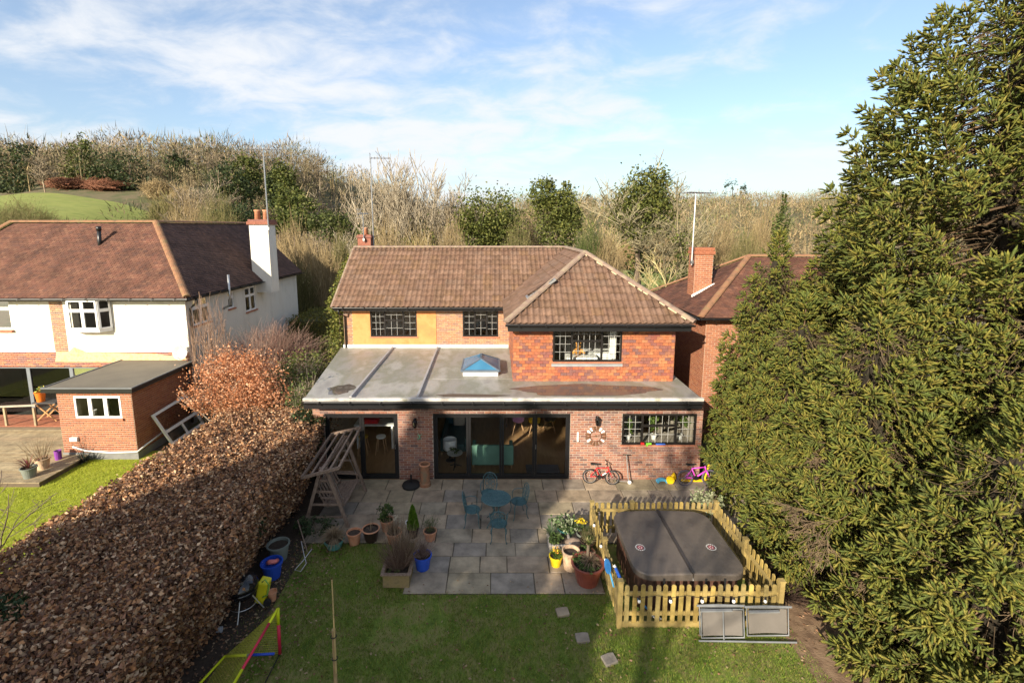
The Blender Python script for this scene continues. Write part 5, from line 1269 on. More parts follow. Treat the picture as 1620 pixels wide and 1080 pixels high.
V, F_, T = leaf_arrays(P_, .075, tintmix(len(P_), [(.52, .22, .10), (.60, .29, .15), (.42, .17, .08), (.66, .40, .25)], .2), aspect=.6, curl=.35); np_obj('leaves', V, F_, M['leaf'], bt, tint=T)
# bare ornamental tree at the edge of the neighbour's lawn
q = at(10, 880, 8.6)
bt2 = root('bare_sapling', 'knobbly leafless sapling at the edge of the bright lawn', 'tree', (-11.5, 10.2, 0)); segs = []; rr = random.Random(12)
for dx, dz in ((-.3, .9), (.35, .8), (.0, 1.1)): grow((-11.5, 10.2, .2), (dx + .25, .1, dz), .75, .022, 3, rr, segs, .6, (1, 2), .1, .75, .006)
seg_obj('trunk', segs, [(.13, .10, .085)], bt2, lambda q: q[4] >= 2); seg_obj('crown', segs, [(.16, .12, .10)], bt2, lambda q: q[4] < 2)
mb = MB(); mb.tube([(-11.52, 10.22, -.05), (-11.5, 10.2, .22)], [.035, .025], 6); mb.build('stem', M['bark'], bt2)
# leafless wall shrub in front of the white house
bush('spindly leafless shrub against the white side wall', (-11.0, 18.3, 0), [(0, 0, 3.2, .9, .8, 1.9)], 0, .1, TAN, 'leafless_shrub', 'shrub', None, 90, [(.30, .20, .14), (.24, .16, .12)], th=.011, stem=False)

# ------------------------------------------------------------------ spruces
SPR = np.array([(.115, .135, .024), (.145, .155, .028), (.08, .10, .022), (.18, .17, .036), (.09, .12, .026)])
def shoots_mesh(Pt, D, L, tints):
    """soft finger-like needle shoots: three-sided tapering bodies with a ragged needle fringe"""
    n = len(Pt); D = D / (np.linalg.norm(D, axis=1, keepdims=True) + 1e-9)
    ref = np.where(np.abs(D[:, 2:3]) > .9, np.array([[1., 0, 0]]), np.array([[0, 0, 1.]]))
    u = np.cross(D, ref); u /= np.linalg.norm(u, axis=1, keepdims=True); v = np.cross(D, u)
    ph = RNG.uniform(0, 2 * pi, n); r = (.011 + .072 * L)[:, None]; Lc = L[:, None]; vs = []
    for t, k in ((0, .65), (.62, .95)):
        for j in range(3):
            a = ph + j * 2.0944 + t; vs.append(Pt + D * Lc * t + (u * np.cos(a)[:, None] + v * np.sin(a)[:, None]) * r * k)
    vs.append(Pt + D * Lc)
    for j in range(2):
        a = ph + 1.0 + j * 2.6; rad = u * np.cos(a)[:, None] + v * np.sin(a)[:, None]; c = Pt + D * Lc * (.15 + .28 * j)
        vs += [c - D * Lc * .13 + rad * r * .3, c + D * Lc * .13 + rad * r * .3, c + rad * r * 1.75 + D * Lc * .22]
    V = np.stack(vs, 1).reshape(-1, 3); k = 13; b = np.arange(n) * k; F_ = []
    for j in range(3):
        j2 = (j + 1) % 3; F_ += [np.stack([b + j, b + j2, b + 3 + j2], -1), np.stack([b + j, b + 3 + j2, b + 3 + j], -1), np.stack([b + 3 + j, b + 3 + j2, b + 6], -1)] + ([np.stack([b + 7 + 3 * j, b + 8 + 3 * j, b + 9 + 3 * j], -1)] if j < 2 else [])
    T = np.repeat(tints[:, None, :], k, axis=1); T[:, 0:3] *= np.array([.95, .8, .8]); T[:, 6] *= np.array([1.3, 1.08, 1.0]); T[:, 7:] *= .9
    return V, np.concatenate(F_), T.reshape(-1, 3)
def in_view(Pt, m=.16):
    p = math.atan(.153); c, s = math.cos(p), math.sin(p)
    d = Pt[:, 1] * c + (7.6 - Pt[:, 2]) * s; u = Pt[:, 1] * s - (7.6 - Pt[:, 2]) * c; d = np.maximum(d, .05)
    px = 785 + 770 * Pt[:, 0] / d; py = 360 + 770 * .153 - 770 * u / d
    return (px > -1620 * m) & (px < 1620 * (1 + m)) & (py > -1080 * m) & (py < 1080 * (1 + m)) & (Pt[:, 1] > .3)
def spray_template(seed):
    """one branch end: axis along +x (tip at 0, going back to -1), shoots in local x (out), y (side), z (up)"""
    rs = np.random.default_rng(seed); P_, D_, L_ = [], [], []
    P_.append([-.02, 0, 0]); D_.append([1, 0, .12]); L_.append(.24)
    for s in (.06, .24, .46, .70):
        ln = .09 + .44 * s; base = np.array([-s, 0, -.08 * s * s]); ph = rs.uniform(0, 6.28)
        for kk in range(5):
            fi = ph + kk * 1.2566 + rs.normal(0, .2); side = np.array([0, math.cos(fi), math.sin(fi)])
            d = np.array([rs.uniform(.55, .85), 0, 0]) + side * .78; d /= np.linalg.norm(d); l = ln * rs.uniform(.75, 1.15) * (1 if side[2] < .5 else .7); m = max(1, int(round(l / .15)))
            lat = np.cross(d, side); lat /= np.linalg.norm(lat) + 1e-9
            for j in range(m):
                q = (j + .6) / m * l; c = base + d * q - np.array([0, 0, .22 * q * q])
                for sg in (-1, 1):
                    P_.append(c); D_.append(d * .75 + lat * sg * .62 + rs.normal(0, .09, 3)); L_.append(rs.uniform(.13, .19) * (1.12 - .3 * j / m))
            P_.append(base + d * l * .9 - np.array([0, 0, .2 * l * l])); D_.append(d + np.array([.2, 0, .1])); L_.append(rs.uniform(.16, .22))
    return np.array(P_), np.array(D_), np.array(L_)
SPRAY = [spray_template(300 + i) for i in range(6)]
def spruce(label, x, y, H, Rm, zlow, seed, space=.56, prof=.75, tops=1, gap=None, rmin=.2, scale=1.0, core=.52):
    rs = np.random.default_rng(seed); tr = root('spruce_tree', label, 'tree', (x, y, -.05))
    mb = MB(); mb.tube([(x, y, -.1), (x + .05, y, H * .5), (x, y, H * .97)], [H * .018 + .03, H * .011 + .02, .015], 8); mb.build('trunk', M['bark'], tr, smooth=True)
    def rad(t): return Rm * (1 - t) ** prof * min(1, .72 + 1.2 * t) + rmin
    tt = np.linspace(zlow, .985, 200); rr = np.array([rad(t) for t in tt]); cdf = np.cumsum(rr); cdf /= cdf[-1]
    area = 2 * pi * rr.mean() * math.hypot(H * (1 - zlow), Rm); N = int(area / space ** 2)
    PP, DD, LL = [], [], []; bp, bq, br = [], [], []
    cam2 = math.atan2(-y, -x); az = rs.uniform(0, 6.28)
    def put(tip, az_, E, sc_, roll=0.0):
        P_, D_, L_ = SPRAY[rs.integers(0, 6)]
        o_ = np.array([math.cos(az_) * math.cos(E), math.sin(az_) * math.cos(E), math.sin(E)]); sd = np.array([-math.sin(az_), math.cos(az_), 0]); up = np.cross(o_, sd)
        sd, up = sd * math.cos(roll) + up * math.sin(roll), up * math.cos(roll) - sd * math.sin(roll)
        Mx = np.stack([o_, sd, up]); PP.append(tip + (P_ * sc_) @ Mx); DD.append(D_ @ Mx); LL.append(L_ * (.35 + .65 * sc_) * .92)
        return tip - o_ * sc_
    for i in range(N):
        t = float(np.interp((i + rs.uniform(0, 1)) / N, cdf, tt)); az += 2.39996 + rs.normal(0, .12)
        if abs((az - cam2 + pi) % (2 * pi) - pi) > 2.0 and rs.uniform() < .7: continue
        r_ = rad(t) * (rs.uniform(.84, 1.06) if rs.uniform() < .66 else rs.uniform(.45, .8)); zb = H * t - .12 * r_
        if gap and gap[0] < zb < gap[1] and rs.uniform() < gap[2]: continue
        tip = np.array([x + r_ * math.cos(az), y + r_ * math.sin(az), zb]); E = R(4) + R(50) * t ** 1.5 + rs.normal(0, .16)
        sc_ = scale * rs.uniform(.8, 1.15) * (1 if t < .9 else .7)
        inner = put(tip, az, E, sc_, rs.normal(0, .35)); c = np.array([x, y, max(.1, zb - .1 * r_ + .1)])
        bp.append(inner); bq.append(c); br.append(.012 + .006 * r_); bp.append(tip); bq.append(inner); br.append(.006)
    for k in range(tops):
        ox, oy = (0, 0) if k == 0 else rs.normal(0, Rm * .16, 2); hh = H - (0 if k == 0 else rs.uniform(.1, .9))
        top = np.array([x + ox, y + oy, hh + .55])
        for j in range(3): put(top - np.array([0, 0, .05 * j]), rs.uniform(0, 6.28), R(86), scale * 1.1, j * 1.05)
        bp.append((x + ox * .5, y + oy * .5, hh - 1.2)); bq.append(tuple(top)); br.append(.03)
    P_, D_, L_ = np.concatenate(PP), np.concatenate(DD), np.concatenate(LL)
    k = in_view(P_) & (P_[:, 2] > .02); P_, D_, L_ = P_[k], D_[k], L_[k]
    tint = SPR[rs.integers(0, len(SPR), len(P_))] * rs.uniform(.85, 1.15, (len(P_), 1))
    V, F_, T = shoots_mesh(P_, D_, L_, tint); np_obj('crown', V, F_, M['needle'], tr, tint=T, smooth=True)
    bp, bq, br = np.array(bp), np.array(bq), np.array(br)
    V, F_, T = prisms(bp, bq, br, br * .7, tintmix(len(bp), [(.13, .085, .05), (.18, .12, .07)], .2)); np_obj('branches', V, F_, M['twig'], tr, tint=T)
    # closed dark core added to block light, then dead twigs around it
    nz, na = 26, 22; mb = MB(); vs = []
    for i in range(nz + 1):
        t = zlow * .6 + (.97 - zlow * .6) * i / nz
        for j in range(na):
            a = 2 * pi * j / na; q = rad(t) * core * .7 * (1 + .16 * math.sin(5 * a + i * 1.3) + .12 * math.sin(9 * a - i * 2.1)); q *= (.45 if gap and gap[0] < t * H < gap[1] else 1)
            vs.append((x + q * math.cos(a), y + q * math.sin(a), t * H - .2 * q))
    mb.add(vs, [(i * na + j, i * na + (j + 1) % na, (i + 1) * na + (j + 1) % na, (i + 1) * na + j) for i in range(nz) for j in range(na)]); mb.build('dark_core', M['inner'], tr, fix=False)
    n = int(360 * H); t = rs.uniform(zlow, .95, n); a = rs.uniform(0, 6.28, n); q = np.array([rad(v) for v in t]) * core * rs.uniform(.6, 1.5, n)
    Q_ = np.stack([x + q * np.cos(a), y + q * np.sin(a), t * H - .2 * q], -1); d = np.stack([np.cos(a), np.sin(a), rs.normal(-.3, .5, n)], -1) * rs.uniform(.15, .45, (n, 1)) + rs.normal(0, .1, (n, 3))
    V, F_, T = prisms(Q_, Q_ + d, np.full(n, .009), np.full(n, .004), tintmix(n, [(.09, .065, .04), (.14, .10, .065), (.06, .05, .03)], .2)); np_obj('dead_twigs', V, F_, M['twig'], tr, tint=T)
    SPCOUNT.append(len(P_))
M['inner'] = mat('dark spruce core', [(.012, .010, .007), (.024, .018, .011), (.018, .018, .009)], 1, 9, .8, 25)  # core colour near black, standing in for shade inside the crown
SPCOUNT = []
spruce('towering dark spruce with several leaders behind the lower spruces', 11.7, 10.8, 13.2, 4.5, .38, 1, space=.64, prof=.24, tops=6, scale=1.4, gap=(4.6, 5.7, .6), core=.3)
spruce('spruce beside the patio corner, its skirt hiding the kitchen wall end', 8.0, 12.4, 5.3, 2.3, .03, 2, space=.52, prof=.5, scale=1.1, core=.32)
spruce('slender spruce in front of the red brick house', 8.2, 14.2, 6.9, 1.65, .05, 3, space=.53, prof=.5, scale=1.08, core=.32)
spruce('shadowed spruce filling the gap behind the row', 10.2, 13.6, 7.6, 2.4, .25, 8, space=.66, prof=.4, scale=1.3, core=.45)
spruce('pointed young spruce with upright leader in the middle of the row', 7.7, 9.6, 6.0, 2.2, .04, 4, space=.51, prof=.5, scale=1.12, core=.32)
spruce('bushy spruce under the towering one', 10.0, 8.6, 6.3, 2.65, .08, 5, space=.54, prof=.42, scale=1.18, core=.35)
spruce('low wide spruce reaching over the folded loungers', 7.9, 6.9, 4.4, 2.35, .04, 6, space=.50, prof=.45, scale=1.12, core=.35)
print('SHOOTS', SPCOUNT)
# dead, needle-less branches hanging in the lower spruces
for i, (p, d, L, lb) in enumerate((((6.9, 8.6, 2.3), (-.75, -.35, -.25), 1.7, 'bleached dead branch across the middle spruce'), ((7.6, 7.6, 2.0), (-.8, .2, -.35), 1.8, 'tangle of dead grey twigs above the folded loungers'), ((8.2, 6.6, 2.6), (-.6, -.5, -.2), 1.6, 'dead bare branch in the low wide spruce'), ((7.2, 9.8, 3.0), (-.7, -.6, -.1), 1.3, 'small dead branch high in the young spruce'))):
    segs = []; grow(p, d, L * .4, .010, 4, random.Random(30 + i), segs, .42, (2, 4), -.25, .75, .005)
    r = root('dead_branch', lb, 'branch', p); seg_obj('limb', segs, [(.20, .14, .09)], r, lambda q: q[4] >= 3); seg_obj('twigs', segs, [(.15, .105, .065), (.20, .145, .09)], r, lambda q: q[4] < 3)
# trees at the foot of the garden, behind the viewpoint, that shade the lawn
def shade_tree(label, x, y, H, Rm, n, seed, zlow=.15):
    rs = np.random.default_rng(seed); r = root('garden_conifer', label, 'tree', (x, y, -.05), 'conifers at the foot of the garden')
    mb = MB(); mb.tube([(x, y, -.1), (x, y, H * .9)], [.22, .04], 8); mb.build('trunk', M['bark'], r)
    t = rs.uniform(zlow, 1, n); a = rs.uniform(0, 6.28, n); q = Rm * np.minimum(1, (1 - t) * 2.6) ** .6 * np.sqrt(rs.uniform(.1, 1, n))
    P_ = np.stack([x + q * np.cos(a), y + q * np.sin(a), t * H], -1)
    V, F_, T = leaf_arrays(P_, .42, tintmix(n, [(.04, .06, .02), (.055, .075, .025)], .2), aspect=.6); np_obj('crown', V, F_, M['leaf'], r, tint=T)

for i, (x, H, Rr) in enumerate(((-17.0, 12.6, 1.5), (-15.2, 13.3, 1.6), (-13.4, 12.9, 1.6), (-11.9, 13.0, 1.4), (-10.3, 9.4, 1.4), (-8.6, 9.0, 1.3))):
    shade_tree(['dense conifer at the outer end of the screen below the lawn', 'tallest conifer of the screen below the lawn', 'broad conifer in the screen below the lawn', 'straight conifer next to the shorter ones in the screen', 'shorter conifer of the screen below the lawn', 'shortest conifer closing the screen below the lawn'][i], x, -8 + .3 * (i % 2), H, Rr, 4200, 200 + i)
bare_tree('tall bare ash beside the conifer screen below the lawn', (-6.6, -8.5, 0), 13.0, 77, TWIG, .5, 5, (2, 3), minr=.02)
# ------------------------------------------------------------------ picket fence round the hot tub
FX0, FX1, FY0, FY1 = 2.37, 5.44, 8.36, 11.14
fence = root('picket_fence', 'low round-topped picket fence enclosing the hot tub', 'fence', (3.9, 9.7, 0))
def picket_mesh(w, h, th):
    mb = MB(); P = [(-w / 2, 0, 0), (w / 2, 0, 0)] + [(w / 2 * math.cos(a), 0, h - w / 2 + w / 2 * math.sin(a)) for a in [pi * k / 6 for k in range(7)]]
    mb.extr(P, (0, th, 0)); me = bpy.data.meshes.new('picket'); me.from_pydata(mb.v, [], mb.f); me.materials.append(M['fence_wood'])
    bm = bmesh.new(); bm.from_mesh(me); bmesh.ops.recalc_face_normals(bm, faces=bm.faces); bm.to_mesh(me); bm.free(); return me
PK = [picket_mesh(.085, h, .018) for h in (.80, .81, .815)]
def pickets(a, b, parent, n, z=.08):
    a, b = Vector(a), Vector(b); rz = math.atan2(b.y - a.y, b.x - a.x)
    for i in range(n):
        p = a.lerp(b, (i + .5) / n)
        inst(random.choice(PK), 'picket', parent, (p.x, p.y, z + random.uniform(-.006, .006)), (random.uniform(-.02, .02), random.uniform(-.012, .012), rz))
def rails(a, b, off, parent, zs=(.26, .68)):
    for z in zs:
        mb = MB(); mb.beam((a[0] + off[0], a[1] + off[1], z), (b[0] + off[0], b[1] + off[1], z), .035, .075); mb.build('rail', M['fence_wood2'], parent)
def post(x, y, parent, h=.94):
    mb = MB(); mb.box(x - .045, x + .045, y - .045, y + .045, -.05, h); mb.box(x - .055, x + .055, y - .055, y + .055, h + .001, h + .03); mb.build('post', M['fence_wood2'], parent)
pickets((FX0 + .06, FY0 - .02, 0), (FX1 - .06, FY0 - .02, 0), fence, 20); rails((FX0, FY0), (FX1, FY0), (0, .017), fence)
pickets((FX0 - .02, FY1 - .06, 0), (FX0 - .02, FY0 + .06, 0), fence, 18); rails((FX0, FY0), (FX0, FY1), (.017, 0), fence)
pickets((FX1 + .02, FY0 + .06, 0), (FX1 + .02, FY1 - .06, 0), fence, 18); rails((FX1, FY0), (FX1, FY1), (-.017, 0), fence)
pickets((3.40, FY1 + .02, 0), (FX1 - .06, FY1 + .02, 0), fence, 14); rails((3.34, FY1), (FX1, FY1), (0, -.017), fence)
for x, y in ((FX0, FY0), (FX1, FY0), (FX0, FY1), (FX1, FY1), (3.36, FY1), (FX1, 9.7), (FX0, 9.7)): post(x, y, fence, .9 if y > 9 else .95)
mb = MB(); mb.beam((2.43, FY1 - .012, .7), (3.3, FY1 - .012, .7), .03, .07); mb.beam((2.43, FY1 - .012, .25), (3.3, FY1 - .012, .25), .03, .07); mb.beam((2.9, FY1 - .045, .27), (3.28, FY1 - .045, .68), .03, .07, up=(0, 1, 0))
gate = mb.build('gate', M['fence_wood2'], fence)
for i in range(6): inst(random.choice(PK), 'picket', gate, (2.49 + .145 * i, FY1 + .012, .07), (0, 0, 0))
mb = MB(); mb.box(FX0 + .06, FX1 - .06, FY0 - .012, FY0 + .012, -.04, .10); mb.build('gravel_board', M['fence_wood2'], fence)
# string of bulbs along the fence
fl = root('festoon_lights', 'black cable of white globe bulbs hung along the picket fence', 'string lights', (3.9, 8.3, .7))
pts = []
for i in range(31):
    t = i / 30; pts.append((FX0 + .1 + t * (FX1 - FX0 - .2), FY0 - .055, .70 - .05 * abs(math.sin(t * 5 * pi))))
mb = MB(); mb.tube(pts, .004, 4); mb.build('cable', M['rubber'], fl)
pts = [(FX0 - .06, FY0 + .1 + i / 20 * 2.6, .80 - .05 * abs(math.sin(i / 20 * 4 * pi))) for i in range(21)]
mb = MB(); mb.tube(pts, .004, 4); mb.build('cable', M['rubber'], fl)
M['bulb'] = mat('opal bulb', [(.85, .85, .85)], .25)
for p in [(FX0 + .35 + .6 * i, FY0 - .065, .60) for i in range(5)] + [(FX0 - .07, y, .72) for y in (9.3, 9.75, 10.5)]:
    mb = MB(); mb.lathe([(.0, -.055), (.022, -.05), (.032, -.025), (.028, .0), (.016, .018)], p, 10); b = mb.build('bulb', M['bulb'], fl, smooth=True)
    mb = MB(); mb.lathe([(.018, .018), (.018, .05), (.008, .055)], p, 8); mb.build('socket', M['rubber'], b)

# ------------------------------------------------------------------ hot tub
tub = root('hot_tub', 'square hot tub under a dark folding cover with two round badges', 'hot tub', (3.82, 9.6, 0))
TX0, TX1, TY0, TY1 = 2.78, 4.92, 8.62, 10.72
def rrect(x0, x1, y0, y1, r, z, n=7):
    P = []
    for cx, cy, a0 in ((x1 - r, y0 + r, -pi / 2), (x1 - r, y1 - r, 0), (x0 + r, y1 - r, pi / 2), (x0 + r, y0 + r, pi)):
        for k in range(n): a = a0 + pi / 2 * k / (n - 1); P.append((cx + r * math.cos(a), cy + r * math.sin(a), z))
    return P
mb = MB(); mb.extr(rrect(TX0 + .04, TX1 - .04, TY0 + .04, TY1 - .04, .3, .02), (0, 0, .74)); cab = mb.build('cabinet', mat('brown cabinet', [(.075, .04, .03), (.10, .055, .04)], .6, 5), tub)
for i in range(14):
    for (a, b, c, d) in ((TX0 + .36 + i * .104, TX0 + .36 + i * .104 + .096, TY0 + .028, TY0 + .04), ):
        mb = MB(); mb.box(a, b, c, d, .05, .73); mb.build('cabinet_board', mat('cab board', [(.10, .05, .035)], .55) if i == 0 else bpy.data.materials['cab board'], cab)
    mb = MB(); mb.box(TX0 + .028, TX0 + .04, TY0 + .36 + i * .1, TY0 + .36 + i * .1 + .092, .05, .73); mb.build('cabinet_board', bpy.data.materials['cab board'], cab)
mb = MB(); mb.extr(rrect(TX0 - .01, TX1 + .01, TY0 - .01, TY1 + .01, .32, .765), (0, 0, .05)); mb.build('rim', mat('pale acrylic rim', [(.55, .55, .56)], .3), tub)
M['vinyl'] = mat('dark grey vinyl', [(.075, .062, .052), (.105, .088, .074), (.09, .074, .063)], .42, 2.2, .35, 9, spec=.45)
xm = (TX0 + TX1) / 2
def cover_half(sgn):
    P = [p for p in rrect(TX0 - .04, TX1 + .04, TY0 - .04, TY1 + .04, .34, 0, 9)]
    h = [p for p in P if (p[0] - xm) * sgn > 0]
    ys = (TY0 - .04, TY1 + .04)
    edge = [(xm + sgn * .012, ys[0], 0), (xm + sgn * .012, ys[1], 0)]
    pts = h + edge; c = (sum(p[0] for p in pts) / len(pts), sum(p[1] for p in pts) / len(pts))
    pts.sort(key=lambda p: math.atan2(p[1] - c[1], p[0] - c[0]))
    z0, k = .785, len(pts); mb = MB()
    def zt(x): return .905 + .035 * (1 - abs(x - xm) / (TX1 - xm))
    def ins(p, q): return (p[0] + (c[0] - p[0]) * q, p[1] + (c[1] - p[1]) * q)
    rings = [[(p[0], p[1], z0) for p in pts], [(p[0], p[1], zt(p[0]) - .025) for p in pts], [(*ins(p, .018), zt(p[0]) - .005) for p in pts], [(*ins(p, .04), zt(p[0])) for p in pts]]
    vs = [q for r_ in rings for q in r_] + [(c[0], c[1], zt(c[0]) + .003)]; fs = []
    for r_ in range(3):
        for i in range(k): j = (i + 1) % k; fs.append((r_ * k + i, r_ * k + j, (r_ + 1) * k + j, (r_ + 1) * k + i))
    for i in range(k): fs.append((3 * k + i, 3 * k + (i + 1) % k, 4 * k))
    mb.add(vs, fs); return mb.build('cover_half', M['vinyl'], tub, smooth=False)
ch1, ch2 = cover_half(-1), cover_half(1)
mb = MB(); mb.box(xm - .03, xm + .03, TY0 - .035, TY1 + .035, .944, .952); mb.build('fold_strip', mat('strip vinyl', [(.035, .03, .028)], .35), tub, bevel=.003)
M['badge_w'] = mat('badge white', [(.72, .70, .66)], .6); M['badge_r'] = mat('badge red', [(.30, .05, .07)], .6)
for bx, by, hf in ((3.05, 9.4, ch1), (4.55, 9.4, ch2)):
    z = .905 + .035 * (1 - abs(bx - xm) / (TX1 - xm)) + .004
    mb = MB()
    for k in range(14):
        a = 2 * pi * k / 14; q = .16; mb.add([(bx + r_ * math.cos(a + da), by + r_ * math.sin(a + da), z + .0015) for r_, da in ((.084, -q), (.105, -q), (.105, q), (.084, q))], [(0, 1, 2, 3)])
    bd = mb.build('badge_ring', M['badge_w'], hf)
    mb = MB(); mb.disc((bx, by, z), .062, 16, th=.0012); mb.build('badge_centre', M['badge_r'], bd)
    mb = MB()
    for k in range(5):
        a = 2 * pi * k / 5 + .3; mb.disc((bx + .034 * math.cos(a), by + .034 * math.sin(a), z + .0014), .011, 8, th=.001)
    mb.build('badge_motif', M['badge_w'], bd)
for x in (TX0 + .5, xm + .25, TX1 - .45):
    mb = MB(); mb.box(x - .02, x + .02, TY0 - .052, TY0 - .042, .5, .84); mb.build('strap', M['rubber'], tub)

# ------------------------------------------------------------------ folded garden recliners leaning on the fence
M['frame_grey'] = mat('grey metal frame', [(.17, .18, .19)], .45, 8); M['textilene'] = mat('taupe mesh fabric', [(.125, .113, .10), (.15, .135, .12)], .7, 3, .3, 300)
def recliner(label, x, w, lean, yb, two):
    r = root('folded_recliner', label, 'garden chair', (x + w / 2, yb, 0), 'folded recliners')
    def pt(u, v, d=0): return (x + u, yb + v * lean - d, v + .03)
    h = .50
    for d in ([.0, .07] if two else [.0]):
        mb = MB(); mb.tube([pt(0, 0, d), pt(0, h, d), pt(w, h, d), pt(w, 0, d)], .016, 8, closed=True); fr_ = mb.build('frame', M['frame_grey'], r, smooth=True)
        mb = MB(); c = [pt(.03, .03, d), pt(w - .03, .03, d), pt(w - .03, h - .03, d), pt(.03, h - .03, d)]
        n = 8; vs = []
        for i in range(n + 1):
            for j in range(2):
                u = .03 + (w - .06) * i / n; v = .03 if j == 0 else h - .03; vs.append(pt(u, v, d - .02 * math.sin(pi * i / n)))
        mb.add(vs, [(2 * i, 2 * i + 2, 2 * i + 3, 2 * i + 1) for i in range(n)]); mb.build('fabric_panel', M['textilene'], r, smooth=True)
    for u in (w * .5,) if two else ():
        mb = MB(); mb.tube([pt(u, 0, .11), pt(u, h * .98, .11)], .012, 6); mb.build('cross_bar', M['frame_grey'], r)
    mb = MB(); mb.tube([pt(-.06, h + .04, .04), pt(w * .4, h + .06, .05), pt(w + .05, h + .03, .03)], .02, 8); mb.build('arm', M['frame_grey'], r)
    mb = MB(); mb.beam(pt(-.02, h + .01, .12), pt(w * .7, h + .02, .12), .05, .022); mb.build('arm', M['frame_grey'], r)
    mb = MB(); mb.tube([pt(-.08, .0, .14), pt(w + .06, -.005, .15)], .016, 8); mb.build('foot_bar', M['frame_grey'], r)
recliner('folded grey recliner with two mesh panels against the fence', 3.84, .80, .22, 8.12, True)
recliner('folded grey recliner with one wide mesh panel by the fence corner', 4.72, .78, .2, 8.10, False)
# blue bats and a blue board left on the fence
bt = root('beach_bat', 'bright blue plastic bat and ball set hanging on the fence rail', 'bat', (2.3, 8.7, .5))
mb = MB(); P = []
for k in range(20):
    a = 2 * pi * k / 20; P.append((2.27 + .09 * math.cos(a) * .4, 8.95 + .2 * math.sin(a), .82 + .09 * math.cos(a)))
mb.extr(P, (-.02, 0, .006)); mb.build('blade', mat('blue plastic', [(.04, .22, .55)], .35), bt); 
mb = MB(); mb.tube([(2.27, 8.76, .8), (2.28, 8.5, .72)], .018, 8); mb.build('handle', mat('light blue plastic', [(.10, .42, .70)], .35), bt)
mb = MB(); mb.tube([(2.36, 8.72, .95), (2.44, 8.45, .82)], .03, 8); mb.build('stick', mat('blue stick', [(.03, .12, .5)], .35), bt); mb = MB(); mb.lathe([(0, -.04), (.04, 0), (0, .04)], (2.35, 8.75, .97), 10); mb.build('knob', M['white'], bt, smooth=True)
bl = root('blue_paddle', 'long blue paddle slanting behind the front pickets', 'paddle', (2.95, 8.48, .1))
mb = MB(); mb.tube([(2.62, 8.44, .62), (3.1, 8.46, .12)], .02, 8); mb.build('shaft', bpy.data.materials['blue plastic'], bl); mb = MB(); mb.beam((3.05, 8.46, .18), (3.2, 8.46, .02), .1, .02, up=(0, 1, 0)); mb.build('blade', M['white'], bl)

# ------------------------------------------------------------------ cast metal table and chairs
M['cast'] = mat('teal cast metal', [(.035, .085, .095), (.05, .115, .13), (.075, .14, .145)], .45, 12, .3, 80, spec=.5)
tb = root('garden_table', 'round teal cast metal garden table on the patio', 'table', (0, 11.68, 0))
mb = MB(); mb.lathe([(.0, .675), (.35, .675), (.375, .68), (.385, .695), (.375, .71), (.34, .708), (.335, .702), (.06, .702), (.05, .71), (0, .71)], (0, 11.68, 0), 40); tp = mb.build('tabletop', M['cast'], tb, smooth=False)
mb = MB()
for k in range(16):
    a = 2 * pi * k / 16
    for r_, rr_ in ((.13, .026), (.22, .036), (.295, .026)):
        p = (math.cos(a + r_) * r_, 11.68 + math.sin(a + r_) * r_, .706); mb.tube([(p[0] + rr_ * math.cos(t), p[1] + rr_ * math.sin(t), p[2]) for t in [2 * pi * q / 7 for q in range(7)]], .005, 4, closed=True)
o = mb.build('scroll_pattern', M['cast'], tp); o['kind'] = 'stuff'
for k in range(4):
    a = pi / 4 + k * pi / 2; c, s_ = math.cos(a), math.sin(a)
    mb = MB(); mb.tube([(c * r_, 11.68 + s_ * r_, z) for r_, z in ((.26, .66), (.14, .58), (.08, .42), (.10, .28), (.20, .14), (.30, .04), (.34, .0))], .014, 6); mb.tube([(c * .1 + .05 * math.cos(t) * c, 11.68 + s_ * .1 + .05 * math.cos(t) * s_, .5 + .05 * math.sin(t)) for t in [2 * pi * q / 9 for q in range(9)]], .007, 5, closed=True)
    mb.build('leg', M['cast'], tb, smooth=True)
mb = MB(); mb.tube([(.15 * math.cos(t), 11.68 + .15 * math.sin(t), .2) for t in [2 * pi * q / 16 for q in range(16)]], .008, 5, closed=True); mb.build('ring_brace', M['cast'], tb)
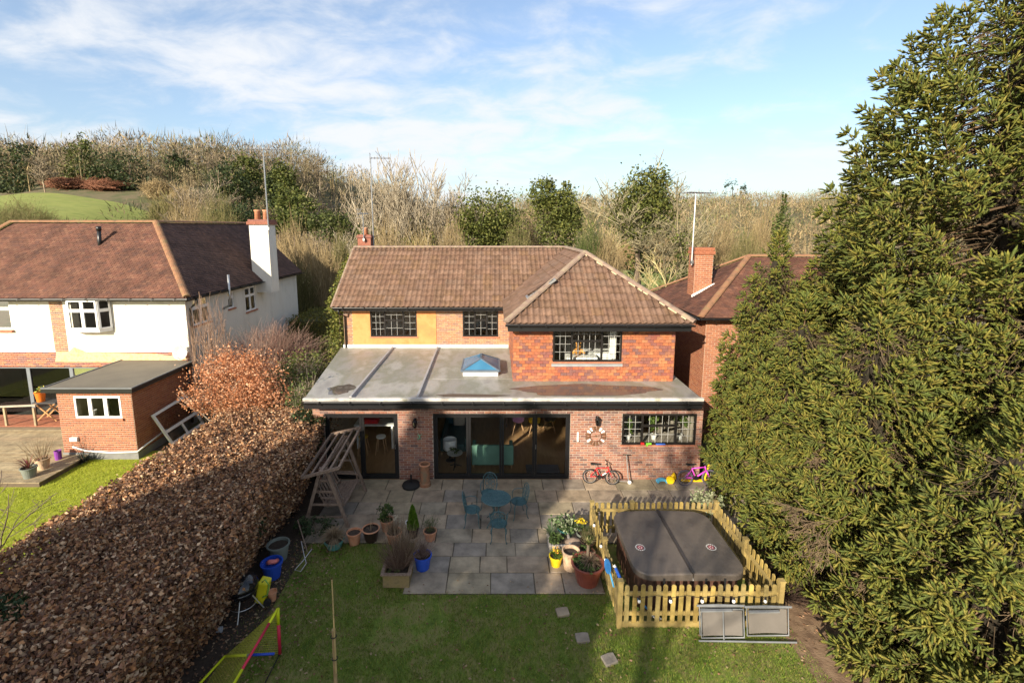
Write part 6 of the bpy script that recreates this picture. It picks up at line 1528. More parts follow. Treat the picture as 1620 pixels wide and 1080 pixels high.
def cast_chair():
    r = root('cast_chair', 'teal cast metal chair', 'chair', (0, 0, 0))
    mb = MB(); mb.lathe([(0, .405), (.19, .405), (.215, .412), (.215, .425), (.19, .428), (.0, .42)], (0, 0, 0), 24, 1, .95); mb.build('seat', M['cast'], r, local=True)
    for sx, sy in ((-1, -1), (1, -1), (-1, 1), (1, 1)):
        mb = MB(); mb.tube([(sx * .15, sy * .14, .41), (sx * .185, sy * .175, .33), (sx * .165, sy * .16, .18), (sx * .175, sy * .18, .06), (sx * .2, sy * .21, .0)], [.017, .016, .011, .01, .014], 6); mb.build('leg', M['cast'], r, local=True, smooth=True)
    mb = MB(); mb.tube([(-.17, -.15, .42), (-.195, -.19, .6), (-.185, -.225, .76), (-.10, -.245, .86), (0, -.25, .885), (.10, -.245, .86), (.185, -.225, .76), (.195, -.19, .6), (.17, -.15, .42)], .012, 6); bk = mb.build('back_frame', M['cast'], r, local=True, smooth=True)
    mb = MB()
    def yb(z): return -.15 - (z - .42) * .225
    for (cx, cz, rr_) in ((0, .78, .055), (-.085, .70, .05), (.085, .70, .05), (0, .645, .05), (-.09, .585, .05), (.09, .585, .05), (0, .52, .05), (-.08, .48, .04), (.08, .48, .04)):
        mb.tube([(cx + rr_ * math.cos(t), yb(cz + rr_ * math.sin(t)), cz + rr_ * math.sin(t)) for t in [2 * pi * q / 9 for q in range(9)]], .0065, 5, closed=True)
    for sx in (-1, 0, 1): mb.tube([(sx * .05, yb(.43), .43), (sx * .14, yb(.6), .6), (sx * .06, yb(.82), .82)], .0065, 5)
    o = mb.build('back_scrollwork', M['cast'], bk, local=True); o['kind'] = 'stuff'
    for sx in (-1, 1):
        mb = MB(); mb.tube([(sx * .19, -.2, .64), (sx * .225, -.08, .655), (sx * .225, .06, .65), (sx * .205, .12, .58), (sx * .19, .11, .43)], .010, 6); mb.build('arm', M['cast'], r, local=True, smooth=True)
    return r
ch0 = cast_chair()
for i, (x, y, a, lb) in enumerate(((.06, 11.02, 0, 'teal cast metal chair with its back to the lawn'), (-.62, 11.62, -90, 'teal cast metal chair on the swing seat side of the table'), (.60, 12.0, 105, 'teal cast metal chair on the bicycle side of the table'), (-.2, 12.42, 172, 'teal cast metal chair between table and bifold doors'))):
    c = ch0 if i == 0 else copy_tree(ch0); c.location = (x, y, 0); c.rotation_euler = (0, 0, R(a)); c['label'] = lb; c['group'] = 'cast metal chairs round the garden table'

# ------------------------------------------------------------------ timber swing seat
sw_ = root('swing_seat', 'weathered timber garden swing seat with slatted roof frame', 'swing seat', (-4.35, 12.3, 0))
W_ = M['wood_old']
for yv, nm in ((11.5, 0), (13.2, 1)):
    for x0b, x1b in ((-4.92, -4.42), (-3.8, -4.3)):
        mb = MB(); mb.beam((x0b, yv, 0), (x1b, yv, 1.62), .075, .06, up=(0, 1, 0)); mb.build('leg', W_, sw_)
    for z in (.25, .6, .95, 1.25):
        t = z / 1.62; a = -4.92 + .5 * t; b = -3.8 - .5 * t
        mb = MB(); mb.beam((a, yv + .036, z), (b, yv + .036, z), .03, .05); mb.build('rung', W_, sw_)
mb = MB(); mb.beam((-4.36, 11.3, 1.6), (-4.36, 13.4, 1.6), .08, .08); mb.build('top_beam', W_, sw_)
RC = [Vector((-4.84, 11.3, 1.46)), Vector((-3.90, 11.3, 1.72)), Vector((-3.92, 13.35, 1.90)), Vector((-4.76, 13.35, 1.70))]
for i in range(4):
    mb = MB(); mb.beam(RC[i], RC[(i + 1) % 4], .05, .07); mb.build('roof_rail', W_, sw_)
for t in (.25, .5, .75):
    mb = MB(); mb.beam(RC[0].lerp(RC[1], t) + Vector((0, .03, .0)), RC[3].lerp(RC[2], t) + Vector((0, -.03, 0)), .045, .04); mb.build('roof_slat', W_, sw_)
for i in range(6):
    x = -4.42 + i * .085; mb = MB(); mb.box(x, x + .07, 11.72, 13.0, .42 + .01 * i, .44 + .01 * i); mb.build('seat_slat', W_, sw_)
for i in range(9):
    y = 11.76 + i * .145; mb = MB(); mb.beam((-4.46, y, .46), (-4.66, y, .92), .02, .06, up=(0, 1, 0)); mb.build('back_slat', W_, sw_)
for z, x in ((.48, -4.47), (.93, -4.66)):
    mb = MB(); mb.beam((x, 11.7, z), (x, 13.02, z), .045, .06); mb.build('back_rail', W_, sw_)
for y in (11.72, 13.0):
    mb = MB(); mb.beam((-4.55, y, .68), (-3.95, y, .66), .06, .03); mb.build('arm', W_, sw_); mb = MB(); mb.beam((-3.98, y, .45), (-3.98, y, .66), .04, .04); mb.build('arm_post', W_, sw_)
    mb = MB(); mb.tube([(-4.0, y, .66), (-4.34, y, 1.58)], .008, 5); mb.tube([(-4.6, y, .7), (-4.38, y, 1.58)], .008, 5); mb.build('hanging_rod', M['steel'], sw_)

# ------------------------------------------------------------------ pots
def blades_obj(name, c, n, L, up, wid, cols, parent, curve=.3, mt=None):
    a = RNG.uniform(0, 2 * pi, n); e = RNG.uniform(up, 1, n); l = L * RNG.uniform(.6, 1.1, n); h = np.sqrt(np.maximum(0, 1 - e * e))
    d = np.stack([h * np.cos(a), h * np.sin(a), e], -1); P0 = np.array(c) + RNG.normal(0, .012, (n, 3)) * np.array([1, 1, 0])
    side = np.stack([-np.sin(a), np.cos(a), 0 * a], -1) * wid; mid = P0 + d * l[:, None] * .55; tip = P0 + d * l[:, None] + np.stack([h * np.cos(a) * .2, h * np.sin(a) * .2, -curve * np.ones(n)], -1) * l[:, None] * (1 - e[:, None] * .5)
    V = np.stack([P0 - side, P0 + side, mid + side, mid - side, tip], 1).reshape(-1, 3); b = np.arange(n) * 5
    F_ = np.concatenate([np.stack([b, b + 1, b + 2], -1), np.stack([b, b + 2, b + 3], -1), np.stack([b + 3, b + 2, b + 4], -1)])
    return np_obj(name, V, F_, mt or M['leaf'], parent, tint=np.repeat(tintmix(n, cols, .2), 5, axis=0))
def pot(label, x, y, r, h, m, name='plant_pot', z=0, taper=.72, rim=.035, soil=True, square=None, group=None, cat='plant pot'):
    t = root(name, label, cat, (x, y, z), group); mb = MB()
    mb.lathe([(r * taper, 0), (r * (taper + .62 * (1 - taper)), h * .6), (r * .97, h - rim), (r * 1.06, h - rim), (r * 1.07, h), (r * .93, h), (r * .9, h * .82), (.001, h * .8)], (x, y, z), 24); mb.build('pot', m, t, smooth=False)
    if soil: mb = MB(); mb.disc((x, y, z + h * .81), r * .905, 20, th=.01); mb.build('soil', M['soil'], t)
    return t
def leafy(t, c, rx, rz, n, size, cols, nm='foliage'):
    P_ = clump_points([(c[0], c[1], c[2], rx, rx, rz)], n, .25, .4); V, F_, T = leaf_arrays(P_, size, tintmix(len(P_), cols, .25)); np_obj(nm, V, F_, M['leaf'], t, tint=T, kind='stuff')
def twiggy(t, c, n, L, spread, cols, th=.005, nm='twigs'):
    a = RNG.uniform(0, 2 * pi, n); q = RNG.uniform(0, spread, n); l = L * RNG.uniform(.6, 1.1, n)
    P0 = np.array(c) + np.stack([np.cos(a), np.sin(a), 0 * a], -1) * q[:, None] * .3; d = np.stack([np.cos(a) * q, np.sin(a) * q, l], -1) + RNG.normal(0, .04, (n, 3)) * L
    m_ = P0 + d * .6; e = P0 + d + RNG.normal(0, .08, (n, 3)) * L; T = tintmix(n, cols, .2)
    V, F_, T = merge([prisms(P0, m_, np.full(n, th), np.full(n, th * .7), T), prisms(m_, e, np.full(n, th * .7), np.full(n, th * .3), T), prisms(P0 + d * .4, P0 + d * .7 + RNG.normal(0, .14, (n, 3)) * L, np.full(n, th * .5), np.full(n, th * .3), T)]); np_obj(nm, V, F_, M['twig'], t, tint=T, kind='stuff')
GRN = [(.06, .10, .025), (.09, .13, .03), (.05, .085, .025)]; DEAD = [(.28, .20, .13), (.36, .27, .18), (.20, .14, .09)]
TC = M['terracotta']; BLUE = mat('cobalt glaze', [(.02, .07, .42), (.03, .09, .50)], .25, 4); DARKPOT = mat('dark brown glaze', [(.035, .022, .018)], .35); GREYG = mat('grey green plastic', [(.16, .18, .16), (.20, .22, .19)], .6); TEAL = mat('teal glaze', [(.06, .20, .18), (.08, .25, .22)], .35); OXB = mat('oxblood glaze', [(.20, .05, .035), (.26, .075, .05)], .3, 5); YELP = mat('yellow glaze', [(.75, .55, .02)], .3); SAND = mat('pale terracotta', [(.50, .33, .20), (.58, .42, .28), (.44, .27, .17)], .85, 6, .3, 40)
t = pot('plain terracotta pot with bare soil in the left row', -3.46, 10.86, .17, .30, TC)
t = pot('dark glazed bowl with terracotta rim and a few sticks', -3.08, 10.98, .20, .30, DARKPOT); twiggy(t, (-3.08, 10.98, .24), 7, .32, .1, DEAD)
mb = MB(); mb.tube([(-3.08 + .205 * math.cos(a), 10.98 + .205 * math.sin(a), .30) for a in [2 * pi * k / 24 for k in range(24)]], .018, 6, closed=True); mb.build('rim', TC, t)
t = pot('terracotta pot with glossy green shrub', -2.78, 11.4, .17, .28, TC); leafy(t, (-2.78, 11.4, .45), .18, .2, 420, .07, GRN)
t = pot('terracotta pot overflowing with dead flower stems', -2.5, 10.9, .19, .28, TC); twiggy(t, (-2.5, 10.9, .22), 110, .36, .26, DEAD); leafy(t, (-2.42, 10.98, .6), .12, .08, 60, .05, [(.55, .48, .36)], 'dry_flowers')
t = pot('small white pot tucked behind the lime conifer', -2.2, 11.42, .11, .2, M['white'])
t = pot('lime green column conifer in a pot', -2.07, 11.12, .14, .22, DARKPOT, 'potted_conifer')
n = 1300; tt = RNG.uniform(0, 1, n); a = RNG.uniform(0, 6.28, n); rr_ = .15 * (1 - tt) ** .7 * np.minimum(1, tt * 6 + .35); P_ = np.stack([-2.07 + rr_ * np.cos(a), 11.12 + rr_ * np.sin(a), .2 + tt * .62], -1)
ax = np.stack([np.cos(a) * .4, np.sin(a) * .4, np.ones(n)], -1); ax /= np.linalg.norm(ax, axis=1, keepdims=True); V, F_, T = leaf_arrays(P_, .085, tintmix(n, [(.14, .27, .02), (.19, .33, .03), (.10, .20, .02)], .2), axis=ax, aspect=.4); np_obj('foliage', V, F_, M['leaf'], t, tint=T)
t = pot('terracotta pot of feathery green at the end of the left row', -1.63, 11.0, .16, .24, TC); twiggy(t, (-1.63, 11.0, .2), 60, .4, .25, [(.12, .14, .06), (.16, .15, .08)], .003); leafy(t, (-1.63, 11.0, .45), .2, .15, 160, .03, [(.10, .13, .05)])
t = pot('cobalt blue pot of faded lavender on the paving edge', -1.66, 9.98, .2, .33, BLUE); twiggy(t, (-1.66, 9.98, .27), 130, .38, .26, [(.20, .14, .12), (.26, .19, .16), (.15, .10, .09)]); 
t = root('wooden_planter', 'square mossy wooden planter filled with brown dead stems', 'planter', (-2.14, 9.62, 0))
MOSSY = mat('mossy timber', [(.20, .17, .05), (.26, .19, .09), (.16, .13, .06)], .9, 6, .5, 40)
for a, b, c, d in ((-2.42, -1.86, 9.36, 9.40), (-2.42, -1.86, 9.84, 9.88), (-2.42, -2.38, 9.40, 9.84), (-1.90, -1.86, 9.40, 9.84)):
    mb = MB(); mb.box(a, b, c, d, 0, .3); mb.build('side_board', MOSSY, t)
for a, b in (((-2.46, 9.36), (-1.82, 9.36)), ((-2.46, 9.88), (-1.82, 9.88)), ((-2.43, 9.40), (-2.43, 9.84)), ((-1.85, 9.40), (-1.85, 9.84))):
    mb = MB(); mb.beam((*a, .315), (*b, .315), .07, .025); mb.build('top_rail', W_, t)
mb = MB(); mb.box(-2.38, -1.9, 9.4, 9.84, .02, .24); mb.build('soil', M['soil'], t)
twiggy(t, (-2.14, 9.66, .22), 260, .62, .42, [(.16, .10, .075), (.22, .15, .11), (.12, .08, .06)]); twiggy(t, (-2.1, 9.9, .22), 160, .8, .45, DEAD); leafy(t, (-2.25, 9.5, .3), .12, .06, 60, .05, [(.10, .14, .04)])
t = pot('teal bowl topped with a mop of dead grass', -3.9, 10.72, .23, .2, TEAL); blades_obj('dead_grass', (-3.9, 10.72, .2), 420, .42, .25, .006, [(.30, .22, .13), (.36, .27, .17), (.24, .17, .10)], t, .5)
t = pot('large grey green plastic tub by the hedge', -5.05, 10.3, .24, .38, GREYG)
t = pot('cobalt blue bucket holding a pink toy by the hedge', -4.93, 9.7, .22, .36, BLUE, soil=False, name='bucket', cat='bucket'); mb = MB(); mb.tube([(-5.02, 9.7, .33), (-4.95, 9.64, .4), (-4.86, 9.7, .36), (-4.84, 9.78, .33)], .05, 8); mb.build('toy', mat('coral plastic', [(.62, .18, .16)], .45), t, smooth=True)
t = pot('terracotta pot on its own beside the yellow box', -4.62, 9.02, .09, .2, TC, soil=False)
# low green plants and a ground mat at the foot of the swing
bush('ferny green plant at the foot of the swing seat', (-4.55, 11.2, 0), [(0, 0, .22, .42, .25, .2), (-.3, .1, .2, .25, .25, .25)], 700, .07, [(.045, .075, .03), (.07, .10, .04)], 'fern', 'plant', twigs=20, th=.004)
r = root('wire_frame_toy', 'bent white wire frame lying by the grey tub', 'wire frame', (-4.45, 10.1, 0))
mb = MB(); mb.tube([(-4.6, 10.5, .3), (-4.42, 10.2, .12), (-4.3, 10.0, .1), (-4.35, 9.8, .05), (-4.5, 9.85, .05), (-4.42, 10.1, .08), (-4.3, 10.35, .2)], .009, 5); mb.build('wire', mat('white wire', [(.55, .53, .55)], .4), r, smooth=True)
r = root('garden_stick', 'long cane leaning out of the hedge by the grey tub', 'cane', (-4.8, 10.9, .1)); mb = MB(); mb.tube([(-4.85, 10.95, .55), (-4.45, 10.45, .05)], .012, 6); mb.build('cane', W_, r)
# right-hand cluster
t = pot('teal pot of white-edged evergreen beside the fence', 1.72, 11.08, .2, .26, TEAL); leafy(t, (1.72, 11.08, .38), .3, .16, 620, .09, [(.07, .12, .04), (.10, .15, .05), (.34, .38, .24)])
t = pot('grey pot of yellow daffodils against the fence', 2.12, 10.86, .16, .28, GREYG); blades_obj('leaves', (2.12, 10.86, .26), 70, .3, .6, .008, GRN, t); leafy(t, (2.12, 10.92, .54), .13, .05, 60, .06, [(.80, .60, .03)], 'flowers')
t = root('stone_trough', 'pale stone trough of mixed green plants', 'trough', (1.5, 10.72, 0)); ST = mat('grey stone', [(.26, .24, .22), (.34, .31, .28)], .9, 6, .5, 30)
for a, b, c, d in ((1.24, 1.30, 10.42, 10.98), (1.72, 1.78, 10.42, 10.98), (1.30, 1.72, 10.42, 10.48), (1.30, 1.72, 10.92, 10.98)):
    mb = MB(); mb.box(a, b, c, d, 0, .24); mb.build('side', ST, t, bevel=.015)
mb = MB(); mb.box(1.3, 1.72, 10.48, 10.92, 0, .2); mb.build('soil', M['soil'], t); leafy(t, (1.42, 10.62, .3), .16, .1, 260, .06, GRN); blades_obj('leaves', (1.34, 10.86, .2), 60, .34, .5, .008, [(.07, .12, .05), (.10, .15, .07)], t)
mb = MB(); mb.lathe([(.0, .0), (.2, .0), (.23, .08), (.19, .2), (.1, .27), (.0, .29)], (1.86, 10.62, 0), 14, 1.2, .8, .08); o = mb.build('boulder', mat('brown stone', [(.20, .145, .11), (.27, .20, .15)], .9, 5, .6, 20), org=(1.86, 10.62, 0), smooth=True); tag(o, 'brown rounded boulder among the pots by the fence', 'boulder')
t = pot('bright yellow pot of primulas on the paving', 1.36, 10.08, .15, .24, YELP); blades_obj('leaves', (1.36, 10.08, .22), 60, .2, .3, .018, [(.12, .19, .03), (.17, .24, .04)], t, .2); leafy(t, (1.36, 10.08, .36), .12, .04, 40, .05, [(.78, .62, .04), (.75, .35, .05)], 'flowers')
t = pot('tall pale terracotta urn with bare soil', 1.68, 9.98, .19, .44, SAND, taper=.8)
t = pot('wide terracotta bowl with a broken rim behind the big glazed pot', 2.05, 10.2, .22, .24, TC); leafy(t, (2.05, 10.2, .3), .12, .08, 120, .05, GRN)
t = pot('black pot of wiry plants hard against the fence', 2.15, 10.48, .17, .34, DARKPOT); twiggy(t, (2.15, 10.48, .28), 90, .3, .22, [(.14, .13, .06), (.20, .17, .09)]); leafy(t, (2.15, 10.48, .42), .16, .1, 160, .05, GRN)
t = pot('big oxblood glazed pot with a cabbage palm stump and creeping plants', 1.98, 9.55, .34, .46, OXB, taper=.66); leafy(t, (1.9, 9.5, .47), .24, .07, 420, .06, [(.06, .11, .03), (.10, .14, .04)]); blades_obj('dry_fronds', (2.02, 9.55, .44), 220, .36, .15, .005, DEAD, t, .6)
mb = MB(); mb.tube([(1.98, 9.6, .4), (1.99, 9.6, .85)], [.04, .028], 8); mb.build('stump', M['bark'], t); blades_obj('leaves', (1.99, 9.6, .84), 26, .2, .75, .02, [(.12, .16, .04), (.30, .26, .12)], t)
bush('silvery variegated shrub growing through the fence corner', (5.2, 11.3, 0), [(0, 0, .55, .28, .26, .5), (.15, -.15, .9, .22, .2, .28)], 900, .07, [(.26, .29, .16), (.36, .38, .24), (.15, .19, .08)], 'variegated_shrub', 'shrub', twigs=30, th=.004)
t = root('dead_hedge_plant', 'dark leafless heather clump at the foot of the spruces', 'plant', (6.0, 8.9, 0)); twiggy(t, (6.0, 9.2, 0), 500, .35, .7, [(.07, .045, .035), (.10, .065, .05)], .006)
# neighbour's pots
t = pot('zinc grey pot of red cordyline on the neighbour deck edge', -14.15, 13.8, .2, .32, GREYG, z=.13); blades_obj('leaves', (-14.15, 13.8, .42), 34, .5, .45, .014, [(.26, .08, .08), (.20, .07, .06), (.22, .16, .06)], t, .2)
t = pot('stone coloured pot with a wiry bare shrub on the neighbour deck', -14.25, 14.35, .2, .34, SAND, z=.13); twiggy(t, (-14.25, 14.35, .42), 40, .75, .45, [(.26, .19, .11), (.32, .24, .15)], .006)
mb = MB(); mb.lathe([(.09, 0), (.10, .3), (.085, .3), (.08, .25), (0, .25)], (-14.3, 14.95, .13), 14); o = mb.build('purple_vase', mat('purple glaze', [(.20, .05, .30)], .3), org=(-14.3, 14.95, .13)); tag(o, 'small purple vase at the back of the neighbour deck', 'vase')
t = root('spiky_plant', 'dark spiky cordyline at the foot of the outbuilding', 'plant', (-13.55, 15.0, 0)); blades_obj('leaves', (-13.55, 15.0, 0), 46, .5, .2, .015, [(.03, .045, .03), (.045, .055, .04)], t, .1); mb = MB(); mb.tube([(-13.55, 15.0, -.05), (-13.55, 15.0, .1)], .03, 6); mb.build('stem', M['bark'], t)
t = pot('orange planter of yellow flowers on the folding table', -17.55, 17.98, .17, .38, mat('orange plastic', [(.70, .18, .02)], .4), z=.99); leafy(t, (-17.55, 17.98, 1.52), .22, .14, 160, .08, [(.10, .17, .04), (.55, .48, .08)])

# ------------------------------------------------------------------ parasol base, chimney pot
t = root('parasol_base', 'round black parasol base with short tube by the brick pier', 'parasol base', (-2.53, 13.5, 0)); mb = MB(); mb.lathe([(.26, 0), (.27, .04), (.25, .09), (.08, .12), (.0, .12)], (-2.53, 13.5, 0), 28); mb.build('base', M['rubber'], t, smooth=True); mb = MB(); mb.tube([(-2.53, 13.5, .11), (-2.53, 13.5, .36)], .028, 10); mb.build('tube', M['black'], t)
t = root('chimney_pot_planter', 'old clay chimney pot planter standing against the brick pier', 'chimney pot', (-2.12, 13.55, 0)); mb = MB(); mb.lathe([(.17, 0), (.17, .1), (.145, .12), (.135, .55), (.15, .57), (.15, .68), (.12, .68), (.12, .5), (0, .5)], (-2.12, 13.55, 0), 20); mb.build('pot', mat('sooty clay', [(.16, .10, .06), (.32, .15, .08), (.20, .15, .09)], .85, 4, .4, 30), t); mb = MB(); mb.tube([(-2.12 + .148 * math.cos(a), 13.55 + .148 * math.sin(a), .67) for a in [2 * pi * k / 20 for k in range(20)]], .022, 6, closed=True); mb.build('rim', TC, t); leafy(t, (-2.12, 13.55, .56), .1, .03, 40, .04, GRN)

# ------------------------------------------------------------------ bicycles, scooter, toys
def bicycle(label, loc, rz, wr, wb, fm, tyre, lean, steer=0.0, deco=None):
    r = root('bicycle', label, 'bicycle', loc, 'children\'s bicycles', rz); r.rotation_euler = (lean, 0, rz)
    def wheel(cx, nm='wheel'):
        mb = MB(); mb.tube([(cx + wr * math.cos(a), 0, wr + wr * math.sin(a)) for a in [2 * pi * k / 28 for k in range(28)]], wr * .085, 7, closed=True); w = mb.build(nm, tyre, r, local=True, smooth=True)
        mb = MB(); mb.tube([(cx + wr * .88 * math.cos(a), 0, wr + wr * .88 * math.sin(a)) for a in [2 * pi * k / 28 for k in range(28)]], wr * .035, 5, closed=True); mb.build('rim', M['alu'], w, local=True)
        mb = MB()
        for k in range(14):
            a = 2 * pi * k / 14; mb.tube([(cx, .02 * (-1) ** k, wr), (cx + wr * .87 * math.cos(a), 0, wr + wr * .87 * math.sin(a))], .0022, 4, cap=False)
        o = mb.build('spokes', M['alu'], w, local=True); o['kind'] = 'stuff'
        mb = MB(); mb.tube([(cx, -.05, wr), (cx, .05, wr)], .02, 8); mb.build('hub', M['steel'], w, local=True)
    wheel(0); wheel(wb)
    bbx, bbz = wb * .42, wr * 1.02; st = (wb * .27, 0, wr * 2.25); hd = (wb * .80, 0, wr * 2.55); hb = (wb * .855, 0, wr * 1.95)
    fr_ = MB(); t_ = wr * .075
    fr_.tube([(bbx, 0, bbz), st], t_, 8); fr_.tube([st, (hd[0] + .01, 0, hd[2] - .03)], t_, 8); fr_.tube([(bbx, 0, bbz), hb], t_ * 1.25, 8); fr_.tube([hd, hb], t_ * 1.3, 8)
    for s_ in (-1, 1): fr_.tube([(bbx, 0, bbz), (0, s_ * .05, wr)], t_ * .6, 6); fr_.tube([(st[0], 0, st[2] - .04), (0, s_ * .05, wr)], t_ * .55, 6)
    fr_.build('frame', fm, r, local=True, smooth=True)
    mb = MB()
    for s_ in (-1, 1): mb.tube([(hb[0], s_ * .03, hb[2]), (wb, s_ * .045, wr)], t_ * .8, 7)
    mb.build('fork', fm, r, local=True, smooth=True)
    mb = MB(); mb.tube([hd, (hd[0] - .03, 0, hd[2] + .1)], .014, 7); mb.tube([(hd[0] - .07, -.22, hd[2] + .14), (hd[0] - .02, -.1, hd[2] + .12), (hd[0] - .02, .1, hd[2] + .12), (hd[0] - .07, .22, hd[2] + .14)], .012, 7); mb.build('handlebar', M['black'], r, local=True, smooth=True)
    for s_ in (-1, 1): mb = MB(); mb.tube([(hd[0] - .05, s_ * .17, hd[2] + .135), (hd[0] - .08, s_ * .25, hd[2] + .145)], .018, 7); mb.build('grip', M['rubber'], r, local=True)
    mb = MB(); mb.tube([st, (st[0] - .02, 0, st[2] + .1)], .013, 7); mb.build('seat_post', M['steel'], r, local=True)
    mb = MB(); P = [(-.13, -.07), (-.1, -.085), (-.02, -.05), (.12, -.018), (.13, 0), (.12, .018), (-.02, .05), (-.1, .085), (-.13, .07)]; mb.extr([(st[0] - .03 + a, b, st[2] + .1) for a, b in P], (0, 0, .04)); mb.build('saddle', M['rubber'], r, local=True, bevel=.012)
    mb = MB(); mb.disc((bbx, -.045, bbz), wr * .32, 16, 'y', .012); mb.build('chain_guard', M['black'], r, local=True)
    for s_ in (-1, 1):
        mb = MB(); mb.beam((bbx, s_ * .06, bbz), (bbx + s_ * .09, s_ * .06, bbz - s_ * .05), .015, .02); mb.obox((bbx + s_ * .09, s_ * .1, bbz - s_ * .05), (.07, .06, .02)); mb.build('pedal', M['black'], r, local=True)
    if deco: mb = MB(); mb.beam((bbx + (hb[0] - bbx) * .3, -t_ * 1.35, bbz + (hb[2] - bbz) * .3), (bbx + (hb[0] - bbx) * .7, -t_ * 1.35, bbz + (hb[2] - bbz) * .7), .004, .03, up=(0, 0, 1)); mb.build('frame_sticker', M['white'], r, local=True)
bicycle("child's red bicycle leaning on the brick wall", (2.82, 13.68, 0), R(-7), .205, .66, mat('red paint', [(.52, .02, .025)], .3), M['rubber'], R(-9), deco=True)
bicycle("child's pink bicycle with pale tyres near the spruce", (5.64, 13.55, 0), R(1), .225, .74, mat('pink paint', [(.66, .06, .55)], .3), mat('grey violet tyre', [(.10, .09, .13)], .7), R(-7))
t = root('kick_scooter', 'silver folding kick scooter leaning on the brick wall', 'scooter', (3.92, 13.65, 0))
mb = MB(); mb.beam((3.68, 13.72, .07), (3.95, 13.66, .08), .10, .03); mb.build('deck', M['alu'], t); mb = MB(); mb.tube([(3.97, 13.64, .1), (3.92, 13.78, .86)], .018, 8); mb.build('stem', M['alu'], t); mb = MB(); mb.tube([(3.80, 13.72, .89), (3.92, 13.77, .86), (4.04, 13.80, .83)], .016, 8); mb.build('handlebar', M['rubber'], t)
for x, y in ((3.68, 13.72), (4.0, 13.63)):
    mb = MB(); mb.tube([(x, y - .015, .055), (x, y + .015, .055)], .055, 14); mb.build('wheel', M['white'] if x > 3.8 else M['rubber'], t)
mb = MB(); mb.tube([(3.97, 13.64, .1), (4.0, 13.63, .06)], .02, 8); mb.build('fork', M['alu'], t)
YPL = mat('yellow plastic', [(.80, .52, .01)], .35); SBL = mat('sky blue plastic', [(.08, .36, .58)], .35)
mb = MB(); P = []
for k in range(9): a = pi * k / 8; P.append((5.0 + .16 * math.cos(a) - .02 * k / 8, 13.74, .05 + .10 * math.sin(a)))
for k in range(9): a = pi - pi * k / 8; P.append((5.0 + .12 * math.cos(a), 13.74, .0 + .08 * math.sin(a)))
mb.extr(P, (0, -.1, .0)); o = mb.build('blue_toy', SBL, org=(5.0, 13.7, 0)); tag(o, 'curved sky blue plastic toy by the wall', 'toy')
t = root('ride_on_toy', 'yellow plastic toy with round hub beside the pink bicycle', 'toy', (5.24, 13.66, 0)); mb = MB(); mb.disc((5.23, 13.62, .11), .12, 20, 'y', .06); mb.build('hub', YPL, t); mb = MB(); mb.tube([(5.27, 13.7, .12), (5.36, 13.74, .26), (5.42, 13.76, .1)], .05, 8); mb.build('arm', YPL, t, smooth=True)
t = root('yellow_plank_toy', 'yellow plastic see-saw bar lying behind the pink bicycle', 'toy', (6.0, 13.72, 0)); mb = MB(); mb.beam((5.6, 13.74, .05), (6.55, 13.74, .05), .1, .05); mb.build('bar', YPL, t, bevel=.015); mb = MB(); mb.tube([(6.3, 13.75, .05), (6.42, 13.78, .55)], .025, 8); mb.build('upright', YPL, t)
t = root('water_gun', 'green and blue water pistols on the kitchen window sill', 'toy', (4.6, 13.86, 1.13)); mb = MB(); mb.box(4.52, 4.68, 13.85, 13.89, 1.14, 1.19); mb.box(4.52, 4.57, 13.85, 13.89, 1.09, 1.14); mb.build('green_pistol', mat('lime plastic', [(.22, .60, .05)], .4), t); mb = MB(); mb.box(4.82, 5.1, 13.85, 13.89, 1.135, 1.17); mb.build('blue_pistol', bpy.data.materials['blue stick'], t); mb = MB(); mb.box(4.36, 4.46, 13.85, 13.89, 1.14, 1.2); mb.build('red_block', mat('red plastic', [(.6, .03, .03)], .4), t)

# ------------------------------------------------------------------ things on the wall
def lantern(x, z, lb):
    t = root('wall_lantern', lb, 'lantern', (x, FY, z), 'black wall lanterns'); K = M['black']
    mb = MB(); mb.box(x - .035, x + .035, FY - .035, FY - .013, z - .12, z + .1); mb.build('back_plate', K, t)
    mb = MB(); mb.tube([(x, FY - .03, z + .06), (x, FY - .12, z + .13), (x, FY - .14, z + .09)], .01, 6); mb.build('bracket_arm', K, t)
    mb = MB(); mb.lathe([(.0, .12), (.03, .10), (.085, .04), (.08, .03), (0, .03)], (x, FY - .14, z), 8); mb.build('cap', K, t)
    mb = MB(); mb.lathe([(.045, -.14), (.068, .03)], (x, FY - .14, z), 6); mb.build('glass', M['glass_dark'], t)
    mb = MB()
    for k in range(6): a = 2 * pi * k / 6; mb.tube([(x + .046 * math.cos(a), FY - .14 + .046 * math.sin(a), z - .14), (x + .07 * math.cos(a), FY - .14 + .07 * math.sin(a), z + .03)], .006, 4)
    mb.lathe([(.0, -.18), (.03, -.16), (.05, -.14), (0, -.138)], (x, FY - .14, z), 8); mb.build('cage', K, t)
lantern(-2.43, 1.86, 'black wall lantern on the brick pier beside the left glass door'); lantern(3.02, 1.93, 'black wall lantern above the mirror ring')
t = root('mirror_ring', 'wall ring of white and bronze plates beside the bifold doors', 'wall ornament', (3.0, FY, 1.40)); cw, cb = mat('white plate', [(.80, .79, .76)], .3), mat('bronze plate', [(.26, .14, .08)], .35, metal=.5)
for k in range(16):
    a0, a1 = 2 * pi * (k + .2) / 16, 2 * pi * (k + .8) / 16; mb = MB()
    mb.extr([(3.0 + r_ * math.cos(a), FY - .02, 1.40 + r_ * math.sin(a)) for r_, a in ((.19, a0 + .03), (.30, a0), (.31, (a0 + a1) / 2), (.30, a1), (.19, a1 - .03))], (0, -.02, 0)); mb.build('plate', cw if k in (1, 2, 5, 6, 9, 14) else cb, t)
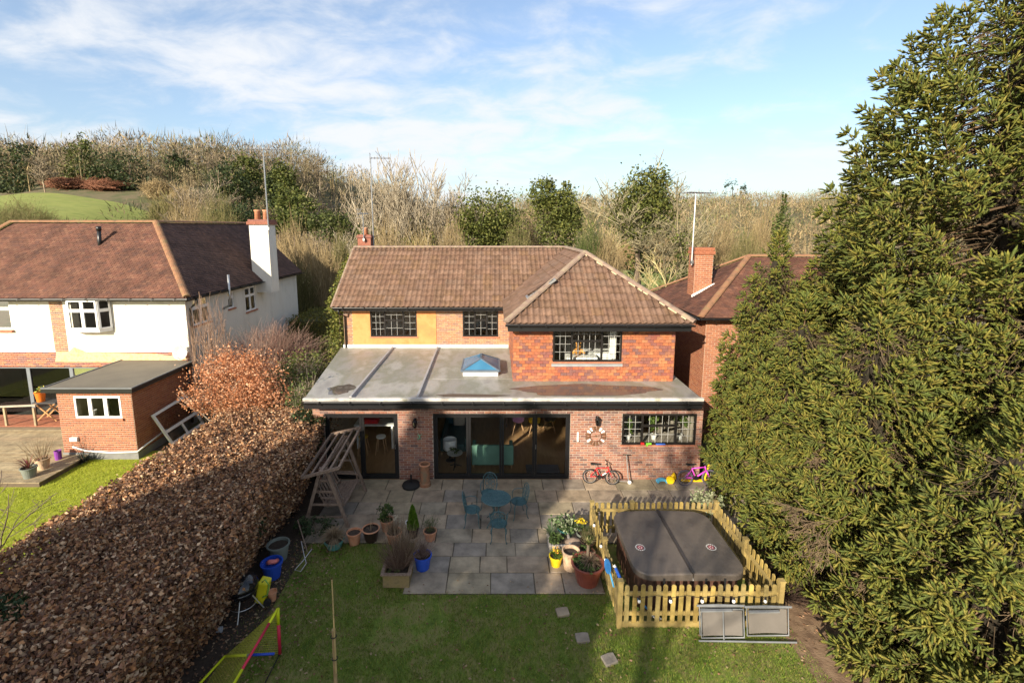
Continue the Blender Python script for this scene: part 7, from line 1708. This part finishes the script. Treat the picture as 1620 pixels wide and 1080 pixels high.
mb = MB(); mb.tube([(3.0 + .17 * math.cos(a), FY - .03, 1.40 + .17 * math.sin(a)) for a in [2 * pi * k / 28 for k in range(28)]], .008, 5, closed=True); mb.tube([(3.0 + .3 * math.cos(a), FY - .022, 1.40 + .3 * math.sin(a)) for a in [2 * pi * k / 28 for k in range(28)]], .006, 5, closed=True); mb.build('ring', cb, t)
mb = MB(); mb.disc((3.0, FY - .03, 1.4), .03, 12, 'y', -.01); mb.tube([(2.86, FY - .03, 1.38), (3.14, FY - .03, 1.43)], .005, 4); mb.build('centre_boss', cb, t)
t = root('gecko_ornament', 'small green gecko ornament on the brick pier', 'ornament', (-2.34, FY, 1.36)); mb = MB(); mb.tube([(-2.36, FY - .025, 1.46), (-2.30, FY - .03, 1.40), (-2.32, FY - .03, 1.33), (-2.38, FY - .025, 1.27)], [.012, .022, .02, .006], 8); GK = mat('gecko green', [(.18, .38, .22)], .4); mb.build('body', GK, t, smooth=True)
for p, q in (((-2.30, 1.42), (-2.24, 1.45)), ((-2.31, 1.41), (-2.38, 1.40)), ((-2.32, 1.34), (-2.26, 1.31)), ((-2.33, 1.33), (-2.39, 1.34))): mb = MB(); mb.tube([(p[0], FY - .028, p[1]), (q[0], FY - .022, q[1])], .007, 5); mb.build('leg', GK, t)
t = root('wall_thermometer', 'slim white thermometer on the brick wall', 'thermometer', (2.46, FY, 1.38)); mb = MB(); mb.box(2.435, 2.485, FY - .03, FY - .013, 1.22, 1.52); mb.build('plate', M['white'], t); mb = MB(); mb.tube([(2.46, FY - .034, 1.26), (2.46, FY - .034, 1.48)], .005, 5); mb.build('tube', mat('red spirit', [(.5, .05, .05)], .3), t)
t = root('security_light', 'small grey floodlight under the roof edge by the kitchen window', 'floodlight', (5.75, FY - .05, 2.25)); mb = MB(); mb.obox((5.75, FY - .09, 2.26), (.09, .05, .07), Matrix.Rotation(R(-25), 3, 'X')); mb.build('lamp_head', M['black'], t); mb = MB(); mb.tube([(5.75, FY - .01, 2.30), (5.75, FY - .07, 2.27)], .012, 6); mb.build('arm', M['steel'], t)

# ------------------------------------------------------------------ barbecue, yellow box, football goal, pole
t = root('kettle_barbecue', 'black kettle barbecue on steel legs against the hedge', 'barbecue', (-5.08, 8.75, 0)); EN = mat('black enamel', [(.012, .012, .014)], .12, spec=.6)
mb = MB(); mb.lathe([(.05, .30), (.2, .33), (.29, .44), (.30, .52), (.285, .52), (.27, .45), (0, .36)], (-5.08, 8.75, 0), 28); mb.build('bowl', EN, t, smooth=True)
mb = MB(); mb.lathe([(.305, .52), (.30, .58), (.24, .69), (.13, .75), (0, .765)], (-5.08, 8.75, 0), 28); ld = mb.build('lid', EN, t, smooth=True)
mb = MB(); mb.disc((-5.0, 8.6, .715), .05, 14, th=.015); mb.build('vent', M['alu'], ld); mb = MB(); mb.tube([(-5.15, 8.75, .755), (-5.13, 8.75, .82), (-5.03, 8.75, .82), (-5.01, 8.75, .755)], .012, 6); mb.build('handle', M['steel'], ld)
for a in (R(-80), R(10), R(160)):
    c, s_ = math.cos(a), math.sin(a); mb = MB(); mb.tube([(-5.08 + .16 * c, 8.75 + .16 * s_, .34), (-5.08 + .38 * c, 8.75 + .38 * s_, .0)], .013, 7); mb.build('leg', M['alu'], t)
mb = MB(); mb.tube([(-5.08 + .26 * math.cos(a), 8.75 + .26 * math.sin(a), .18) for a in [pi * 1.2 + pi * k / 10 for k in range(11)]], .007, 5); mb.build('leg_brace', M['steel'], t)
t = root('yellow_sprayer', 'yellow box with green hose behind the barbecue', 'garden tool', (-4.78, 8.98, 0)); YB = mat('acid yellow plastic', [(.68, .62, .02)], .4)
mb = MB(); mb.obox((-4.78, 8.98, .26), (.2, .22, .48), Matrix.Rotation(R(14), 3, 'Y')); mb.build('body', YB, t, bevel=.03); mb = MB(); mb.tube([(-4.75, 8.9, .5), (-4.66, 8.85, .6), (-4.60, 8.88, .45), (-4.64, 8.86, .25), (-4.74, 8.85, .2)], .012, 6); mb.build('hose', mat('green hose', [(.16, .42, .08)], .4), t, smooth=True)
mb = MB(); mb.tube([(-4.66, 8.84, .07), (-4.66, 8.9, .07)], .07, 14); mb.build('wheel', M['rubber'], t)
t = root('hedge_cup', 'small grey cup lying under the hedge', 'cup', (-5.3, 8.2, 0)); mb = MB(); mb.tube([(-5.34, 8.2, .05), (-5.22, 8.22, .05)], [.045, .055], 12); mb.build('cup', mat('grey cup', [(.40, .42, .45)], .5), t)
goal = root('football_goal', 'pop-up football goal with yellow, red and blue sleeves and yellow net', 'goal', (-4.3, 6.8, 0))
GY, GR_, GB = mat('neon yellow sleeve', [(.62, .68, .01)], .5), mat('red sleeve', [(.55, .02, .06)], .5), mat('blue sleeve', [(.02, .07, .50)], .5)
A_, B_, C_, D_, E_, G_ = Vector((-3.9, 7.72, .02)), Vector((-3.88, 7.72, .92)), Vector((-3.9, 5.4, .92)), Vector((-4.86, 7.66, .02)), Vector((-5.05, 6.9, .02)), Vector((-4.95, 5.5, .02))
def sleeve(p, q, t0, t1, m, r_=.022):
    mb = MB(); mb.tube([p.lerp(q, t0), p.lerp(q, t1)], r_, 8); mb.build('sleeve', m, goal, smooth=True)
sleeve(A_, B_, 0, .66, GR_, .03); sleeve(A_, B_, .66, 1, GY, .03); sleeve(B_, C_, 0, .14, GY); sleeve(B_, C_, .14, .52, GR_); sleeve(B_, C_, .52, 1, GY); sleeve(A_, D_, .1, .6, GB); sleeve(A_, D_, .6, 1, GY); sleeve(D_, E_, 0, .75, GY); sleeve(D_, E_, .75, 1, GB); sleeve(E_, G_, 0, 1, GB)
sleeve(C_ + Vector((0, 0, -.9)), C_, 0, 1, GR_, .03); sleeve(A_, C_ + Vector((0, 0, -.9)), 0, 1, M['rubber'], .01); sleeve(C_ + Vector((0, 0, -.9)), G_, 0, 1, GB)
NET = mat('yellow net cord', [(.42, .42, .05)], .7)
def net(P00, P10, P11, P01, nu, nv):
    mb = MB()
    f = lambda u, v: P00.lerp(P10, u).lerp(P01.lerp(P11, u), v)
    for i in range(nu + 1): mb.tube([f(i / nu, j / 4) for j in range(5)], .0022, 3, cap=False)
    for j in range(nv + 1): mb.tube([f(i / 4, j / nv) for i in range(5)], .0022, 3, cap=False)
    o = mb.build('net', NET, goal, fix=False); o['kind'] = 'stuff'
net(D_, A_, B_, B_, 26, 20); net(D_, G_, C_, B_, 46, 26)
t = root('timber_pole', 'thin cane lashed to a timber post standing in the lawn', 'post', (-2.61, 6.9, 0)); mb = MB(); mb.tube([(-2.62, 6.9, -.1), (-2.60, 6.9, 1.26)], .032, 8); mb.build('post', mat('round timber', [(.28, .19, .09), (.36, .26, .13)], .8, 6), t); mb = MB(); mb.tube([(-2.585, 6.87, .5), (-2.57, 6.87, 2.16)], [.014, .010], 6); mb.build('cane', mat('bamboo cane', [(.42, .31, .14)], .6, 8), t)
for z in (.75, 1.15): mb = MB(); mb.tube([(-2.6 + .045 * math.cos(a), 6.885 + .045 * math.sin(a), z) for a in [2 * pi * k / 10 for k in range(10)]], .008, 5, closed=True); mb.build('tie', M['rubber'], t)

# ------------------------------------------------------------------ furniture seen through the glass
GF = mat('sage velvet', [(.13, .27, .21), (.17, .33, .26)], .8, 3, .2, 60); TF = mat('dark teal fabric', [(.03, .075, .075), (.04, .095, .09)], .85, 3); LW = mat('light wood legs', [(.50, .30, .16)], .5)
def sofa(label, x0, x1, y0, y1, back, m, cush=None):
    t = root('sofa', label, 'sofa', ((x0 + x1) / 2, (y0 + y1) / 2, .012)); 
    mb = MB(); mb.box(x0 + .1, x1 - .1, y0 + .1, y1 - .02, .16, .42); mb.build('seat', m, t, bevel=.04)
    mb = MB(); b = {'front': (x0, x1, y0, y0 + .14), 'left': (x0, x0 + .14, y0, y1), 'rear': (x0, x1, y1 - .14, y1)}[back]; mb.box(*b, .14, .80); mb.build('backrest', m, t, bevel=.04)
    for a, c in (((x0, x0 + .12), (y0 + .145, y1)), ((x1 - .12, x1), (y0 + .145, y1))):
        if back == 'left' and a[0] == x0: continue
        mb = MB(); mb.box(a[0], a[1], c[0], c[1] if back != 'rear' else y1 - .145, .15, .62); mb.build('arm', m, t, bevel=.03)
    for x in (x0 + .06, x1 - .06):
        for y in (y0 + .06, y1 - .06): mb = MB(); mb.tube([(x, y, .15), (x, y, .012)], [.02, .012], 6); mb.build('leg', LW, t)
    for (cx, cy, cz) in cush or (): mb = MB(); mb.obox((cx, cy, cz), (.42, .13, .38), Matrix.Rotation(R(-18), 3, 'X')); mb.build('cushion', mat('oatmeal cushion', [(.45, .38, .30)], .9, 6), t, bevel=.05)
sofa('sage green armchair seen from behind through the bifold glass', -.78, .55, 14.5, 15.35, 'front', GF); sofa('dark teal sofa with cushion at the left of the glazed room', -1.88, -.95, 15.3, 17.3, 'rear', TF, [(-1.35, 17.0, .62)])
t = root('drum_table', 'white drum shaped lampshade stool inside the bifold doors', 'stool', (-1.52, 15.1, .012)); mb = MB(); mb.lathe([(.21, .42), (.22, .44), (.22, .76), (.20, .76), (.195, .5), (0, .5)], (-1.52, 15.1, 0), 24); mb.build('drum', M['white'], t); mb = MB(); mb.tube([(-1.52, 15.1, .012), (-1.52, 15.1, .44)], .03, 8); mb.lathe([(.15, .012), (.14, .03), (0, .04)], (-1.52, 15.1, 0), 16); mb.build('stand', M['black'], t)
t = root('side_table', 'small dark round table with a bowl plant inside the bifold doors', 'table', (-1.32, 14.62, .012)); mb = MB(); mb.lathe([(.0, .5), (.24, .5), (.25, .51), (.25, .525), (0, .525)], (-1.32, 14.62, 0), 24); mb.build('tabletop', mat('marble grey', [(.4, .4, .37), (.5, .5, .46)], .3, 6), t); mb = MB(); mb.tube([(-1.32, 14.62, .03), (-1.32, 14.62, .5)], .02, 8); mb.build('column', M['black'], t)
for k in range(3): a = 2 * pi * k / 3 + .4; mb = MB(); mb.tube([(-1.32, 14.62, .12), (-1.32 + .22 * math.cos(a), 14.62 + .22 * math.sin(a), .025)], .014, 6); mb.build('foot', M['black'], t)
leafy(t, (-1.3, 14.62, .6), .13, .1, 120, .06, GRN, 'bowl_plant')
for x, y, c, nm in ((.82, 17.3, (.62, .30, .58), 'pink'), (1.42, 17.2, (.70, .44, .03), 'yellow'), (2.0, 17.4, (.03, .03, .035), 'black')):
    t = root('shell_chair', nm + ' plastic shell chair with splayed wooden legs in the dining room', 'chair', (x, y, .012), 'shell chairs in the dining room'); mb = MB(); mb.lathe([(.0, .44), (.16, .45), (.22, .50), (.235, .62), (.225, .62), (.2, .51), (0, .46)], (x, y, 0), 20); mb.obox((x, y - .2, .68), (.38, .025, .32), Matrix.Rotation(R(12), 3, 'X')); mb.build('shell', mat(nm + ' shell', [c], .4), t, bevel=.01)
    for sx in (-1, 1):
        for sy in (-1, 1): mb = MB(); mb.tube([(x + sx * .1, y + sy * .1, .45), (x + sx * .22, y + sy * .22, .012)], .014, 6); mb.build('leg', LW, t)
t = root('dining_table', 'dark dining table at the back of the glazed room', 'table', (1.2, 18.2, .012)); mb = MB(); mb.box(.3, 2.3, 17.75, 18.65, .72, .76); mb.build('tabletop', mat('walnut', [(.10, .05, .03), (.14, .075, .045)], .4, 4), t)
for x in (.4, 2.2):
    for y in (17.85, 18.55): mb = MB(); mb.box(x - .03, x + .03, y - .03, y + .03, .012, .72); mb.build('leg', bpy.data.materials['walnut'], t)
t = root('floor_cushion', 'flat grey floor mat inside the right bifold panels', 'mat', (1.55, 14.5, .012)); mb = MB(); mb.box(.95, 2.0, 14.25, 14.75, .014, .06); mb.build('pad', mat('slate fabric', [(.13, .13, .15)], .9), t, bevel=.02)
t = root('breakfast_table', 'narrow table with red box behind the left glass door', 'table', (-4.2, 16.2, .012)); mb = MB(); mb.box(-4.9, -3.5, 15.9, 16.5, .86, .90); mb.build('tabletop', M['white'], t)
for x in (-4.8, -3.6): mb = MB(); mb.box(x - .03, x + .03, 15.95, 16.45, .012, .86); mb.build('leg', M['white'], t)
mb = MB(); mb.box(-4.6, -4.1, 16.0, 16.3, .901, 1.05); o = mb.build('red_box', bpy.data.materials['red plastic'], org=(-4.35, 16.15, .901)); tag(o, 'red box on the narrow table behind the left door', 'box')
for x, lb in ((-4.5, 'pale bar stool nearest the swing behind the glass door'), (-3.9, 'pale bar stool behind the sliding door leaf')):
    t = root('bar_stool', lb, 'stool', (x, 15.6, .012)); mb = MB(); mb.disc((x, 15.6, .6), .16, 16, th=.04); mb.build('seat', mat('ochre seat', [(.45, .30, .04)], .5) if x < -4 else M['white'], t)
    for sx in (-1, 1):
        for sy in (-1, 1): mb = MB(); mb.tube([(x + sx * .09, 15.6 + sy * .09, .6), (x + sx * .17, 15.6 + sy * .17, .012)], .013, 6); mb.build('leg', LW, t)
for i, x in enumerate((4.1, 4.9, 5.7)):
    t = pot(['left', 'middle', 'right'][0] and ['pot plant with thin stem inside the kitchen window by its first pane', 'bushy pot plant in the centre of the kitchen window', 'tall leafy pot plant inside the kitchen window by the spruce'][i], x, 14.35, .09, .16, M['white'], z=1.1); leafy(t, (x, 14.35, 1.65), .2, .28, 220, .08, [(.09, .15, .03), (.13, .19, .04)]); twiggy(t, (x, 14.35, 1.22), 5, .4, .08, [(.2, .14, .08)])
t = root('kitchen_counter', 'pale kitchen counter inside the window', 'counter', (4.9, 14.5, .012)); mb = MB(); mb.box(3.35, 5.9, 14.2, 14.8, .012, 1.06); mb.build('cabinet', M['white'], t); mb = MB(); mb.box(3.32, 5.93, 14.18, 14.83, 1.06, 1.1); mb.build('worktop', mat('worktop', [(.32, .28, .24)], .4), t)
t = root('bed', 'bed with white covers inside the bay window', 'bed', (3.3, 17.2, 2.76)); mb = MB(); mb.box(2.4, 4.1, 16.2, 18.4, 2.9, 3.35); mb.build('mattress', M['white'], t, bevel=.06); mb = MB(); mb.box(2.35, 4.15, 18.42, 18.5, 2.76, 3.9); mb.build('headboard', M['wood_old'], t)
t = root('teddy_bear', 'tan teddy bear sitting in the bay window', 'soft toy', (2.75, 15.7, 3.35)); TB = mat('tan plush', [(.58, .27, .06)], .95, 20)
for c, s_ in (((2.72, 15.75, 3.55), .13), ((2.72, 15.7, 3.74), .09)): mb = MB(); mb.lathe([(0, -s_), (s_ * .7, -s_ * .7), (s_, 0), (s_ * .7, s_ * .7), (0, s_)], c, 14); mb.build('body' if s_ > .1 else 'head', TB, t, smooth=True)
for sx in (-1, 1): mb = MB(); mb.tube([(2.72 + sx * .1, 15.7, 3.6), (2.72 + sx * .2, 15.62, 3.5)], [.05, .04], 8); mb.build('arm', TB, t, smooth=True); mb = MB(); mb.lathe([(0, -.035), (.035, 0), (0, .035)], (2.72 + sx * .07, 15.7, 3.83), 10); mb.build('ear', TB, t, smooth=True)
mb = MB(); mb.box(2.3, 3.3, 15.4, 15.95, 2.76, 3.42); o = mb.build('window_chest', M['white'], org=(2.8, 15.7, 2.76)); tag(o, 'white chest under the bay window', 'chest')
